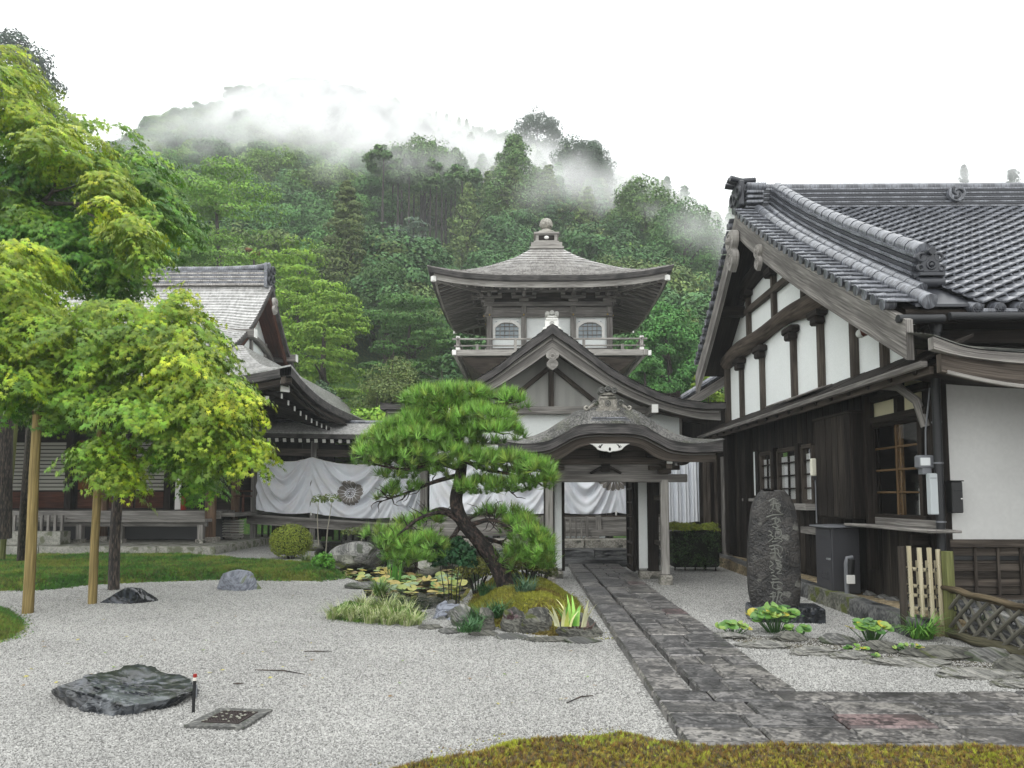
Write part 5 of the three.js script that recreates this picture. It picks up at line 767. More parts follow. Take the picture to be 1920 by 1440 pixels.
  tb(13.2, 16.9, 5.95, 6.1, 0.11, RX - 0.048); mesh('log_beam', tube([V(RX - 0.05, 6.6, -17), V(RX - 0.05, 6.75, -15.4), V(RX - 0.05, 6.62, -13.6)], 0.2, 8), M.wDark, t);
  for (const d of [16.7, 15.0]) mesh('bracket', box(RX - 0.1, 6.42, -d, 0.2, 0.2, 0.46, 0.05), M.wDark, t);
  for (const y of [4.38]) mesh('timber_peg', box(RX - 0.07, y, -10.5, 0.1, 0.06, 0.3), M.wDark, t);
  // pent roof over the windows
  const pr = new THREE.Group(); pr.name = 'pent_roof'; t.add(pr);
  for (let k = 0; k < 12; k++) { const d0 = lerp(8.5, 19.4, k / 12), d1 = lerp(8.5, 19.4, (k + 1) / 12) - 0.008; mesh('roof_board', slab((a, b) => V(lerp(4.72, RX, b), 3.3 + 0.32 * b + 0.006 * (k % 2), -lerp(d0, d1, a)), (a, b) => V(lerp(4.72, RX, b), 3.26 + 0.32 * b, -lerp(d0, d1, a)), 1, 1, 1, 0.6), M.wDark, pr); }
  mesh('eave_batten', box(4.74, 3.25, -13.95, 0.08, 0.07, 10.95), M.wGrey, pr); mesh('eave_batten', box(4.84, 3.18, -13.95, 0.05, 0.1, 10.9), M.wBrown, pr);
  mesh('loose_board', boxR(5.05, 3.52, -13.6, 0.32, 0.03, 1.7, 0.02, 0.005, 0, 0.3), M.wGrey, pr); mesh('loose_board', boxR(5.0, 3.49, -12.6, 0.28, 0.03, 1.5, -0.03, 0.005, 0, 0.3), M.wGrey, pr);
  for (let k = 0; k < 18; k++) mesh('rafter', beam(V(4.78, 3.2, -8.8 - k * 0.6), V(RX, 3.5, -8.8 - k * 0.6), 0.06, 0.08), M.wDark, pr);
  // lower wall of dark boards, openings left for the windows
  const W = [[9.66, 11.02, 1.42, 2.72], [13.25, 16.2, 1.58, 2.62]];
  for (let d = 9.45; d < 18.5; d += 0.245) {
    const o = W.find((w) => d + 0.12 > w[0] && d + 0.12 < w[1]), dd = 0.238, m = R() < 0.85 ? M.wDark : M.board, low = d < 11.1 ? M.board : m;
    if (o) { mesh('board', box(RX + 0.02 + R() * 0.01, (0.22 + o[2]) / 2, -d - 0.12, 0.03, o[2] - 0.22, dd), low, t); mesh('board', box(RX + 0.02 + R() * 0.01, (o[3] + 3.4) / 2, -d - 0.12, 0.03, 3.4 - o[3], dd), m, t); }
    else mesh('board', box(RX + 0.02 + R() * 0.01, 1.8, -d - 0.12, 0.03, 3.2, dd), m, t);
  }
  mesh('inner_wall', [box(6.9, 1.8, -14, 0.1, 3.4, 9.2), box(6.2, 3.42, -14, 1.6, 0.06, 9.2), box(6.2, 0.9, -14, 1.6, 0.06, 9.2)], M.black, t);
  // large window with brown glazing bars
  { const [a, b, y0, y1] = W[0], w = new THREE.Group(); w.name = 'window'; t.add(w); const x = RX + 0.0, md = (a + b) / 2; mesh('frame', [box(x, y1 + 0.04, -md, 0.14, 0.1, b - a + 0.2), box(x, y0 - 0.04, -md, 0.14, 0.1, b - a + 0.2), box(x, (y0 + y1) / 2, -a, 0.13, y1 - y0, 0.09), box(x, (y0 + y1) / 2, -b, 0.13, y1 - y0, 0.09)], M.wDark, w); mesh('glazing_bars', [box(x, (y0 + y1) / 2, -md, 0.05, y1 - y0, 0.045), box(x + 0.03, (y0 + y1) / 2, -md + 0.06, 0.05, y1 - y0, 0.04), ...[0.25, 0.5, 0.75].map((k) => box(x, lerp(y0, y1, k), -md, 0.035, 0.028, b - a))], wood(g8(72, 56, 38), g8(118, 96, 68), 17, 0.6), w); for (let i = 0; i < 2; i++) for (let k = 0; k < 4; k++) mesh('pane', box(x + 0.005, lerp(y0, y1, (k + 0.5) / 4), -lerp(a, b, (i + 0.5) / 2), 0.006, (y1 - y0) / 4 - 0.03, (b - a) / 2 - 0.05, 0.001), M.glass, w); mesh('paper_notice', box(x + 0.08, 1.62, -9.86, 0.01, 0.36, 0.22), M.white, w); mesh('paper_notice', box(x + 0.08, 1.93, -9.86, 0.01, 0.16, 0.12), M.white, w); }
  // small sash windows, four rows of panes
  { const [a, b, y0, y1] = W[1]; for (const [c, e, nb] of [[13.28, 13.75, 1], [14.05, 15.05, 2], [15.45, 16.15, 2]]) { const w = new THREE.Group(); w.name = 'window'; t.add(w); const md = (c + e) / 2, x = RX; mesh('frame', [box(x, y1, -md, 0.12, 0.08, e - c), box(x, y0, -md, 0.12, 0.1, e - c), box(x, (y0 + y1) / 2, -c, 0.12, y1 - y0, 0.07), box(x, (y0 + y1) / 2, -e, 0.12, y1 - y0, 0.07)], M.wBrown, w); const bars = [1, 2, 3].map((k) => box(x, lerp(y0, y1, k / 4), -md, 0.04, 0.03, e - c)); if (nb === 2) bars.push(box(x, (y0 + y1) / 2, -md, 0.04, y1 - y0, 0.035)); mesh('glazing_bars', bars, M.wDark, w); for (let i = 0; i < nb; i++) for (let k = 0; k < 4; k++) { mesh('pane', box(x + 0.012, lerp(y0, y1, (k + 0.5) / 4), -lerp(c, e, (i + 0.5) / nb), 0.006, (y1 - y0) / 4 - 0.03, (e - c) / nb - 0.05, 0.001), M.glass, w); } mesh('reflection_blind', box(x + 0.03, (y0 + y1) / 2 - 0.06, -md, 0.01, y1 - y0 - 0.14, e - c - 0.06), S({ color: 0xd2d4d2, roughness: 0.9 }), w); } for (const d of [13.9, 15.25, 16.3]) mesh('window_post', box(RX - 0.02, 2.1, -d, 0.14, 1.2, 0.16), M.wDark, t); }  // pale blind behind the glass also imitates sky reflected in the panes
  mesh('window_sill', box(RX - 0.1, 1.49, -13.6, 0.2, 0.12, 0.7), M.wPale, t); mesh('window_sill', box(RX - 0.06, 1.06, -13.2, 0.14, 0.12, 1.0), M.wGrey, t); mesh('window_sill', box(RX - 0.05, 1.6, -16.9, 0.12, 0.07, 0.9), M.wPale, t);
  mesh('white_strip', box(RX - 0.02, 2.2, -16.55, 0.04, 1.0, 0.18), M.plaster, t);
  for (const d of [16.95, 18.35, 18.55]) mesh('wall_post', box(RX - 0.08, 1.8, -d, 0.18, 3.1, 0.2), M.wDark, t);
  mesh('corner_pillar', box(5.2, 1.65, -18.9, 0.24, 2.9, 0.24), M.wDark, t);
  // shutter case: boards standing proud of the wall
  { const o = new THREE.Group(); o.name = 'shutter_case'; t.add(o); for (let k = 0; k < 6; k++) mesh('plank', box(5.0 + 0.006 * (k % 2), 2.16, -11.12 - 0.225 * k, 0.028, 1.6, 0.216), k === 2 || k === 1 ? M.board : M.wDark, o); mesh('side', box(5.18, 2.16, -11.01, 0.34, 1.6, 0.03), M.wDark, o); mesh('side', box(5.18, 2.16, -12.36, 0.34, 1.6, 0.03), M.wDark, o); mesh('top', box(5.17, 2.98, -11.7, 0.4, 0.04, 1.42), M.wDark, o); mesh('bottom', box(5.17, 1.36, -11.7, 0.34, 0.04, 1.34), M.wDark, o); mesh('post', box(5.25, 1.9, -10.96 + 0.0, 0.14, 2.6, 0.08), M.wDark, o); }
  { const o = new THREE.Group(); o.name = 'shelf'; t.add(o); mesh('board', box(5.14, 1.26, -10.05, 0.42, 0.035, 2.3), M.wGrey, o); mesh('back_board', box(5.3, 1.33, -10.2, 0.05, 0.1, 1.9), M.wGrey, o); mesh('bracket', [box(5.2, 1.12, -9.6, 0.26, 0.2, 0.1, 0.04), box(5.26, 0.94, -9.6, 0.14, 0.2, 0.1, 0.04)], M.wDark, o); }
  // frieze over the window, brace, corner post
  const cream = S({ color: 0xc9c3a4, roughness: 0.9 });
  mesh('frieze_panel', box(RX - 0.005, 2.98, -10.62, 0.03, 0.22, 0.66), cream, t); mesh('frieze_panel', box(RX - 0.005, 2.98, -9.87, 0.03, 0.22, 0.4), cream, t); mesh('frieze_panel', box(RX - 0.005, 3.3, -9.8, 0.03, 0.16, 0.5), cream, t);
  mesh('frieze_rail', box(RX - 0.03, 3.15, -10.3, 0.12, 0.1, 1.7), M.wDark, t); mesh('frieze_rail', box(RX - 0.03, 2.82, -10.3, 0.13, 0.1, 1.7), M.wDark, t); mesh('frieze_post', box(RX - 0.03, 2.98, -10.2, 0.1, 0.3, 0.1), M.wDark, t);
  mesh('brace', tube([V(4.98, 3.22, -10.0), V(5.1, 3.16, -9.75), V(5.24, 2.95, -9.58), V(5.3, 2.6, -9.5)], 0.06, 7), M.wGrey, t);
  mesh('corner_post', box(RX + 0.06, 1.75, -9.44, 0.18, 3.1, 0.18), M.wDark, t);
  for (let k = 0; k < 5; k++) mesh('foundation_stone', rockGeo(600 + k, 0.32, 0.2, 0.3, 3, 8, 0.05).translate(RX - 0.02, 0.16, -9.8 - k * 0.36), M.rockGrey, t);
  // south wall
  mesh('south_wall', box(6.1, 2.16, -RD0 - 0.02, 1.34, 2.1, 0.1), M.plasterShaded, t);  // porch shade is put into this darker plaster
  mesh('south_post', box(6.83, 2.0, -RD0 + 0.02, 0.18, 2.6, 0.18), M.wDark, t); mesh('south_wall', box(7.9, 3.0, -RD0 - 0.02, 2.0, 0.7, 0.1), M.plaster, t); mesh('south_rail', box(7.8, 2.55, -RD0 + 0.02, 2.0, 0.16, 0.14), M.wGrey, t); mesh('south_boards', box(7.8, 1.6, -RD0 - 0.02, 2.0, 1.8, 0.06), M.wDark, t);
  mesh('sill_rail', box(6.35, 1.09, -RD0 + 0.03, 1.8, 0.1, 0.12), M.wBrown, t);
  for (let k = 0; k < 6; k++) mesh('wainscot_board', boxR(6.35, 0.98 - k * 0.098, -RD0 + 0.0 - 0.003 * k, 1.8, 0.1, 0.02, 0, 0.004, -0.12), k % 2 ? M.board : M.wBrown, t);
  for (let k = 0; k < 7; k++) mesh('wainscot_batten', box(5.5 + k * 0.29, 0.73, -RD0 + 0.035, 0.035, 0.62, 0.03), M.wBrown, t);
  mesh('wainscot_rail', box(6.35, 0.4, -RD0 + 0.035, 1.8, 0.07, 0.05), M.wBrown, t);
  mesh('foundation', box(6.35, 0.18, -RD0 - 0.02, 1.9, 0.4, 0.2), M.stoneWet, t);
  mesh('eave_soffit', box(9, 3.87, -9.15, 7.6, 0.05, 0.6), M.wDark, t); mesh('upper_south_wall', box(9, 3.6, -RD0 - 0.03, 7.4, 0.6, 0.1), M.wDark, t); mesh('eave_beam', box(8.9, 3.76, -9.35, 7.4, 0.2, 0.16), M.wDark, t);
  // porch roof with curved copper edge
  const pe = curve1([[4.66, 3.5], [5.05, 3.366], [5.675, 3.305], [7, 3.25], [9, 3.3]]), pf = curve1([[4.66, 3.36], [4.95, 3.28], [5.675, 3.19], [7, 3.13], [9, 3.18]]), pg = curve1([[4.7, 3.13], [5.15, 3.02], [5.675, 2.93], [7, 2.86], [9, 2.9]]);
  const po = new THREE.Group(); po.name = 'porch_roof'; t.add(po);
  mesh('copper_sheet', courses((a, b) => { const x = lerp(4.66, 9, a); return V(x, pe(x) + lerp(0.26, 0, b) + 0.05 * Math.sin(b * 3), -lerp(9.38, 8.12, b)); }, 14, 30, 0.014, 4, 1.2), M.copper, po);
  mesh('edge_board', band(4.66, 9, 26, pe, pf, -8.13, -8.24), M.wGrey, po); mesh('fascia', band(4.78, 9, 26, (x) => pf(x) - 0.003, pg, -8.2, -8.3), M.wBrown, po); mesh('moulding', band(4.84, 9, 26, (x) => pg(x) + 0.03, (x) => pg(x) - 0.01, -8.18, -8.22), M.wPale, po); mesh('soffit', band(4.9, 9, 26, (x) => pf(x) - 0.02, (x) => pf(x) - 0.06, -8.32, -9.36), M.wDark, po);
  mesh('added_shade_wall', [box(7.3, 1.6, -8.4, 0.14, 3.0, 1.9)], M.wDark, t);  // unseen wall added to keep sky light off the south wall
  // gutter and rain pipe
  const dp = mesh('rain_pipe', [tube([V(5.2, 3.9, -9.0), V(5.2, 3.72, -9.02), V(5.23, 3.1, -9.12), V(5.27, 2.0, -9.2), V(5.27, 0.6, -9.22)], 0.052, 12), tube([V(5.2, 3.94, -9.0), V(5.2, 3.74, -9.01)], [0.11, 0.06], 12)], M.iron, t);
  for (const y of [2.62, 2.1, 1.36]) mesh('pipe_clamp', tube([V(5.262, y, -9.19), V(5.262, y + 0.02, -9.19)], 0.06, 12), M.greyPaint, dp);
  mesh('gutter', [tube([V(4.62, 3.87, -8.8), V(5.2, 3.88, -8.84)], 0.055, 8), tube([V(5.25, 3.9, -8.8), V(11, 3.9, -8.8)], 0.05, 8)], M.iron, t);
}
// small fittings on the house
{
  const l = thing('wall_lamp', 'brown cylinder lamp with pale lens under the tiled eave', 'lamp', V(5.12, 4.12, -10.5)); mesh('body', tube([V(0.2, 0.06, 0.2), V(-0.12, -0.03, -0.05)], [0.05, 0.065], 12), S({ color: 0x5a2e20, roughness: 0.5 }), l); mesh('lens', new THREE.SphereGeometry(0.068, 12, 8).translate(-0.13, -0.035, -0.06), S({ color: 0xd9dcd6, roughness: 0.2 }), l); mesh('arm', tube([V(0.2, 0.06, 0.2), V(0.26, 0.1, 0.2)], 0.02, 6), M.iron, l);
  for (const [k, x] of [0, 0.12, 0.22].entries()) single('cable', tube([V(5.24, 3.95, -9.75 + x), V(5.2, 3.7, -9.72 + x), V(5.27, 3.4, -9.8 + x)], 0.008, 5), M.black, ['first thin cable hanging over white plaster, next to the wall lamp', 'middle one of three thin cables hanging over white plaster', 'thin cable hanging over white plaster nearest the rain pipe'][k], 'cable', 'cables hanging under the tiled eave');
  const e = thing('electric_meter', 'grey glass fronted electricity meter fixed beside the rain pipe', 'meter', V(5.15, 2.13, -9.3)); mesh('case', [box(0, 0, 0, 0.2, 0.17, 0.14, 0.02), box(0, -0.12, 0, 0.12, 0.08, 0.1)], M.greyPaint, e); mesh('dial', box(-0.03, 0.0, 0.075, 0.12, 0.1, 0.02), S({ color: 0xc8cccc, roughness: 0.15 }), e); mesh('cable', tube([V(0.02, 0.08, 0), V(0.02, 0.4, 0.02), V(0.08, 0.95, 0.05)], 0.012, 6), M.greyPaint, e);
  const c = thing('cable_box', 'tall pale grey cable box mounted left of the rain pipe', 'box', V(5.19, 1.72, -9.22)); mesh('case', box(0, 0, 0, 0.1, 0.52, 0.1, 0.01), S({ color: 0xaeb4b6, roughness: 0.5 }), c); mesh('lid_seam', box(-0.01, 0.2, 0.052, 0.08, 0.008, 0.004), M.greyPaint, c);
  const b = thing('letter_box', 'black letter box hanging on the white wall right of the pipe', 'mailbox', V(5.5, 1.68, -9.28)); mesh('case', box(0, 0, 0, 0.14, 0.4, 0.14, 0.012), M.black, b); mesh('flap', box(0, 0.08, 0.074, 0.12, 0.012, 0.008), M.iron, b); mesh('latch', box(0.045, -0.02, 0.076, 0.02, 0.014, 0.01), M.white, b); mesh('lid', box(0, 0.205, 0.01, 0.15, 0.014, 0.16), M.black, b);
  const d = thing('door_light', 'small cream lamp on the edge of the dark shutter case', 'lamp', V(4.95, 2.18, -12.34)); mesh('shade', box(0, 0.0, 0, 0.09, 0.3, 0.08, 0.015), S({ color: 0xd8d6c4, roughness: 0.4 }), d); mesh('base', box(0.02, -0.18, 0, 0.06, 0.07, 0.06), M.iron, d); mesh('conduit', tube([V(0.03, -0.2, 0), V(0.03, -0.95, 0)], 0.012, 6), M.greyPaint, d);
  // steel cabinet
  const k = thing('steel_cabinet', 'dark grey steel cabinet with a sloping lid standing on the earth strip', 'cabinet', V(4.97, 0.2, -11.55));
  mesh('body', box(0, 0.5, 0, 0.42, 1.0, 0.62, 0.01), M.steel = S({ color: 0x3c3c40, roughness: 0.45 }), k); mesh('lid', boxR(0, 1.02, 0, 0.56, 0.025, 0.76, 0, 0.005, 0, 0.03), M.greyPaint, k); mesh('door', box(-0.215, 0.5, 0, 0.012, 0.94, 0.56, 0.004), M.steel, k);
  mesh('handle', box(-0.235, 0.52, 0.22, 0.03, 0.03, 0.12), S({ color: 0xb9bcbe, roughness: 0.3, metalness: 0.8 }), k); for (let i = 0; i < 8; i++) mesh('louvre', box(-0.225, 0.2 + 0.035 * (i % 4), i < 4 ? 0.1 : -0.1, 0.012, 0.012, 0.12), M.steel, k);
  { const cv = document.createElement('canvas'); cv.width = 256; cv.height = 64; const g = cv.getContext('2d'); g.fillStyle = '#3c3c40'; g.fillRect(0, 0, 256, 64); g.fillStyle = '#e6e6e4'; g.font = 'bold 44px sans-serif'; g.textBaseline = 'middle'; g.fillText('第一消火栓', 8, 34, 240); const tx = new THREE.CanvasTexture(cv); tx.colorSpace = THREE.SRGBColorSpace; const pg = new THREE.PlaneGeometry(0.3, 0.075).rotateY(-Math.PI / 2).translate(-0.2235, 0.83, 0.02); mesh('lettering', pg, S({ map: tx, roughness: 0.5 }), k); }
  const p = thing('pipe_stand', 'dark pipe stand with white plate between curb and steel cabinet', 'post', V(4.86, 0.2, -11.0)); mesh('post', tube([V(0, 0, 0), V(0, 0.48, 0), V(0.02, 0.56, 0), V(0.1, 0.57, 0)], 0.035, 9), M.greyPaint, p); mesh('tap', [tube([V(0.05, 0.3, 0), V(0.07, 0.55, 0.02)], 0.06, 8)], M.black, p); mesh('plate', box(0.04, 0.25, 0.05, 0.12, 0.13, 0.03), M.white, p);
  single('earth_strip', [slab((a, b) => V(lerp(4.72, RX, b), 0.2 + 0.02 * Math.sin(a * 20), -lerp(8.9, 20, a)), (a, b) => V(lerp(4.72, RX, b), -0.1, -lerp(8.9, 20, a)), 30, 2, 11, 0.7)], M.earth, 'strip of bare brown earth along the foot of the house', 'earth', null, 'structure');
}
// kerb of long stones along the house
{
  const o = thing('stone_kerb', 'row of long cut stones edging the earth strip before the house', 'kerb');
  for (const [a, b, m] of [[8.75, 10.45, M.stoneWet], [10.48, 12.0, M.rockMoss], [12.03, 14.2, M.stoneWet], [14.23, 16.6, M.stoneWet], [16.63, 19.3, M.stoneWet]]) { const z = -(a + b) / 2, x = 4.68 + (z + 9) * -0.018; const g = new THREE.BoxGeometry(0.24, 0.28, b - a - 0.02, 4, 4, 16).toNonIndexed(), p = g.attributes.position, uv = g.attributes.uv; for (let i = 0; i < p.count; i++) { const q = V(p.getX(i), p.getY(i), p.getZ(i)); p.setXYZ(i, q.x + 0.03 * (f3(q.x * 6, q.y * 6, q.z * 4 + a, 3) - 0.5), q.y + 0.025 * (f3(q.x * 5, q.y * 5, q.z * 5 + a, 5) - 0.5), q.z); uv.setXY(i, q.z, q.x + q.y); } g.computeVertexNormals(); mesh('kerb_stone', g.translate(x + 0.06, 0.1, z), m, o); }
}
// side building and tiled roof in the gap between hall and house
{
  const t = thing('side_gallery', 'narrow side building with white panel and brown boards behind the hedge', 'building');
  mesh('white_panel', box(5.55, 2.2, -18.75, 0.5, 1.05, 0.06), M.plaster, t); mesh('brown_panel', box(5.55, 1.32, -18.75, 0.5, 0.6, 0.06), M.wRed, t); mesh('grey_panel', box(5.55, 0.75, -18.75, 0.5, 0.55, 0.06), M.wBrown, t); mesh('rail', box(5.5, 1.66, -18.68, 0.7, 0.1, 0.1), M.wGrey, t);
  const p = mesh('post', box(5.2, 1.4, -18.65, 0.15, 2.6, 0.15), M.wGrey, t); mesh('footing', box(5.2, 0.1, -18.65, 0.26, 0.2, 0.26), M.granite, p);
  for (let k = 0; k < 6; k++) mesh('plank', box(4.66 + k * 0.1, 1.75, -18.95 - 0.02 * (k % 2), 0.094, 2.5, 0.05), k % 3 ? M.wBrown : M.wDark, t);
  mesh('shingle_roof', courses((a, b) => V(lerp(5.2, 6.2, a), lerp(3.1, 2.9, b), -lerp(19.4, 18.3, b)), 6, 4, 0.03, 1, 1), M.shingle, t); mesh('dark_window', box(5.75, 2.0, -18.7, 0.16, 0.5, 0.03), M.black, t);
  mesh('back_wall', box(5.4, 1.6, -19.6, 2.4, 3.2, 0.06), M.wDark, t);
  const r = thing('rear_tiled_roof', 'grey tiled roof slope showing between the gable hall and the house', 'roof');
  const y = (x) => 4.35 + (x - 4.5) * 0.62, tg = (x, z) => { const g = grid((a, b) => V(lerp(-0.02, 0.31, a), 0.03 * Math.cos(b * 6.28 + 1) + 0.035 * a, lerp(0, 0.29, b)), 1, 7, 0.3, 0.3); return g; };
  const T = mg([tg()]); for (let i = 0; i < 12; i++) for (let k = 0; k < 9; k++) { const x = 3.7 + i * 0.26, o = mesh('roof_tile', T, M.tile, r); o.position.set(x, y(x) + 0.05, -20.1 - k * 0.28); o.rotation.z = 0.5; }
  mesh('roof_deck', slab((a, b) => V(lerp(3.6, 7.2, a), y(lerp(3.6, 7.2, a)), -lerp(20, 23, b)), (a, b) => V(lerp(3.6, 7.2, a), y(lerp(3.6, 7.2, a)) - 0.1, -lerp(20, 23, b)), 2, 1), M.wDark, r);
  mesh('bargeboard', slab((a, b) => V(lerp(3.6, 7.2, a), y(lerp(3.6, 7.2, a)) - 0.02 - 0.3 * b, -19.98), (a, b) => V(lerp(3.6, 7.2, a), y(lerp(3.6, 7.2, a)) - 0.02 - 0.3 * b, -20.06), 2, 1, 4, 0.3), M.wGrey, r);
  mesh('verge_row', tube([V(3.6, y(3.6) + 0.1, -20.05), V(7.2, y(7.2) + 0.1, -20.05)], 0.09, 10), M.tile, r); mesh('wall', [box(5.6, 2.3, -20.6, 3.2, 4, 0.1)], M.wDark, r);
}

// ---------- stone path ----------
{
  const t = new THREE.Group(); t.name = 'stone_path'; scene.add(t); t.userData = { kind: 'structure', label: 'wet grey stone path leading to the gate and branching to the right', category: 'path' };
  const stoneAt = (x0, x1, d0, d1, top = 0.075, skew = 0) => {
    const g = 0.007 + R() * 0.006, w = x1 - x0 - g, l = d1 - d0 - g, h = 0.14, nx = Math.max(3, Math.round(w / 0.09)), nz = Math.max(3, Math.round(l / 0.09));
    const b = cbox(w, h, l, 0.016), gt = new THREE.PlaneGeometry(w - 0.034, l - 0.034, nx, nz).rotateX(-Math.PI / 2).translate(0, h / 2 + 0.002, 0).toNonIndexed();
    const sd = R() * 90, ou = R() * 3, ov = R() * 3;
    for (const q of [gt]) { const p = q.attributes.position, uv = q.attributes.uv; for (let i = 0; i < p.count; i++) { const a = p.getX(i), c = p.getZ(i), e = Math.min(w / 2 - 0.017 - Math.abs(a), l / 2 - 0.017 - Math.abs(c)); p.setY(i, p.getY(i) + sst(0, 0.04, e) * 0.014 * (f2(a * 6 + sd, c * 9, 3) - 0.35)); uv.setXY(i, a + ou, c + ov); } q.computeVertexNormals(); }
    const o = mesh('paving_stone', [b, gt], M.pave[R() < 0.52 ? 0 : R() < 0.95 ? 1 : 2], t);
    o.position.set((x0 + x1) / 2, top - h / 2 + (R() - 0.5) * 0.012, -(d0 + d1) / 2); o.rotation.set((R() - 0.5) * 0.012, (R() - 0.5) * 0.02 + skew, (R() - 0.5) * 0.012);
  };
  // main run: long border stones on the left, broken courses beside them
  let d = 6.2; while (d < 17.3) { const l = rr(0.7, 1.2); stoneAt(1.08, 1.42 + R() * 0.05, d, Math.min(d + l, 17.4)); d += l; }
  d = 6.2; while (d < 17.3) { const l = rr(0.3, 0.52), c = rr(1.76, 2.02), k = R(); if (k < 0.14) stoneAt(1.48, 2.3, d, d + l); else if (k < 0.3) { stoneAt(1.48, 1.48 + 0.27, d, d + l); stoneAt(1.75, 2.02, d, d + l); stoneAt(2.02, 2.3, d, d + l); } else { stoneAt(1.48, c, d, d + l); stoneAt(c, 2.3, d, d + l); } d += l; }
  // branch to the right
  for (const [a, b] of [[5.88, 6.19], [5.56, 5.87], [5.25, 5.55], [4.9, 5.24]]) { let q = 1.08; while (q < 6.6) { const w = rr(0.36, 0.8); stoneAt(q, q + w, a, b); q += w; } }
}
// ---------- moss ----------
function patch(poly, step, hf) {   // cushion over a polygon of [x, depth]
  const xs = poly.map((p) => p[0]), ds = poly.map((p) => p[1]), x0 = Math.min(...xs), x1 = Math.max(...xs), d0 = Math.min(...ds), d1 = Math.max(...ds), pos = [], uv = [];
  const nx = Math.ceil((x1 - x0) / step), nd = Math.ceil((d1 - d0) / step), H = (x, d) => hf(x, d, inside(poly, x, d) ? edgeDist(poly, x, d) : -edgeDist(poly, x, d));
  const ix = [], id = new Map(); const vid = (i, j) => { const k = j * 100000 + i; if (!id.has(k)) { const x = x0 + i * step, d = d0 + j * step; id.set(k, pos.length / 3); pos.push(x, H(x, d), -d); uv.push(x, d); } return id.get(k); };
  for (let j = -1; j <= nd; j++) for (let i = -1; i <= nx; i++) { const x = x0 + (i + 0.5) * step, d = d0 + (j + 0.5) * step; if (!inside(poly, x, d) && edgeDist(poly, x, d) > step * 0.9) continue; const a = vid(i, j), b = vid(i + 1, j), c = vid(i + 1, j + 1), e = vid(i, j + 1); ix.push(a, b, c, a, c, e); }
  const g = new THREE.BufferGeometry(); g.setIndex(ix); g.setAttribute('position', new THREE.Float32BufferAttribute(pos, 3)); g.setAttribute('uv', new THREE.Float32BufferAttribute(uv, 2)); g.computeVertexNormals(); return g.toNonIndexed();
}
const tuftG = (() => { const r = RNG(61), pos = [], nor = []; for (let k = 0; k < 9; k++) { const a = r() * 6.28, t = 0.25 + 0.7 * r(), l = 0.7 + 0.5 * r(), dx = Math.cos(a) * t, dz = Math.sin(a) * t, w = 0.16; const n = V(dx, 0.9, dz).normalize(); for (const v of [[dx * 0.3 - dz * w, 0, dz * 0.3 + dx * w], [dx * 0.3 + dz * w, 0, dz * 0.3 - dx * w], [dx, l, dz]]) { pos.push(...v); nor.push(n.x, n.y, n.z); } } const g = new THREE.BufferGeometry(); g.setAttribute('position', new THREE.Float32BufferAttribute(pos, 3)); g.computeVertexNormals(); return g; })();
function mossBed(name, label, poly, hf, mat, n, size, hues, seed, hueScale = 1.2) {
  const o = thing(name, label, 'moss', V(0, 0, 0), null, 'stuff'), r = RNG(seed); mesh('cushion', patch(poly, name === 'moss_bed_front' ? 0.06 : 0.1, hf), mat, o); const L = [], xs = poly.map((p) => p[0]), ds = poly.map((p) => p[1]);
  const x0 = Math.min(...xs), x1 = Math.max(...xs), d0 = Math.min(...ds), d1 = Math.max(...ds); let tries = 0;
  while (L.length < n && tries++ < n * 6) { const x = lerp(x0, x1, r()), d = lerp(d0, d1, r()); if (!inside(poly, x, d)) continue; if (d > 6 && Math.abs(x) > d * 0.76) continue; const y = hf(x, d, edgeDist(poly, x, d)), q = clamp(f2(x * hueScale + 50, d * hueScale, seed, 4) * 1.9 - 0.45 + (r() - 0.5) * 0.5), h = hues[Math.min(hues.length - 1, Math.floor(q * hues.length))], b = 0.7 + 0.6 * r(), s = size * (0.6 + 0.8 * r()); L.push([TR(V(x, y - s * 0.15, -d), (r() - 0.5) * 0.7, r() * 6.28, (r() - 0.5) * 0.7, s, s * (0.8 + 0.6 * r()), s), C(h[0] * b, h[1] * b, h[2] * b)]); }
  for (let i = 0; i < n * 0.05; i++) { const k = Math.floor(r() * poly.length), a = poly[k], b = poly[(k + 1) % poly.length], q = r(), x = lerp(a[0], b[0], q) + (r() + r() - 1) * 0.14, d = lerp(a[1], b[1], q) + (r() + r() - 1) * 0.14; if (n2(x * 4, d * 4, seed) < 0.5 || inside(poly, x, d)) continue; const h = hues[Math.floor(r() * hues.length)], s = size * (0.4 + 0.5 * r()); L.push([TR(V(x, 0.002, -d), 0, r() * 6.28, 0, s, s * 0.8, s), C(...h)]); }
  scatter('tufts', tuftG, M.moss, L, o, 'stuff'); return o;
}
const YM = [[0.26, 0.27, 0.03], [0.2, 0.2, 0.03], [0.3, 0.29, 0.04], [0.17, 0.13, 0.03]];
const GM = [[0.05, 0.14, 0.02], [0.08, 0.21, 0.025], [0.11, 0.13, 0.03], [0.13, 0.25, 0.03], [0.2, 0.23, 0.04]];
const RM = [[0.34, 0.37, 0.03], [0.28, 0.3, 0.03], [0.24, 0.15, 0.03], [0.15, 0.09, 0.04], [0.32, 0.28, 0.04], [0.12, 0.1, 0.06], [0.22, 0.13, 0.03], [0.31, 0.36, 0.04]];
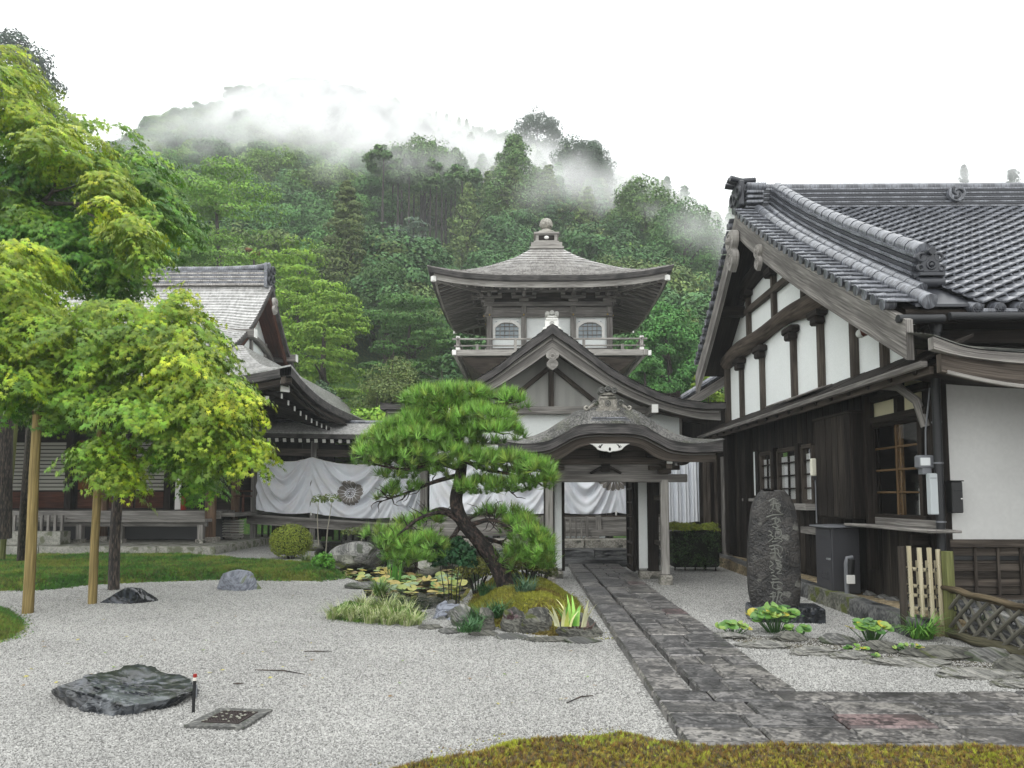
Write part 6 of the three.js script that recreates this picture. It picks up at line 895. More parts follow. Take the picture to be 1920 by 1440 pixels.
{
  const fp = [[-1.1, 3.4], [-1.06, 4.4], [-0.88, 4.62], [-0.6, 4.8], [-0.3, 4.98], [-0.22, 5.12], [0.05, 5.2], [0.35, 5.2], [0.62, 5.32], [0.8, 5.3], [1.0, 5.14], [1.3, 5.07], [1.8, 5.1], [2.3, 5.05], [2.9, 5.08], [3.4, 5.04], [4.6, 5.05], [4.6, 3.2], [2, 3.2]];
  mossBed('moss_bed_front', 'rust and yellow green moss bed along the bottom of the view', fp, (x, d, e) => -0.03 + 0.1 * sst(-0.02, 0.3, e) + 0.05 * sst(0, 0.25, e) * (f2(x * 3, d * 3, 71) - 0.3), M.mossRust, 34000, 0.021, RM, 62, 2.0);
  const bp = [[0, 1109], [100, 1106], [160, 1098], [300, 1091], [420, 1087], [520, 1089], [600, 1090], [650, 1084], [625, 1066], [560, 1060], [500, 1056], [430, 1050], [340, 1045], [200, 1046], [0, 1049]].map(([u, v]) => { const p = gp(u, v); return [p.x, -p.z]; }); bp.push([-22, 18.5], [-22, 13]);
  mossBed('moss_strip', 'long green moss strip in front of the main hall platform', bp, (x, d, e) => -0.03 + 0.14 * sst(-0.05, 0.6, e) + 0.1 * sst(0, 0.5, e) * (f2(x * 1.6, d * 1.6, 73) - 0.35), M.mossGreen, 46000, 0.05, GM, 63, 1.3);
  const lp = [[0, 1204], [30, 1195], [50, 1180], [48, 1165], [25, 1148], [0, 1138]].map(([u, v]) => { const p = gp(u, v); return [p.x, -p.z]; }); lp.push([-8.4, 11], [-8.6, 8.6]);
  mossBed('moss_patch', 'small dark green moss mound at the left edge by the first pole', lp, (x, d, e) => -0.03 + 0.2 * sst(-0.02, 0.45, e), M.mossGreen, 9000, 0.035, GM, 64, 1);
}
const moundPoly = [[1.02, 8.75], [0.6, 8.62], [0.1, 8.85], [-0.3, 9.2], [-0.75, 9.9], [-0.95, 10.8], [-0.95, 12.2], [-0.9, 14.0], [-0.5, 15.2], [0.2, 14.6], [0.55, 13.3], [1.0, 12.2]];
const moundY = (x, d, e = inside(moundPoly, x, d) ? edgeDist(moundPoly, x, d) : 0) => -0.04 + 0.36 * sst(-0.02, 0.75, e) + 0.06 * sst(0.1, 0.5, e) * (f2(x * 2, d * 2, 77) - 0.4);
mossBed('moss_mound', 'rounded yellow green moss mound under the leaning pine', moundPoly, (x, d, e) => moundY(x, d, e), M.mossYellow, 26000, 0.026, YM, 65, 1.6);
// ---------- rocks ----------
function rock(label, u, v, w, h, d, m, seed, o = {}) { const p = o.p ?? gp(u, v, o.y ?? 0); const t = single(o.name ?? 'rock', rockGeo(seed, w, h, d, o.detail ?? 7, o.cuts ?? 10, o.rough ?? 0.1, o.fq ?? 1.6), m, label, o.cat ?? 'rock', o.group); t.position.set(p.x, p.y + (o.up ?? h * 0.25), p.z); t.rotation.y = o.ry ?? 0; return t; }
{ // the big wet rock: layered, with a broad sloping face
  const P = [[100, 1303], [128, 1326], [205, 1349], [238, 1350], [302, 1334], [374, 1304]].map(([u, v]) => gp(u, v, -0.03)).concat([[-3.6, 6.35], [-3.35, 6.7], [-3.1, 6.7], [-2.95, 6.42]].map(([x, d]) => V(x, -0.03, -d)));
  P.push(at(106, 1288, 6.0), at(150, 1268, 6.05), at(212, 1262, 6.35), at(262, 1247, 6.5), at(345, 1269, 6.35), at(374, 1292, 6.1), at(186, 1304, 5.78), at(236, 1325, 5.62), at(312, 1312, 5.8));
  const cen = V(0, 0, 0); P.forEach((p) => cen.addScaledVector(p, 1 / P.length));
  const src = NI(new ConvexGeometry(P)).attributes.position, pos = [], uv = [];
  const disp = (p) => { const o = p.clone().sub(cen), q = V(p.x * 3 + p.z * 1.2, p.y * 5, p.z * 5.5 - p.x * 1.6), lay = f3(q.x, q.y, q.z, 3, 4), st = Math.round(lay * 11) / 11; return p.clone().addScaledVector(o.normalize(), 0.22 * (0.8 * st + 0.2 * lay - 0.5) + 0.04 * (f3(p.x * 22, p.y * 22, p.z * 22, 12, 2) - 0.5)); };
  const put = (p) => { const v = disp(p); pos.push(v.x, v.y, v.z); uv.push(v.x * 0.8 + v.y * 0.3, v.z * 0.8 + v.y * 0.5); };
  const rec = (a, b, c, k) => { if (!k) { put(a); put(b); put(c); return; } const d = a.clone().lerp(b, 0.5), e = b.clone().lerp(c, 0.5), f = c.clone().lerp(a, 0.5); rec(a, d, f, k - 1); rec(d, b, e, k - 1); rec(f, e, c, k - 1); rec(d, e, f, k - 1); };
  for (let i = 0; i < src.count; i += 3) { const [a, b, c] = [0, 1, 2].map((k) => V(src.getX(i + k), src.getY(i + k), src.getZ(i + k))); rec(a, b, c, 5); }
  single('boulder', toCreasedNormals(geo(pos, uv), 0.5), M.rockWet, 'large wet black boulder lying in the gravel in front', 'rock');
}
rock('small blue grey rock with moss on its left slope in the gravel', 447, 1104, 0.9, 0.6, 0.6, M.rockBlue, 14, { cuts: 8, up: 0.05 });
rock('low dark lichened rock at the foot of the dark maple trunk', 240, 1128, 0.9, 0.4, 0.6, M.rockBlack, 23, { cuts: 12, up: 0.03 });
rock('grey boulder at the mouth of the creek under the corridor', 672, 1058, 1.5, 0.75, 1.1, M.rockGrey, 31, { cuts: 12 });
rock('mossy grey stone lying left of the creek boulder', 640, 1062, 0.8, 0.4, 0.6, M.rockMoss, 32);
rock('tall shaded rock standing in the dark under the corridor', 690, 1020, 1.9, 1.7, 0.9, M.rockGrey, 33, { p: at(690, 1020, 25.6), up: 0.1 });
rock('dark rock wall piece deep under the corridor bridge', 745, 1010, 1.6, 1.4, 0.9, M.rockMoss, 34, { p: at(745, 1040, 24.6), up: 0.0 });
rock('rounded stone behind the clipped round bush', 590, 1018, 0.8, 0.5, 0.6, M.rockMoss, 35, { p: gp(583, 1032) });
rock('flat grey stone at the left rim of the pond', 690, 1102, 0.9, 0.16, 0.5, M.rockGrey, 36);
rock('pale stone glimpsed behind the pine needles at the pond', 800, 1062, 0.6, 0.5, 0.5, M.concrete, 37, { p: gp(803, 1072) });
rock('mossy stone at the far side of the lily pads', 760, 1066, 0.9, 0.3, 0.6, M.rockMoss, 38);
{ // stones along the mound and the pond edge
  const gr = 'rough mossy stones retaining the pine mound'; const L = [['squarish mossy stone next to the path edge', 1085, 1192, 0.62, 0.27, 0.36], ['broad pale stone in the middle of the mound front', 1010, 1186, 0.55, 0.28, 0.34], ['moss topped stone with dark hollow beside it', 965, 1182, 0.36, 0.28, 0.34], ['small upright stone at the left of the mound front', 910, 1180, 0.28, 0.26, 0.26], ['dark stone at the pond corner of the mound', 870, 1172, 0.36, 0.24, 0.34]];
  L.forEach(([l, u, v, w, h, d], i) => rock(l, u, v, w, h * 1.7, d, i === 4 ? M.rockGrey : M.rockDark, 41 + i, { group: gr, up: 0.08, cuts: 12, rough: 0.16, fq: 2.4 }));
  const e = [['flat edging stone beside the striped leaf plant', 1095, 1203, 0.55], ['long flat edging stone below the mound', 1030, 1201, 0.7], ['flat mossy edging stone left of the long one', 960, 1196, 0.5], ['flat edging stone below the dark pond corner', 905, 1190, 0.45], ['flat stone between sedge and mound', 845, 1186, 0.42], ['small flat stone at the sedge tip', 805, 1178, 0.35]];
  e.forEach(([l, u, v, w], i) => rock(l, u, v, w, 0.11, 0.26, i % 2 ? M.rockDark : M.rockGrey, 51 + i, { group: 'flat stones edging the gravel', up: 0.0, rough: 0.14, fq: 2.6, cuts: 14 }));
}
{ // slates at the pond outlet
  const o = thing('slate_pile', 'pile of smooth dark slates lying at the pond outlet', 'stones', gp(842, 1160)), r = RNG(66);
  for (let i = 0; i < 16; i++) { const q = i / 16; const m = mesh('slate', rockGeo(70 + (i % 5), 0.26, 0.08, 0.15, 3, 7, 0.06), i % 3 ? M.rockBlue : M.rockGrey, o); m.position.set(-0.22 + 0.46 * r(), -0.04 + 0.19 * q, 0.12 - 0.34 * q + 0.1 * (r() - 0.5)); m.rotation.set(0.5, 0.7 + (r() - 0.5) * 0.5, (r() - 0.5) * 0.3 + 0.25); }
}
struct('channel_bed', ngon([[1345, 1186], [1440, 1194], [1560, 1198], [1700, 1210], [1919, 1240], [1919, 1282], [1700, 1240], [1500, 1221], [1380, 1203]].map(([u, v]) => { const p = gp(u, v); return [p.x, -p.z]; }), 0.004), M.soil, 'dark earth bed of the dry channel between the flat stones', 'earth');
{ // stones of the channel on the right
  const gr = 'flat stones edging the dry channel on the right';
  const L = [['small flat stone at the path corner, first of the channel edge', 1372, 1196, 0.42, 0.1], ['flat stone under the round leaved plant', 1430, 1212, 0.62, 0.11], ['grey flat stone in the middle of the channel edge', 1520, 1226, 0.6, 0.12], ['low pale stone below the second leafy plant', 1590, 1232, 0.5, 0.1], ['long flat stone with a hollow before the grass clump', 1700, 1246, 0.85, 0.1], ['broad flat stone nearest the lattice fence', 1830, 1268, 0.9, 0.12], ['small stone at the right end of the channel edge', 1900, 1286, 0.4, 0.09]];
  L.forEach(([l, u, v, w, h], i) => rock(l, u, v, w, h, 0.3, M.rockLight, 81 + i, { group: gr, up: 0.02, rough: 0.22, fq: 2.2, cuts: 5 }));
  const B = [['mossy block stone between the two leafy plants', 1480, 1200, 0.5, 0.2, 0.3], ['dark hollow stone left of the second leafy plant', 1570, 1205, 0.5, 0.2, 0.3], ['squared mossy stone right of the second leafy plant', 1655, 1222, 0.42, 0.22, 0.32], ['large low grey stone under the grass clump', 1770, 1232, 0.95, 0.2, 0.5], ['mossy stone under the lattice fence foot', 1850, 1236, 0.7, 0.24, 0.4], ['dark stone in the shade of the lattice fence', 1905, 1255, 0.5, 0.25, 0.4]];
  B.forEach(([l, u, v, w, h, d], i) => rock(l, u, v, w, h, d, i % 3 === 1 ? M.rockGrey : M.rockDark, 91 + i, { up: 0.02, cuts: 14, rough: 0.16, fq: 2.4 }));
  for (let i = 0; i < 6; i++) rock(`${['first', 'second', 'third', 'fourth', 'fifth', 'sixth'][i]} wall stone behind the lattice fence counted from the post`, 0, 0, 0.5, 0.34, 0.3, i % 2 ? M.rockGrey : M.stoneWet, 101 + i, { p: V(5.55, 0.12, -9.0 + i * 0.42), group: 'wall stones behind the lattice fence' });
}
// ---------- stele, stake, drain ----------
{
  const b = gp(1462, 1166), t = thing('stone_stele', 'tall dark stone stele with a column of pale carved characters', 'monument', V(b.x, 0, b.z - 0.15)); t.rotation.y = -0.12;
  const hw = curve1([[0, 0.29], [0.25, 0.335], [0.7, 0.345], [1.1, 0.325], [1.4, 0.29], [1.55, 0.24], [1.66, 0.16]]);
  const front = (q, y) => V((q - 0.02 * Math.sin(y * 3)) * hw(y), y + 0.1, 0.1 + 0.03 * (f2(q * 3, y * 4, 5) - 0.5) - 0.07 * Math.pow(Math.abs(q), 3));
  const g = [grid((a, c) => front(a * 2 - 1, c * 1.66), 26, 60, 1, 2.4), grid((a, c) => { const p = front(1 - a * 2, c * 1.66); p.z = -0.14 + 0.05 * Math.pow(Math.abs(1 - a * 2), 3) + 0.03 * (f2(a * 5, c * 6, 8) - 0.5); return p; }, 12, 30, 1, 2.4), grid((a, c) => { const p = front(1, c * 1.66); p.z = lerp(p.z, -0.09, a); return p; }, 3, 40, 0.3, 2.4), grid((a, c) => { const p = front(-1, c * 1.66); p.z = lerp(-0.09, p.z, a); return p; }, 3, 40, 0.3, 2.4), grid((a, c) => { const p = front(a * 2 - 1, 1.66); p.z = lerp(p.z, -0.12, c); p.y += 0.02 * Math.sin(c * 3 + a * 6); return p; }, 12, 2, 0.5, 0.2)];
  mesh('slab', g, M.stele = stone(g8(18, 17, 17), g8(56, 53, 50), g8(98, 98, 92), 305, 0.9, 0.5, 0.02, {}, 0.66), t);
  mesh('plinth', [boxR(0.12, 0.08, -0.02, 0.95, 0.24, 0.5, 0, 0.02)], M.rockBlack, t);
  // six running-hand characters cut into the face: strokes as shallow ridged bands
  const ins = S({ color: 0x64655f, roughness: 0.85 }), ch = [
    [[-.5, .3, -.1, .5, .3, .35], [-.4, 0, 0, .15, .5, .05, .2, -.2], [-.1, .45, -.15, -.1, -.4, -.45], [.1, .1, .3, -.4, .55, -.5], [-.3, -.2, .1, -.3]],
    [[-.75, .25, -.3, .4, .2, .45, .7, .5], [-.3, .1, .1, .2, .35, 0, 0, -.2, -.3, -.25], [.1, .3, 0, -.1, .25, -.45], [-.25, -.4, .1, -.5, .4, -.35], [.3, .2, .5, -.1]],
    [[-.6, .4, -.3, .2, -.65, 0], [-.5, .1, -.2, -.1, -.6, -.4], [0, .5, .5, .4, .45, 0, 0, -.05, .05, .3], [-.1, -.2, .3, -.15, .6, -.3, .2, -.5], [-.3, -.4, .2, -.35]],
    [[-.55, .35, 0, .45, .55, .3, .6, .05], [-.4, .1, .1, .2, .3, -.05, -.2, -.15], [-.5, -.15, 0, -.1, .5, -.2], [-.1, .4, -.05, -.4, -.4, -.5], [.15, -.1, .45, -.45, .6, -.35]],
    [[-.5, .4, -.2, .2, -.55, -.05, -.1, -.3], [0, .45, .45, .35, .15, .05, .55, -.05], [0, -.1, .4, -.2, .1, -.5, .55, -.45], [-.4, -.45, -.1, -.35]],
    [[-.3, .5, .1, .35], [-.35, .2, .3, .25], [-.45, -.05, .35, 0, .6, -.15], [-.2, .1, -.3, -.35, .1, -.5, .55, -.35], [.1, -.15, .2, -.35]],
    [[-.5, .25, -.1, .35, -.2, 0, -.5, -.35], [-.6, .05, .0, .1], [.1, .4, .5, .3, .3, 0, .6, -.3], [.2, .35, .05, -.1, -.1, -.5], [-.3, .45, -.32, -.5], [.1, -.25, .5, -.5]]];
  ch.forEach((strokes, i) => { const cy = 1.46 - i * 0.208, list = strokes.map((s) => { const P = []; for (let k = 0; k < s.length; k += 2) P.push(V(s[k], s[k + 1], 0)); const cv = P.length > 2 ? new THREE.CatmullRomCurve3(P) : new THREE.LineCurve3(P[0], P[1]); return tube(cv.getPoints(9).map((p) => { const y = cy + p.y * 0.19, x = p.x * 0.15; const f = front(x / hw(y), y); f.z += 0.0; return f; }), (q) => 0.0105 * (1.25 - 0.7 * q), 5); }); mesh('carved_character', list, ins, t); });
  const k = gp(362, 1337), st = thing('marker_stake', 'thin dark stake with a red and white banded top beside the boulder', 'stake', k); mesh('rod', tube([V(0, -0.05, 0), V(0.005, 0.25, 0)], 0.013, 8), M.black, st); mesh('red_band', tube([V(0.005, 0.25, 0), V(0.006, 0.275, 0)], 0.015, 10), S({ color: 0xd8d2c8, roughness: 0.5 }), st); mesh('cap', tube([V(0.006, 0.275, 0), V(0.006, 0.3, 0)], 0.015, 10), M.red, st); mesh('fin', box(0.022, 0.17, 0, 0.012, 0.1, 0.004), M.greyPaint, st);
  const c = [gp(345, 1366), gp(455, 1371), gp(511, 1336), gp(412, 1333)], d = thing('drain_cover', 'square concrete drain frame with a dark metal grate in the gravel', 'drain'), e = (a, b2, s, q) => c[0].clone().lerp(c[1], a).lerp(c[3].clone().lerp(c[2], a), b2);
  const ring = (m0, m1, y, h, mat, name) => { const a = [[m0, m0], [1 - m0, m0], [1 - m0, 1 - m0], [m0, 1 - m0]].map((p) => e(...p).setY(y)), b2 = [[m1, m1], [1 - m1, m1], [1 - m1, 1 - m1], [m1, 1 - m1]].map((p) => e(...p).setY(y)); for (let i = 0; i < 4; i++) { const j = (i + 1) % 4; mesh(name, slab((s, q) => a[i].clone().lerp(a[j], s).lerp(b2[i].clone().lerp(b2[j], s), q), (s, q) => a[i].clone().lerp(a[j], s).lerp(b2[i].clone().lerp(b2[j], s), q).add(V(0, -h, 0)), 6, 2, 0.6, 0.1), mat, d); } };
  ring(0, 0.17, 0.025, 0.1, M.rockGrey, 'frame_stone'); mesh('pit_shade', grid((s, q) => e(0.15 + 0.7 * s, 0.15 + 0.7 * q).setY(-0.06 + 0.075), 2, 2), M.black, d);  // flat black sheet imitates the darkness below the grate
  const rust = S({ color: 0x2c2120, roughness: 0.6 }); ring(0.18, 0.215, 0.03, 0.03, rust, 'grate_rim'); for (let i = 1; i < 9; i++) mesh('grate_bar', beam(e(0.2, 0.2 + i * 0.066).setY(0.022), e(0.8, 0.2 + i * 0.066).setY(0.022), 0.014, 0.012, 0.002), rust, d); for (let i = 1; i < 12; i++) mesh('grate_bar', beam(e(0.2 + i * 0.05, 0.2).setY(0.024), e(0.2 + i * 0.05, 0.8).setY(0.024), 0.008, 0.012, 0.002), rust, d);
  const pl = []; const r = RNG(3); for (let i = 0; i < 26; i++) { const p = e(0.2 + 0.6 * r(), 0.2 + 0.6 * r()).setY(0.034); pl.push(new THREE.IcosahedronGeometry(0.006 + 0.004 * r(), 0).scale(1.5, 0.7, 1).translate(p.x, p.y, p.z)); } mesh('stray_pebbles', pl, M.concrete, d).userData.kind = 'stuff';
}
// ---------- fences ----------
{
  const t = thing('bamboo_fence', 'short pale bamboo screen tied with dark cord between two posts', 'fence'), d = 8.92, X = (u, q = d) => ((u - 980) / 1350) * q, Y = (v, q = d) => 1.7 + ((929 - v) / 1350) * q;
  const cane = (a, b, r, name, m) => { const n = Math.max(2, Math.round(a.distanceTo(b) / 0.18)), pts = [], rad = []; for (let i = 0; i <= n; i++) { const p = a.clone().lerp(b, i / n), u = b.clone().sub(a).normalize(); if (i && i < n) { pts.push(p.clone().addScaledVector(u, -0.012), p.clone(), p.clone().addScaledVector(u, 0.012)); rad.push(r, r * 1.13, r); } else { pts.push(p); rad.push(r); } } return mesh(name, tube(pts, rad, 10), m ?? M.bamboo, t); };
  const us = [[1692, 1022, 1690], [1711, 1025, 1711], [1729, 1025, 1731], [1745, 1028, 1748]];
  us.forEach(([u, v]) => cane(V(X(u + 2), 0.14, -d), V(X(u), Y(v), -d), 0.027, 'upright'));
  us.slice(1).forEach(([u]) => cane(V(X(u + 8), 0.14, -d - 0.12), V(X(u + 6), Y(1050), -d - 0.12), 0.024, 'rear_upright'));
  for (const v of [1063, 1094, 1111, 1135]) { cane(V(X(1686), Y(v), -d - 0.055), V(X(1752), Y(v + 6), -d - 0.055), 0.024, 'rail'); for (const [u] of us) mesh('cord', [new THREE.TorusGeometry(0.034, 0.005, 5, 12).rotateX(0.6).translate(X(u + 1), Y(v + 2), -d - 0.01), new THREE.TorusGeometry(0.034, 0.005, 5, 12).rotateX(-0.5).rotateZ(0.5).translate(X(u + 1), Y(v + 2), -d - 0.01)], M.black, t); }
  mesh('post', tube([V(X(1682), 0.1, -d - 0.03), V(X(1680), Y(1023), -d - 0.03)], 0.045, 9), M.board, t); mesh('mossy_post', tube([V(X(1759), -0.05, -d + 0.05), V(X(1757), Y(1031), -d + 0.05)], 0.066, 12), M.wMoss, t);
  const f = thing('lattice_fence', 'crossed bamboo lattice fence with mossy log rails at the right edge', 'fence'), A = V(5.14, 0, -8.9), B = V(4.96, 0, -6.2), q = (s, y, o = 0) => A.clone().lerp(B, s).setY(y).add(V(o, 0, 0));
  const yb = (s) => 0.05 + 0.12 * s, yt = (s) => 0.57 - 0.0 * s;
  const wob = (s, y) => { const p = []; for (let i = 0; i <= 10; i++) p.push(q(i / 10, y(i / 10) + 0.012 * Math.sin(i * 2.3), 0.01 * Math.sin(i * 1.7))); return p; };
  mesh('top_rail', [tube(wob(0, yt), 0.045, 8), tube(wob(0, (s) => yt(s) + 0.02).map((p) => p.add(V(-0.06, 0, 0))), 0.03, 7)], wood(g8(44, 38, 30), g8(110, 98, 78), 18, 0.85), f); mesh('bottom_rail', tube(wob(0, yb), 0.06, 9), M.railOld, f);
  for (let k = -1; k < 10; k++) for (const s of [0, 1]) { const s0 = k * 0.105 + (s ? 0.21 : 0), s1 = s0 + (s ? -0.23 : 0.23); const c0 = clamp((0 - s0) / (s1 - s0 || 1)), lo = s0 < 0 ? c0 : 0, cl = (x) => lerp(s0, s1, x); let a = 0, b = 1; if (cl(0) < 0.01) a = clamp((0.01 - s0) / (s1 - s0)); if (cl(1) < 0.01) b = clamp((0.01 - s0) / (s1 - s0)); if (cl(0) > 1) a = clamp((1 - s0) / (s1 - s0)); if (cl(1) > 1) b = clamp((1 - s0) / (s1 - s0)); if (b - a < 0.15) continue; const P = (x) => q(cl(x), lerp(yb(cl(x)) + 0.03, yt(cl(x)) - 0.02, x), s ? 0.03 : -0.02); mesh('lattice_cane', tube([P(a), P((a + b) / 2), P(b)], 0.021, 8), M.bambooOld, f); }
  for (let k = 0; k < 9; k++) for (const y of [0.33]) mesh('cord', new THREE.TorusGeometry(0.036, 0.006, 5, 10).rotateY(Math.PI / 2).translate(q(0.06 + k * 0.105, y).x, y + 0.04, q(0.06 + k * 0.105, y).z), M.black, f);
  for (let k = 0; k < 3; k++) mesh('rear_rail', tube([q(0, 0.28, 0.06), q(1, 0.3, 0.06)], 0.018, 6), M.bambooOld, f);
}

// ---------- leaves ----------
function maplLeaf(s) {   // flat star of seven lobes, stalk at the origin, tip along +x
  const out = [], tips = [[-125, 0.34], [-82, 0.62], [-40, 0.88], [0, 1], [40, 0.88], [82, 0.62], [125, 0.34]]; tips.forEach(([a, r], i) => { out.push([r * Math.cos(a * RAD), r * Math.sin(a * RAD)]); if (i < 6) { const b = (a + tips[i + 1][0]) / 2; out.push([0.34 * Math.cos(b * RAD), 0.34 * Math.sin(b * RAD)]); } });
  const pos = []; for (let i = 0; i < out.length - 1; i++) { pos.push(0, 0, 0); for (const k of [i, i + 1]) { const r = Math.hypot(...out[k]); pos.push(out[k][0] * s, -0.16 * r * r * s, out[k][1] * s); } } return pos;
}
function sprayGeo(seed, n, len, leaf) {
  const r = RNG(seed), pos = [], col = [], b = maplLeaf(1);
  for (let i = 0; i < n; i++) {
    const t = i / (n - 1), side = i % 2 ? 1 : -1, s = leaf * (0.7 + 0.5 * r()), m = new THREE.Matrix4().compose(V(len * t, -0.18 * len * t * t + 0.02 * (r() - 0.5), side * len * 0.2 * (1 - 0.5 * t) * (0.4 + r())), new THREE.Quaternion().setFromEuler(new THREE.Euler((r() - 0.5) * 0.9, -side * (1.0 - 0.8 * t) + (r() - 0.5) * 0.6, -0.35 - 0.5 * r(), 'YXZ')), V(s, s, s));
    for (let k = 0; k < b.length; k += 3) { const v = V(b[k], b[k + 1], b[k + 2]).applyMatrix4(m); pos.push(v.x, v.y, v.z); }
    const cb = 0.6 + 0.75 * r(), ch = (r() - 0.5) * 0.35; for (let k = 0; k < b.length; k += 3) col.push(cb * (1 + ch), cb, cb);
  }
  const g = new THREE.BufferGeometry(); g.setAttribute('position', new THREE.Float32BufferAttribute(pos, 3)); g.setAttribute('color', new THREE.Float32BufferAttribute(col, 3)); g.computeVertexNormals(); return g;
}
const SPR = [sprayGeo(1, 12, 0.36, 0.078), sprayGeo(2, 12, 0.32, 0.074), sprayGeo(3, 11, 0.4, 0.082)];
function mapleCrown(t, pads, seed, dens) {   // pads: [u, v, depth, half width px, half height px, depth radius m, colour mix 0 green .. 1 yellow]
  const r = RNG(seed), L = [[], [], []], GC = [0.075, 0.23, 0.014], YC = [0.39, 0.48, 0.022];
  for (const [u, v, d, ru, rv, rz, mixv, dk = 1] of pads) {
    const c0 = at(u, v, d).sub(t.position), k = d / 1350, Rx = ru * k, Ry = rv * k, sub = Math.max(2, Math.round(6 + 7 * Rx * Ry));
    for (let q0 = 0; q0 < sub; q0++) {   // each mass is made of several flat drooping layers
      const A0 = r() * 6.2832, Y0 = -0.75 + 1.6 * ((q0 + r()) / sub), Q0 = Math.sqrt(Math.max(0.05, 1 - Y0 * Y0 * 0.9)) * (0.3 + 0.55 * r());
      const c = V(c0.x + Math.cos(A0) * Q0 * Rx, c0.y + Y0 * Ry * 0.85, c0.z + Math.sin(A0) * Q0 * rz), rx = Rx * (0.48 + 0.25 * r()), rzz = rz * (0.48 + 0.25 * r()), ry = Math.max(0.09, Ry * (0.2 + 0.1 * r()));
      const n = Math.round((dens * dk * (Rx * rz + Rx * Ry + rz * Ry) * 3.2) / sub), hb = 0.8 + 0.4 * r();
    for (let i = 0; i < n; i++) {
      const y = -0.1 + 1.1 * r(), a = r() * 6.2832, q = Math.sqrt(Math.max(0, 1 - y * y)), rad = 0.75 + 0.35 * r();
      const p = V(c.x + q * Math.cos(a) * rx * rad, c.y + y * ry * rad - 0.35 * q * q * ry * 2, c.z + q * Math.sin(a) * rzz * rad);
      const yaw = -Math.atan2(Math.sin(a) * rx, Math.cos(a) * rzz) + (r() - 0.5) * 1.1, droop = -(0.05 + 0.42 * (1 - clamp(y)) + 0.4 * r());
      const top = clamp((Y0 + 0.9) * 0.6) * (0.55 + 0.9 * (n2(p.x * 1.5 + 40, p.z * 1.5 + p.y, seed) - 0.2)), m = clamp(mixv * (0.35 + 0.85 * top) + (r() - 0.5) * 0.25), b = hb * (0.8 + 0.4 * r());
      L[Math.floor(r() * 3)].push([TR(p, (r() - 0.5) * 0.5, yaw, droop, 0.8 + 0.45 * r()), C(lerp(GC[0], YC[0], m) * b, lerp(GC[1], YC[1], m) * b, lerp(GC[2], YC[2], m) * b)]);
    }
    }
  }
  const cr = new THREE.Group(); cr.name = 'crown'; t.add(cr); L.forEach((l, i) => scatter('leaves', SPR[i], M.leafMaple, l, cr, 'stuff'));
}
function limb(t, name, px, rads, m = M.barkTree) { const P = px.map(([u, v, d]) => at(u, v, d).sub(t.position)), n = P.length * 5, pts = new THREE.CatmullRomCurve3(P).getPoints(n), R2 = curve1(rads.map((r, i) => [i / (rads.length - 1), r])); return mesh(name, tube(pts, (q) => Math.max(0.004, R2(q)), 8), m, t); }
// front maple with the low yellow green crown
{
  const b = gp(213, 1106), t = thing('maple_tree', 'yellow green maple drooping over the gravel, on a dark trunk rising from a black rock', 'tree', b);
  limb(t, 'trunk', [[213, 1108, 13.1], [216, 1000, 13.1], [223, 900, 13.0], [228, 800, 12.9], [222, 735, 12.7]], [0.1, 0.095, 0.09, 0.085, 0.07]);
  limb(t, 'branch', [[226, 800, 12.8], [235, 740, 12.5], [255, 680, 12.2], [285, 640, 12], [300, 605, 11.9]], [0.06, 0.05, 0.04, 0.028, 0.012]);
  limb(t, 'branch', [[222, 740, 12.7], [190, 700, 12.3], [205, 640, 12], [212, 620, 11.9]], [0.05, 0.04, 0.025, 0.01]);
  limb(t, 'branch', [[235, 740, 12.6], [300, 720, 12], [370, 740, 11.5], [430, 780, 11.2]], [0.05, 0.04, 0.03, 0.012]);
  limb(t, 'branch', [[240, 690, 12.3], [280, 680, 11.8], [340, 700, 11.5], [400, 690, 11.3]], [0.03, 0.025, 0.02, 0.01]);
  limb(t, 'branch', [[226, 850, 12.9], [270, 800, 12.4], [330, 790, 12], [380, 820, 11.8]], [0.04, 0.035, 0.025, 0.01]);
  mapleCrown(t, [[270, 610, 11.6, 110, 62, 1.0, 0.62], [335, 660, 11.2, 85, 52, 0.9, 0.7], [388, 705, 11, 66, 56, 0.8, 0.85], [428, 775, 10.9, 50, 70, 0.65, 0.95], [375, 780, 11, 78, 58, 0.8, 0.72], [300, 750, 11.2, 105, 60, 0.9, 0.5], [185, 640, 11.4, 75, 65, 0.9, 0.62], [185, 730, 11.4, 70, 55, 0.8, 0.42], [350, 830, 11.6, 75, 60, 0.7, 0.4], [415, 850, 11, 52, 32, 0.5, 0.6], [480, 850, 10.9, 28, 20, 0.3, 0.9], [368, 890, 11.8, 32, 36, 0.4, 0.3], [195, 845, 11, 36, 45, 0.45, 0.55, 1.3], [222, 880, 11, 34, 18, 0.35, 0.75, 1.3], [240, 905, 11, 12, 14, 0.15, 0.9, 1.4], [130, 760, 11.3, 45, 40, 0.6, 0.4], [350, 545, 11.4, 16, 18, 0.2, 0.9, 0.9], [325, 565, 11.4, 26, 20, 0.3, 0.75], [365, 585, 11.4, 14, 14, 0.2, 0.8]], 21, 50);
}
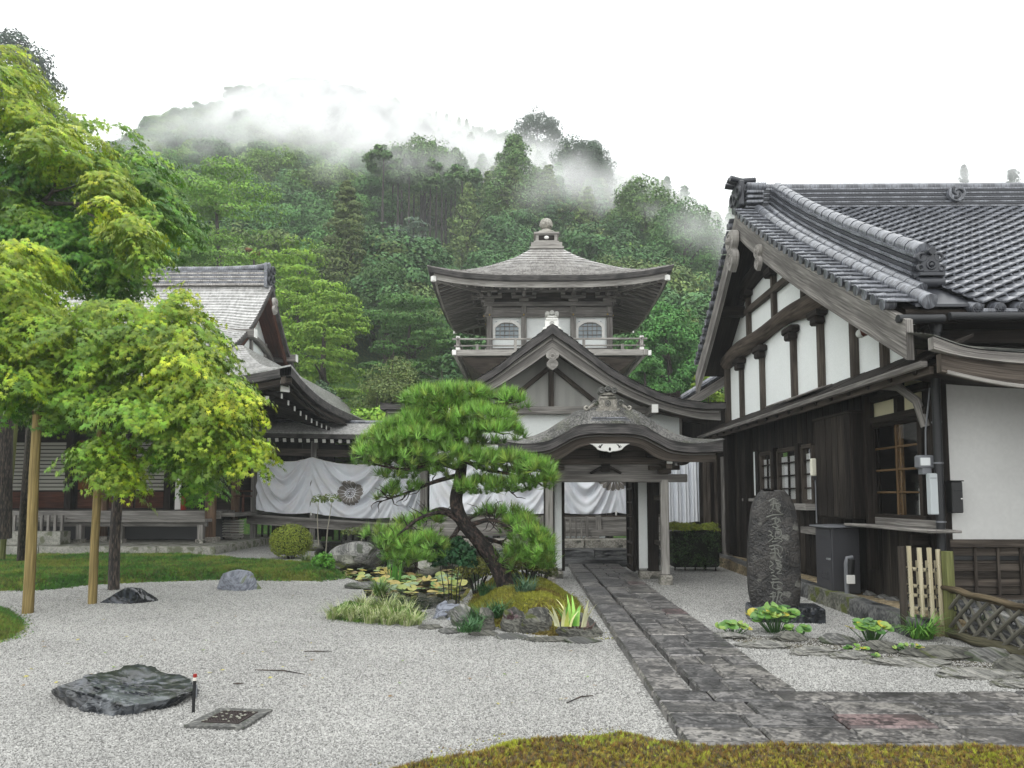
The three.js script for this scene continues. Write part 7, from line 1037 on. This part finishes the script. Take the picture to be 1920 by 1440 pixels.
// second low crown at the left edge
{
  const b = gp(62, 1052), t = thing('maple_tree', 'yellow green maple crown at the left edge behind the thick leaning poles', 'tree', b);
  limb(t, 'trunk', [[44, 1054, 17], [50, 950, 16], [58, 850, 15], [62, 760, 13.5], [60, 690, 12.5]], [0.14, 0.13, 0.12, 0.1, 0.06]);
  limb(t, 'branch', [[60, 740, 13], [90, 680, 12.2], [120, 660, 11.8]], [0.06, 0.04, 0.015]); limb(t, 'branch', [[58, 760, 13.3], [20, 650, 12.3], [-20, 560, 12]], [0.07, 0.05, 0.03]);
  mapleCrown(t, [[30, 500, 11.4, 60, 55, 0.8, 0.85], [10, 560, 11, 70, 70, 0.9, 0.7], [75, 600, 11.2, 65, 60, 0.8, 0.75], [95, 655, 11, 42, 55, 0.6, 0.8], [35, 680, 11, 60, 60, 0.8, 0.55], [85, 715, 10.9, 40, 45, 0.5, 0.7], [-40, 620, 11.4, 70, 90, 0.9, 0.5], [15, 740, 11.6, 50, 40, 0.6, 0.3]], 22, 50);
}
// tall maple of the upper left
{
  const b = V(-11.2, 0, -15.5), t = thing('maple_tree', 'tall maple with a golden green upper crown and bare dark limbs in the upper left', 'tree', b);
  limb(t, 'trunk', [[0, 1010, 15.5], [5, 800, 15.4], [20, 600, 15.2], [40, 480, 15], [45, 390, 14.8], [55, 330, 14.5]], [0.22, 0.2, 0.18, 0.15, 0.11, 0.05]);
  limb(t, 'branch', [[42, 392, 14.6], [70, 382, 14], [110, 382, 13.4], [170, 384, 12.9], [230, 400, 12.6]], [0.07, 0.055, 0.04, 0.025, 0.008]); limb(t, 'branch', [[70, 384, 14], [98, 360, 13.4], [108, 330, 13.1], [115, 305, 12.9]], [0.045, 0.035, 0.022, 0.008]); limb(t, 'branch', [[98, 360, 13.4], [130, 352, 13], [150, 345, 12.8]], [0.025, 0.015, 0.006]);
  limb(t, 'branch', [[48, 360, 14.4], [52, 325, 13.6], [75, 305, 13.2], [90, 306, 13]], [0.05, 0.035, 0.02, 0.006]); limb(t, 'branch', [[135, 382, 13.2], [175, 405, 12.9], [205, 418, 12.6]], [0.03, 0.02, 0.006]); limb(t, 'branch', [[170, 383, 12.9], [183, 365, 12.8], [190, 358, 12.7]], [0.02, 0.01, 0.004]);
  mapleCrown(t, [[5, 130, 13.6, 45, 50, 1.0, 0.95], [40, 200, 13.4, 60, 55, 1.1, 0.95], [80, 255, 13.2, 60, 45, 1.0, 0.9], [150, 295, 13, 65, 42, 0.9, 0.95], [195, 350, 12.7, 45, 38, 0.7, 0.9], [240, 420, 12.4, 40, 48, 0.6, 0.95], [265, 455, 12.3, 26, 50, 0.5, 0.75], [10, 270, 13.8, 55, 60, 1.0, 0.35], [-20, 380, 13.6, 60, 80, 1.1, 0.4], [120, 440, 14, 95, 60, 1.1, 0.12], [60, 480, 14.4, 80, 55, 1.0, 0.08], [195, 470, 13.6, 75, 60, 0.9, 0.12], [250, 330, 14.2, 60, 60, 1.0, 0.22], [305, 385, 14, 55, 50, 0.9, 0.15], [290, 440, 13.6, 45, 55, 0.8, 0.2], [210, 290, 14.6, 70, 40, 1.0, 0.35], [140, 370, 14.6, 90, 60, 1.1, 0.1], [170, 520, 13.4, 60, 32, 0.8, 0.2], [230, 505, 13.2, 38, 30, 0.6, 0.3], [60, 415, 13.2, 55, 30, 0.7, 0.3]], 23, 40);
}
// props under the maples
{
  const M4 = [['thick straight log prop nearest the camera at the left', [52, 1150], [70, 770], 10.4, 10.9, 0.072], ['straight log prop between the first prop and the dark trunk', [172, 1132], [192, 750], 11.3, 11.5, 0.062], ['slim greenish prop at the far left edge', [2, 1062], [32, 770], 14.2, 13.2, 0.06]];
  M4.forEach(([l, a, b, d0, d1, r], i) => { const A = gp(...a), B = at(b[0], b[1], -A.z + (d1 - d0)), P = [0, 0.3, 0.65, 1].map((q) => A.clone().lerp(B, q).add(V(0.012 * Math.sin(q * 9 + i), q === 0 ? -0.06 : 0, 0))); const t = thing('wooden_prop', l, 'prop', V(0, 0, 0), 'wooden props holding up the maples'); mesh('log', tube(P, [r * 1.05, r, r * 0.96, r * 0.9], 12), i === 2 ? M.wMoss : M.log, t); mesh('binding', [0, 1, 2].map((k) => new THREE.TorusGeometry(r * 1.0, 0.008, 5, 14).rotateX(Math.PI / 2).translate(P[3].x, P[3].y - 0.02 - 0.02 * k, P[3].z)), M.board, t); });
}
// ---------- garden pine ----------
const tuft = (() => { const r = RNG(31), pos = [], nor = [], col = []; for (let k = 0; k < 34; k++) { const a = r() * 6.283, e = 0.12 + 1.35 * Math.pow(r(), 0.75), l = 0.75 + 0.4 * r(), d = V(Math.cos(a) * Math.cos(e), Math.sin(e), Math.sin(a) * Math.cos(e)), s = V(-Math.sin(a), 0.2, Math.cos(a)).multiplyScalar(0.032), o = d.clone().multiplyScalar(0.08); const A = o.clone().add(s), B = o.clone().sub(s), T = d.clone().multiplyScalar(l); for (const v of [A, B, T]) { pos.push(v.x, v.y, v.z); nor.push(0, 1, 0); } const cb = 0.55 + 0.8 * r(), cy = 1 + 0.5 * r(); col.push(cb * 0.9, cb * 0.8, cb * 0.8, cb * 0.9, cb * 0.8, cb * 0.8, cb * 1.25 * cy, cb * 1.3, cb * 1.2); } const g = new THREE.BufferGeometry(); g.setAttribute('position', new THREE.Float32BufferAttribute(pos, 3)); g.setAttribute('color', new THREE.Float32BufferAttribute(col, 3)); g.computeVertexNormals(); return g; })();
{
  const b = at(952, 1100, 11.15); b.y = 0.28; const t = thing('garden_pine', 'trained pine with leaning dark trunk and bright cushions of needles on the moss mound', 'tree', b);
  const D = 11.15; limb(t, 'trunk', [[956, 1110, D], [932, 1060, D], [895, 1010, D], [866, 975, D], [855, 940, D], [862, 900, D], [866, 860, D], [858, 810, D], [850, 770, D], [845, 745, D]], [0.16, 0.13, 0.112, 0.105, 0.1, 0.09, 0.078, 0.062, 0.045, 0.025], M.barkPine);
  const br = [[[868, 985, D], [835, 962, 11], [790, 970, 10.8], [745, 1005, 10.7], [725, 1025, 10.7]], [[862, 965, D], [820, 955, 11.5], [770, 985, 11.6], [735, 1000, 11.6]], [[880, 985, D], [920, 975, 11], [960, 990, 10.8], [1000, 1010, 10.7]], [[890, 1005, D], [930, 1015, 11.3], [970, 1030, 11.4], [1005, 1035, 11.4]], [[872, 975, D], [910, 960, 11.6], [950, 965, 11.7], [985, 985, 11.7]], [[864, 880, D], [820, 870, 10.9], [760, 880, 10.7], [700, 870, 10.6]], [[862, 890, D], [810, 905, 11.1], [760, 925, 11.2], [715, 940, 11.2]], [[864, 860, D], [910, 880, 10.9], [960, 890, 10.7], [1010, 905, 10.6]], [[866, 850, D], [920, 870, 11.5], [980, 880, 11.6], [1025, 885, 11.6]], [[856, 805, D], [800, 820, 10.8], [740, 850, 10.7], [690, 865, 10.7]], [[855, 800, D], [900, 800, 10.9], [945, 815, 10.8]], [[850, 775, D], [900, 765, 11.2], [950, 755, 11.2], [975, 755, 11.2]], [[850, 790, D], [810, 770, 11.2], [780, 765, 11.2]], [[862, 925, D], [900, 900, 11], [940, 905, 10.9], [960, 925, 10.8]], [[860, 990, D], [845, 1010, 11], [800, 1040, 10.9], [770, 1060, 10.9]]];
  br.forEach((p) => limb(t, 'branch', p, [0.04, 0.03, 0.02, 0.008], M.barkPine));
  { const r = RNG(44), tw = []; for (let i = 0; i < 210; i++) { const p = br[Math.floor(r() * br.length)], q = 0.25 + 0.75 * r(), k = Math.min(p.length - 2, Math.floor(q * (p.length - 1))), f = q * (p.length - 1) - k; let u = lerp(p[k][0], p[k + 1][0], f), v = lerp(p[k][1], p[k + 1][1], f), d = lerp(p[k][2], p[k + 1][2], f), a = r() * 6.28; const P = []; for (let s = 0; s < 5; s++) { P.push(at(u, v, d).sub(b)); a += (r() - 0.5) * 1.6; u += Math.cos(a) * 9; v += Math.sin(a) * 7 - 1; d += (r() - 0.5) * 0.08; } tw.push(tube(P, [0.012, 0.01, 0.008, 0.006, 0.003], 5)); } mesh('twigs', tw, M.barkPine, t).userData.kind = 'stuff'; }
  const pads = [[845, 775, 11.2, 70, 24, 0.5], [760, 812, 11, 60, 26, 0.5], [850, 825, 11.1, 60, 24, 0.5], [720, 1010, 10.9, 40, 20, 0.4, 0.5], [985, 1000, 10.8, 40, 26, 0.4, 0.5], [1010, 1040, 10.7, 32, 32, 0.4, 0.6], [815, 752, 11.1, 62, 24, 0.55], [870, 745, 11.2, 55, 20, 0.5], [955, 757, 11.2, 34, 24, 0.35, 0.8], [900, 790, 11, 70, 26, 0.6], [925, 815, 10.8, 58, 24, 0.45], [790, 795, 11.1, 50, 22, 0.5], [735, 830, 10.9, 62, 28, 0.55], [700, 858, 10.8, 46, 22, 0.45], [790, 830, 10.8, 55, 25, 0.5], [775, 862, 10.7, 55, 20, 0.45, 0.8], [845, 855, 10.8, 40, 20, 0.4, 0.8], [890, 868, 10.8, 55, 22, 0.45], [950, 872, 10.8, 55, 22, 0.5], [1005, 888, 10.7, 36, 26, 0.4], [1030, 905, 10.7, 14, 18, 0.2], [905, 915, 10.9, 52, 18, 0.35], [960, 912, 10.8, 45, 16, 0.35], [730, 932, 11.2, 28, 10, 0.2, 0.45], [765, 915, 11.2, 36, 10, 0.25, 0.4], [780, 890, 11, 70, 12, 0.4, 0.5], [740, 1022, 10.8, 32, 18, 0.35, 0.8], [790, 1030, 10.7, 50, 28, 0.45], [790, 985, 11.3, 46, 20, 0.4, 0.5], [760, 1050, 10.8, 45, 18, 0.35, 0.7], [940, 965, 11.3, 48, 12, 0.35, 0.5], [975, 990, 11.1, 36, 22, 0.4, 0.6], [1000, 1025, 10.8, 40, 34, 0.4], [1018, 1055, 10.7, 22, 18, 0.25], [965, 1050, 11, 40, 22, 0.35, 0.6]];
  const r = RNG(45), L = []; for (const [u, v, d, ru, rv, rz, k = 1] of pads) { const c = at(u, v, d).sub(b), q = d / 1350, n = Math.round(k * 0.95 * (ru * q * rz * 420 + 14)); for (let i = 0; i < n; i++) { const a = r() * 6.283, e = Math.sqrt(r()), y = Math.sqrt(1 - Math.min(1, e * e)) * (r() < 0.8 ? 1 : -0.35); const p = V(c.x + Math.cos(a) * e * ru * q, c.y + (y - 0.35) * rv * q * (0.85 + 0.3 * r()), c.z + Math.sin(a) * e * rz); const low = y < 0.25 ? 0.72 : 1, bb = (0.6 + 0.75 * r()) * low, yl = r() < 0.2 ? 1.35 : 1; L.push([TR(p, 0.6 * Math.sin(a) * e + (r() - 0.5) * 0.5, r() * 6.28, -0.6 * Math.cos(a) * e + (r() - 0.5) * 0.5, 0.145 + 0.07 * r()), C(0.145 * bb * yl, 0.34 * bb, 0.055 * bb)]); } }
  scatter('needles', tuft, M.needle, L, t, 'stuff');
}
// ---------- clipped and leafy shrubs ----------
function shrub(name, label, cat, p, w, h, dpt, tint, n, leaf, seed, opt = {}) {
  const t = thing(name, label, cat, p, opt.group), r = RNG(seed), cl = []; const k = opt.k ?? 26;
  for (let i = 0; i < k; i++) { const y = lerp(opt.lo ?? -0.5, 1, (i + 0.5) / k), a = i * 2.4, q = Math.sqrt(1 - y * y) * 0.72; cl.push({ p: V(Math.cos(a) * q * w / 2, h / 2 + y * 0.72 * h / 2, Math.sin(a) * q * dpt / 2), r: V(w * 0.17, h * 0.17, dpt * 0.17) }); }
  mesh('foliage', leafCloud(opt.one ? [{ p: V(0, h / 2, 0), r: V(w / 2, h / 2, dpt / 2) }] : cl, Math.round(n / (opt.one ? 1 : k)), leaf, r, { tone: 0.25, lo: opt.lo ?? -0.6, ...opt.cloud }), crownMat(...tint), t);
  const st = []; for (let i = 0; i < (opt.stems ?? 7); i++) { const a = i * 2.4; st.push(tube([V(0.06 * Math.cos(a), -0.05, 0.06 * Math.sin(a)), V(0.16 * w * Math.cos(a), h * 0.3, 0.16 * dpt * Math.sin(a)), V(0.3 * w * Math.cos(a), h * 0.62, 0.3 * dpt * Math.sin(a))], [0.022, 0.015, 0.008], 5)); } if (st.length) mesh('stems', st, M.barkTree, t);
  if (opt.core) mesh('inner_foliage', new THREE.IcosahedronGeometry(1, 3).scale(w * 0.42, h * 0.42, dpt * 0.42).translate(0, h * 0.5, 0), S({ color: 0x1c2a10, roughness: 0.95 }), t); return t;
}
{
  const p = gp(545, 1047); shrub('round_bush', 'clipped round yellow green bush beside the corridor', 'bush', V(p.x, 0, p.z), 1.12, 0.92, 1.1, [0.16, 0.2, 0.022], 9000, 0.05, 81, { one: true, core: true, lo: -0.85, cloud: { tone: 0.35 } });
  const g = gp(606, 1075); shrub('small_shrub', 'small fresh green shrub right of the round bush at the pond', 'bush', V(g.x, 0, g.z), 0.52, 0.46, 0.5, [0.1, 0.27, 0.03], 900, 0.07, 82, { k: 16 });
  const n = gp(848, 1140); const nd = shrub('nandina', 'dark feathery shrub with thin black stems in front of the pine', 'bush', V(n.x, -0.1, n.z), 0.75, 0.75, 0.6, [0.025, 0.075, 0.03], 2200, 0.075, 83, { k: 22, lo: -0.2, stems: 0 }); nd.children[0].position.y = 0.42; { const st = []; for (let i = 0; i < 5; i++) st.push(tube([V(-0.1 + i * 0.05, -0.05, 0.05 * (i % 3)), V(-0.13 + i * 0.06 + 0.02 * (i % 2), 0.4, 0.03), V(-0.2 + i * 0.1, 0.8, 0)], [0.009, 0.008, 0.005], 5)); mesh('stem', st, M.black, nd); }
  const a = at(985, 1085, 11.9); shrub('azalea', 'olive azalea bush behind the foot of the pine trunk', 'bush', V(a.x, 0.25, a.z), 0.95, 0.55, 0.7, [0.1, 0.11, 0.03], 2600, 0.05, 84, { k: 24, lo: -0.2 });
  const a2 = at(1025, 1070, 12.3); shrub('azalea', 'dark olive azalea bush at the left gate pillar', 'bush', V(a2.x - 0.1, 0.1, a2.z), 0.6, 0.65, 0.6, [0.07, 0.085, 0.03], 1800, 0.05, 85, { k: 20, lo: -0.3 });
  const a3 = at(895, 1060, 12.6); shrub('azalea', 'yellowish low bush left of the pine trunk behind the mound', 'bush', V(a3.x, 0.05, a3.z), 0.8, 0.6, 0.6, [0.16, 0.17, 0.035], 1600, 0.05, 86, { k: 20, lo: -0.2 });
  const a4 = gp(770, 1068); shrub('azalea', 'dark green low bush beyond the pond below the pine', 'bush', V(a4.x, -0.1, a4.z), 1.5, 0.8, 0.9, [0.035, 0.09, 0.028], 2600, 0.07, 87, { k: 26, lo: -0.2 });
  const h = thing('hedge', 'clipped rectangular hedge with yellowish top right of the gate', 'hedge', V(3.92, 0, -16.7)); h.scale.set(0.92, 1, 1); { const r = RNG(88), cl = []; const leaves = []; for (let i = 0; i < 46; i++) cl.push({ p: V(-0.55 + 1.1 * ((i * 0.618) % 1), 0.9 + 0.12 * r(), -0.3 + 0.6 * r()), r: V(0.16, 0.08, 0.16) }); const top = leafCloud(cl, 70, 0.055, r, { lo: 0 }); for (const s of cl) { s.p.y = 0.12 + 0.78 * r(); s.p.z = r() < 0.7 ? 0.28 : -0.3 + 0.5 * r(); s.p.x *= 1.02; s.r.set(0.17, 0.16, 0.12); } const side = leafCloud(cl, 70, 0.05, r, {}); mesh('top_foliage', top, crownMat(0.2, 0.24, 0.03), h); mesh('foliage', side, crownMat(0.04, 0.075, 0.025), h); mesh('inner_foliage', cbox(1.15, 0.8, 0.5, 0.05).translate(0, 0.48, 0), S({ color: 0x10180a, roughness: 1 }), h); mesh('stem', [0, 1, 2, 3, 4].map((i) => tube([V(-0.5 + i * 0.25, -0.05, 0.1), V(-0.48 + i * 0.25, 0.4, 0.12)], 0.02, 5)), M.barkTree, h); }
  for (const [i, u] of [612, 672].entries()) { const q = gp(u - 2, 1042 + i * 2); const t = thing('sapling', i ? 'young bush sapling right of the dark creek mouth' : 'slender pale stemmed sapling before the corridor deck', 'sapling', V(q.x, 0, q.z)); const hh = i ? 0.6 : 1.5; mesh('stem', [tube([V(0, -0.05, 0), V(0.05, hh * 0.5, 0), V(0.16, hh, 0)], [0.02, 0.016, 0.008], 6), ...(i ? [] : [tube([V(-0.2, 0.3, 0), V(-0.25, hh * 0.7, 0), V(-0.22, hh, 0)], [0.016, 0.012, 0.006], 6)])], S({ color: 0xa29c8c, roughness: 0.8 }), t); mesh('foliage', leafCloud([{ p: V(0.14, hh + 0.1, 0), r: V(0.3, 0.16, 0.25) }, { p: V(-0.2, hh + 0.08, 0), r: V(0.26, 0.14, 0.22) }], 130, 0.085, RNG(89 + i), {}), crownMat(0.13, 0.17, 0.05), t); }
}
// ---------- grasses and leafy plants ----------
function blades(n, len, w, spread, arch, rnd, dir = null) {   // arching blades from one foot
  const pos = []; for (let i = 0; i < n; i++) { const a = dir ? dir + (rnd() - 0.5) * 2.2 : rnd() * 6.283, l = len * (0.6 + 0.5 * rnd()), o = V(Math.cos(a + 1) * spread * rnd(), 0, Math.sin(a + 1) * spread * rnd()), k = arch * (0.5 + 0.9 * rnd()), P = []; for (let s = 0; s <= 5; s++) { const q = s / 5, e = Math.max(0.0, 1.45 - k * q * 1.6); const pr = s ? P[s - 1] : null; P.push(pr ? pr.clone().add(V(Math.cos(a) * Math.cos(e), Math.sin(e) - (k > 0.8 ? 0.35 * q * q : 0), Math.sin(a) * Math.cos(e)).multiplyScalar(l / 5)) : o); } const sd = V(-Math.sin(a), 0, Math.cos(a)); for (let s = 0; s < 5; s++) { const w0 = w * (1 - Math.pow(s / 5, 1.6)), w1 = w * (1 - Math.pow((s + 1) / 5, 1.6)); const A = P[s].clone().addScaledVector(sd, w0), B = P[s].clone().addScaledVector(sd, -w0), D = P[s + 1].clone().addScaledVector(sd, w1), E = P[s + 1].clone().addScaledVector(sd, -w1); for (const v of s < 4 ? [A, B, D, B, E, D] : [A, B, P[5]]) pos.push(v.x, v.y, v.z); } }
  const g = new THREE.BufferGeometry(); g.setAttribute('position', new THREE.Float32BufferAttribute(pos, 3)); g.computeVertexNormals(); return g;
}
function grassClump(name, label, p, n, len, w, spread, arch, cols, seed) { const t = thing(name, label, 'grass', p), r = RNG(seed); cols.forEach((c) => mesh('blades', blades(Math.round(n / cols.length), len, w, spread, arch, r), S({ color: C(...c), roughness: 0.55 }), t).userData.kind = 'stuff'); return t; }
{
  const pale = [[0.36, 0.42, 0.16], [0.2, 0.3, 0.07], [0.5, 0.52, 0.3]], dark = [[0.03, 0.1, 0.03], [0.06, 0.16, 0.045]];
  const sd = [[630, 1160, 0.34], [665, 1163, 0.36], [700, 1168, 0.38], [735, 1170, 0.38], [770, 1172, 0.32], [680, 1140, 0.32], [720, 1148, 0.36], [755, 1155, 0.34]]; const words = ['leftmost tuft of the pale striped sedge on the gravel', 'second tuft from the left in the front of the pale sedge', 'middle tuft at the front of the pale sedge', 'tuft right of the middle in the pale sedge front', 'rightmost tuft of the pale sedge by the pond outlet', 'rear left tuft of the pale sedge by the pond', 'rear middle tuft of the pale sedge by the pond', 'rear right tuft of the pale sedge at the pond rim'];
  sd.forEach(([u, v, l], i) => { const p = gp(u, v); const t = grassClump('sedge_tuft', words[i], p, 150, l, 0.0065, 0.14, 0.85, pale, 120 + i); t.userData.group = 'pale striped sedge tufts beside the pond'; });
  mossBed('sedge_cushion', 'low mossy bank under the pale sedge tufts', [[-2.65, 10.0], [-2.3, 9.75], [-1.7, 9.65], [-1.35, 9.85], [-1.35, 10.5], [-1.7, 10.75], [-2.3, 10.95], [-2.75, 11.6], [-2.9, 10.9]], (x, d, e) => -0.02 + 0.12 * sst(0, 0.3, e), M.mossGreen, 2500, 0.03, GM, 66, 1);
  grassClump('grass_clump', 'dark arching grass clump on a stone at the left pond rim', gp(712, 1122).setY(0.05), 150, 0.4, 0.009, 0.09, 0.9, [[0.09, 0.2, 0.03], [0.2, 0.3, 0.06]], 131);
  [[900, 1150, 0.3, 'dark mondo grass at the pond corner of the mound'], [935, 1140, 0.34, 'dark mondo grass in front of the pine foot'], [985, 1128, 0.34, 'bluish mondo grass right of the pine foot'], [915, 1112, 0.3, 'dark mondo grass left of the pine foot'], [880, 1165, 0.24, 'short dark grass hanging over the pond corner stones'], [950, 1108, 0.3, 'tall mondo grass just behind the pine foot']].forEach(([u, v, l, w], i) => { const p = gp(u, v, 0.2); p.y = Math.max(0.1, moundY(p.x, -p.z)) - 0.02; grassClump('mondo_grass', w, p, 150, l, 0.0075, 0.13, 0.8, i === 2 ? [[0.06, 0.14, 0.07], [0.12, 0.2, 0.12]] : dark, 140 + i); });
  grassClump('grass_clump', 'arching grass tuft beside the clipped round bush', gp(575, 1058), 120, 0.42, 0.008, 0.1, 0.85, [[0.2, 0.25, 0.06], [0.1, 0.17, 0.05]], 151);
  grassClump('grass_clump', 'bright green arching grass at the foot of the bamboo fence', gp(1728, 1200).setY(0.02), 170, 0.42, 0.009, 0.12, 0.95, [[0.08, 0.24, 0.03], [0.16, 0.34, 0.05]], 152);
  grassClump('iris', 'upright bright green iris leaves growing in the pond', gp(742, 1092, -0.14), 34, 0.75, 0.013, 0.12, 0.1, [[0.1, 0.32, 0.045], [0.16, 0.4, 0.06]], 153);
  grassClump('iris', 'thin tall reed leaf left of the iris', gp(729, 1080, -0.14), 8, 0.9, 0.01, 0.03, 0.06, [[0.1, 0.26, 0.05]], 154);
  // striped leaf plant
  const t = thing('striped_plant', 'leafy plant with cream edged leaves at the path side of the mound', 'plant', (() => { const p = gp(1068, 1174, 0.24); return p; })()), r = RNG(155);
  for (let i = 0; i < 20; i++) { const g = blades(1, 0.36 * (0.65 + 0.5 * r()), 0.026, 0.1, 0.4, r); mesh('leaf', g, S({ color: [C(0.14, 0.36, 0.05), C(0.24, 0.46, 0.07), C(0.62, 0.62, 0.3), C(0.45, 0.5, 0.1)][i % 4], roughness: 0.45 }), t); }
  for (const s of [[-0.12, -0.3], [0.16, 0.5]]) { const g = blades(5, 0.33, 0.03, 0.04, 0.45, r, s[1] > 0 ? 0.1 : 3.0); g.translate(s[0], 0, 0.03); mesh('cream_leaf', g, S({ color: C(0.62, 0.62, 0.4), roughness: 0.45 }), t); }
  grassClump('dry_leaves', 'withered brown leaves at the foot of the striped plant', gp(1090, 1178, 0.2), 26, 0.13, 0.015, 0.16, 1.0, [[0.09, 0.05, 0.04]], 156);
  grassClump('dry_leaves', 'withered dark leaves on top of the mound front stones', gp(962, 1160, 0.25), 22, 0.12, 0.015, 0.1, 0.9, [[0.08, 0.045, 0.05]], 157);
}
// round leaved plants at the stele and the channel; lily pads in the pond
function roundLeaf(r, notch = 0.35) { const pos = [], n = 14, P = (k, q) => { const a = notch + (k / n) * (6.283 - 2 * notch); return [q * Math.cos(a) * r, q * q * 0.16 * r + 0.03 * r * Math.sin(a * 5) * q, q * Math.sin(a) * r]; }; for (let k = 0; k < n; k++) pos.push(0, 0, 0, ...P(k + 1, 0.6), ...P(k, 0.6), ...P(k, 0.6), ...P(k + 1, 0.6), ...P(k + 1, 1), ...P(k, 0.6), ...P(k + 1, 1), ...P(k, 1)); const g = new THREE.BufferGeometry(); g.setAttribute('position', new THREE.Float32BufferAttribute(pos, 3)); g.computeVertexNormals(); return g; }
const RL = [roundLeaf(1, 0.3), roundLeaf(1, 0.15), roundLeaf(1, 0.5)];
const lm = [[0.12, 0.27, 0.05], [0.18, 0.34, 0.06], [0.26, 0.39, 0.07], [0.06, 0.16, 0.035], [0.5, 0.45, 0.06]].map((c) => S({ color: C(...c.map((q) => q * 0.8)), roughness: 0.35 }));
function leopardPlant(label, u, v, w, h, n, seed, size = 0.075, y0 = 0) {
  const p = gp(u, v, y0), t = thing('round_leaved_plant', label, 'plant', p), r = RNG(seed), st = [];
  for (let i = 0; i < n; i++) { const a = r() * 6.283, q = Math.sqrt(r()), x = Math.cos(a) * q * w / 2, z = Math.sin(a) * q * w * 0.35, y = h * (0.35 + 0.65 * (1 - q * 0.6) * (0.7 + 0.3 * r())), s = size * (0.65 + 0.6 * r()); const o = mesh('leaf', RL[i % 3], lm[r() < 0.07 ? 4 : Math.floor(r() * 4)], t); o.position.set(x, y, z); o.scale.setScalar(s); o.rotation.set(0.35 + (r() - 0.5) * 0.9, r() * 6.28, (r() - 0.5) * 0.7); st.push(tube([V(x * 0.25, -0.02, z * 0.25), V(x * 0.7, y * 0.6, z * 0.7), V(x, y, z)], 0.005, 4)); } mesh('stalks', st, lm[3], t).userData.kind = 'stuff';
}
leopardPlant('round leaved green plant at the foot of the stone stele', 1455, 1186, 0.66, 0.36, 44, 161, 0.078);
leopardPlant('small round leaved plant left of the stele by the path', 1376, 1190, 0.4, 0.16, 20, 162, 0.055);
leopardPlant('small round leaved plant hanging right below the stele plinth', 1497, 1196, 0.28, 0.2, 14, 163, 0.05);
leopardPlant('round leaved green plant in the middle of the dry channel', 1634, 1204, 0.5, 0.27, 36, 164, 0.058);
leopardPlant('tiny yellowish plant between the channel stones', 1605, 1226, 0.22, 0.1, 12, 165, 0.035);
leopardPlant('tiny plant with few leaves at the channel edge stone', 1640, 1236, 0.12, 0.05, 3, 166, 0.045);
leopardPlant('tiny dark plant on the mossy channel stone by the grass', 1705, 1226, 0.34, 0.12, 26, 167, 0.024);
{
  const t = thing('water_lilies', 'dense yellow and green lily pads covering the back of the pond', 'water plant'), r = RNG(171), cols = [[0.36, 0.36, 0.08], [0.27, 0.33, 0.07], [0.16, 0.29, 0.08], [0.4, 0.32, 0.08], [0.22, 0.16, 0.05], [0.25, 0.34, 0.18]].map((c) => S({ color: C(...c), roughness: 0.4 })); let k = 0;
  for (let i = 0; i < 900 && k < 265; i++) { const u = rr(615, 870), v = rr(1064, 1116), p = gp(u, v, -0.14); if (!inside(pondPoly, p.x, -p.z) || edgeDist(pondPoly, p.x, -p.z) < 0.06) continue; if (-p.z < 13.2 && r() < 0.75) continue; k++; const o = mesh('lily_pad', RL[k % 3], cols[Math.floor(r() * 6)], t); const up = r() < 0.55; o.position.set(p.x, -0.13 + (up ? 0.02 + 0.1 * r() : 0.004), p.z); o.scale.setScalar(rr(0.07, 0.115)); o.rotation.set(up ? (r() - 0.3) * 0.9 : (r() - 0.5) * 0.1, r() * 6.28, up ? (r() - 0.5) * 0.7 : 0); }
}
{ // fallen maple leaves
  const r = RNG(191), g = new THREE.BufferGeometry(); g.setAttribute('position', new THREE.Float32BufferAttribute(maplLeaf(0.04), 3)); g.computeVertexNormals(); const L = [];
  for (let i = 0; i < 70; i++) { const p = i < 50 ? gp(rr(20, 640), rr(1115, 1300), 0.018) : gp(rr(640, 1200), rr(1215, 1340), 0.018), k = r(); L.push([TR(p, (r() - 0.5) * 0.5, r() * 6.28, (r() - 0.5) * 0.5, 0.5 + 0.6 * r()), k < 0.5 ? C(0.45, 0.4, 0.05) : k < 0.8 ? C(0.22, 0.13, 0.04) : C(0.16, 0.25, 0.04)]); }
  const o = thing('fallen_leaves', 'few yellow and brown maple leaves scattered over the gravel', 'leaves', V(0, 0, 0), null, 'stuff'); scatter('leaves', g, M.leaf, L, o, 'stuff');
}
// added dark tubes stand in for raked grooves in the gravel
[[478, 1256, 570, 1264, 'longest dark twig lying on the gravel right of the boulder'], [570, 1221, 622, 1221, 'thin dark twig on the gravel below the sedge'], [1062, 1318, 1112, 1304, 'bent twig on the gravel left of the path corner'], [437, 1282, 457, 1281, 'short twig on the gravel above the drain']].forEach(([a, b, c, d, l], i) => { const A = gp(a, b, 0.012), B = gp(c, d, 0.012), Mi = A.clone().lerp(B, 0.55).add(V(0, 0.004, i % 2 ? 0.02 : -0.05)); single('groove_tube', tube([A, Mi, B], [0.005, 0.007, 0.004], 5), M.barkTree, l, 'groove'); });

renderer.render(scene, camera);
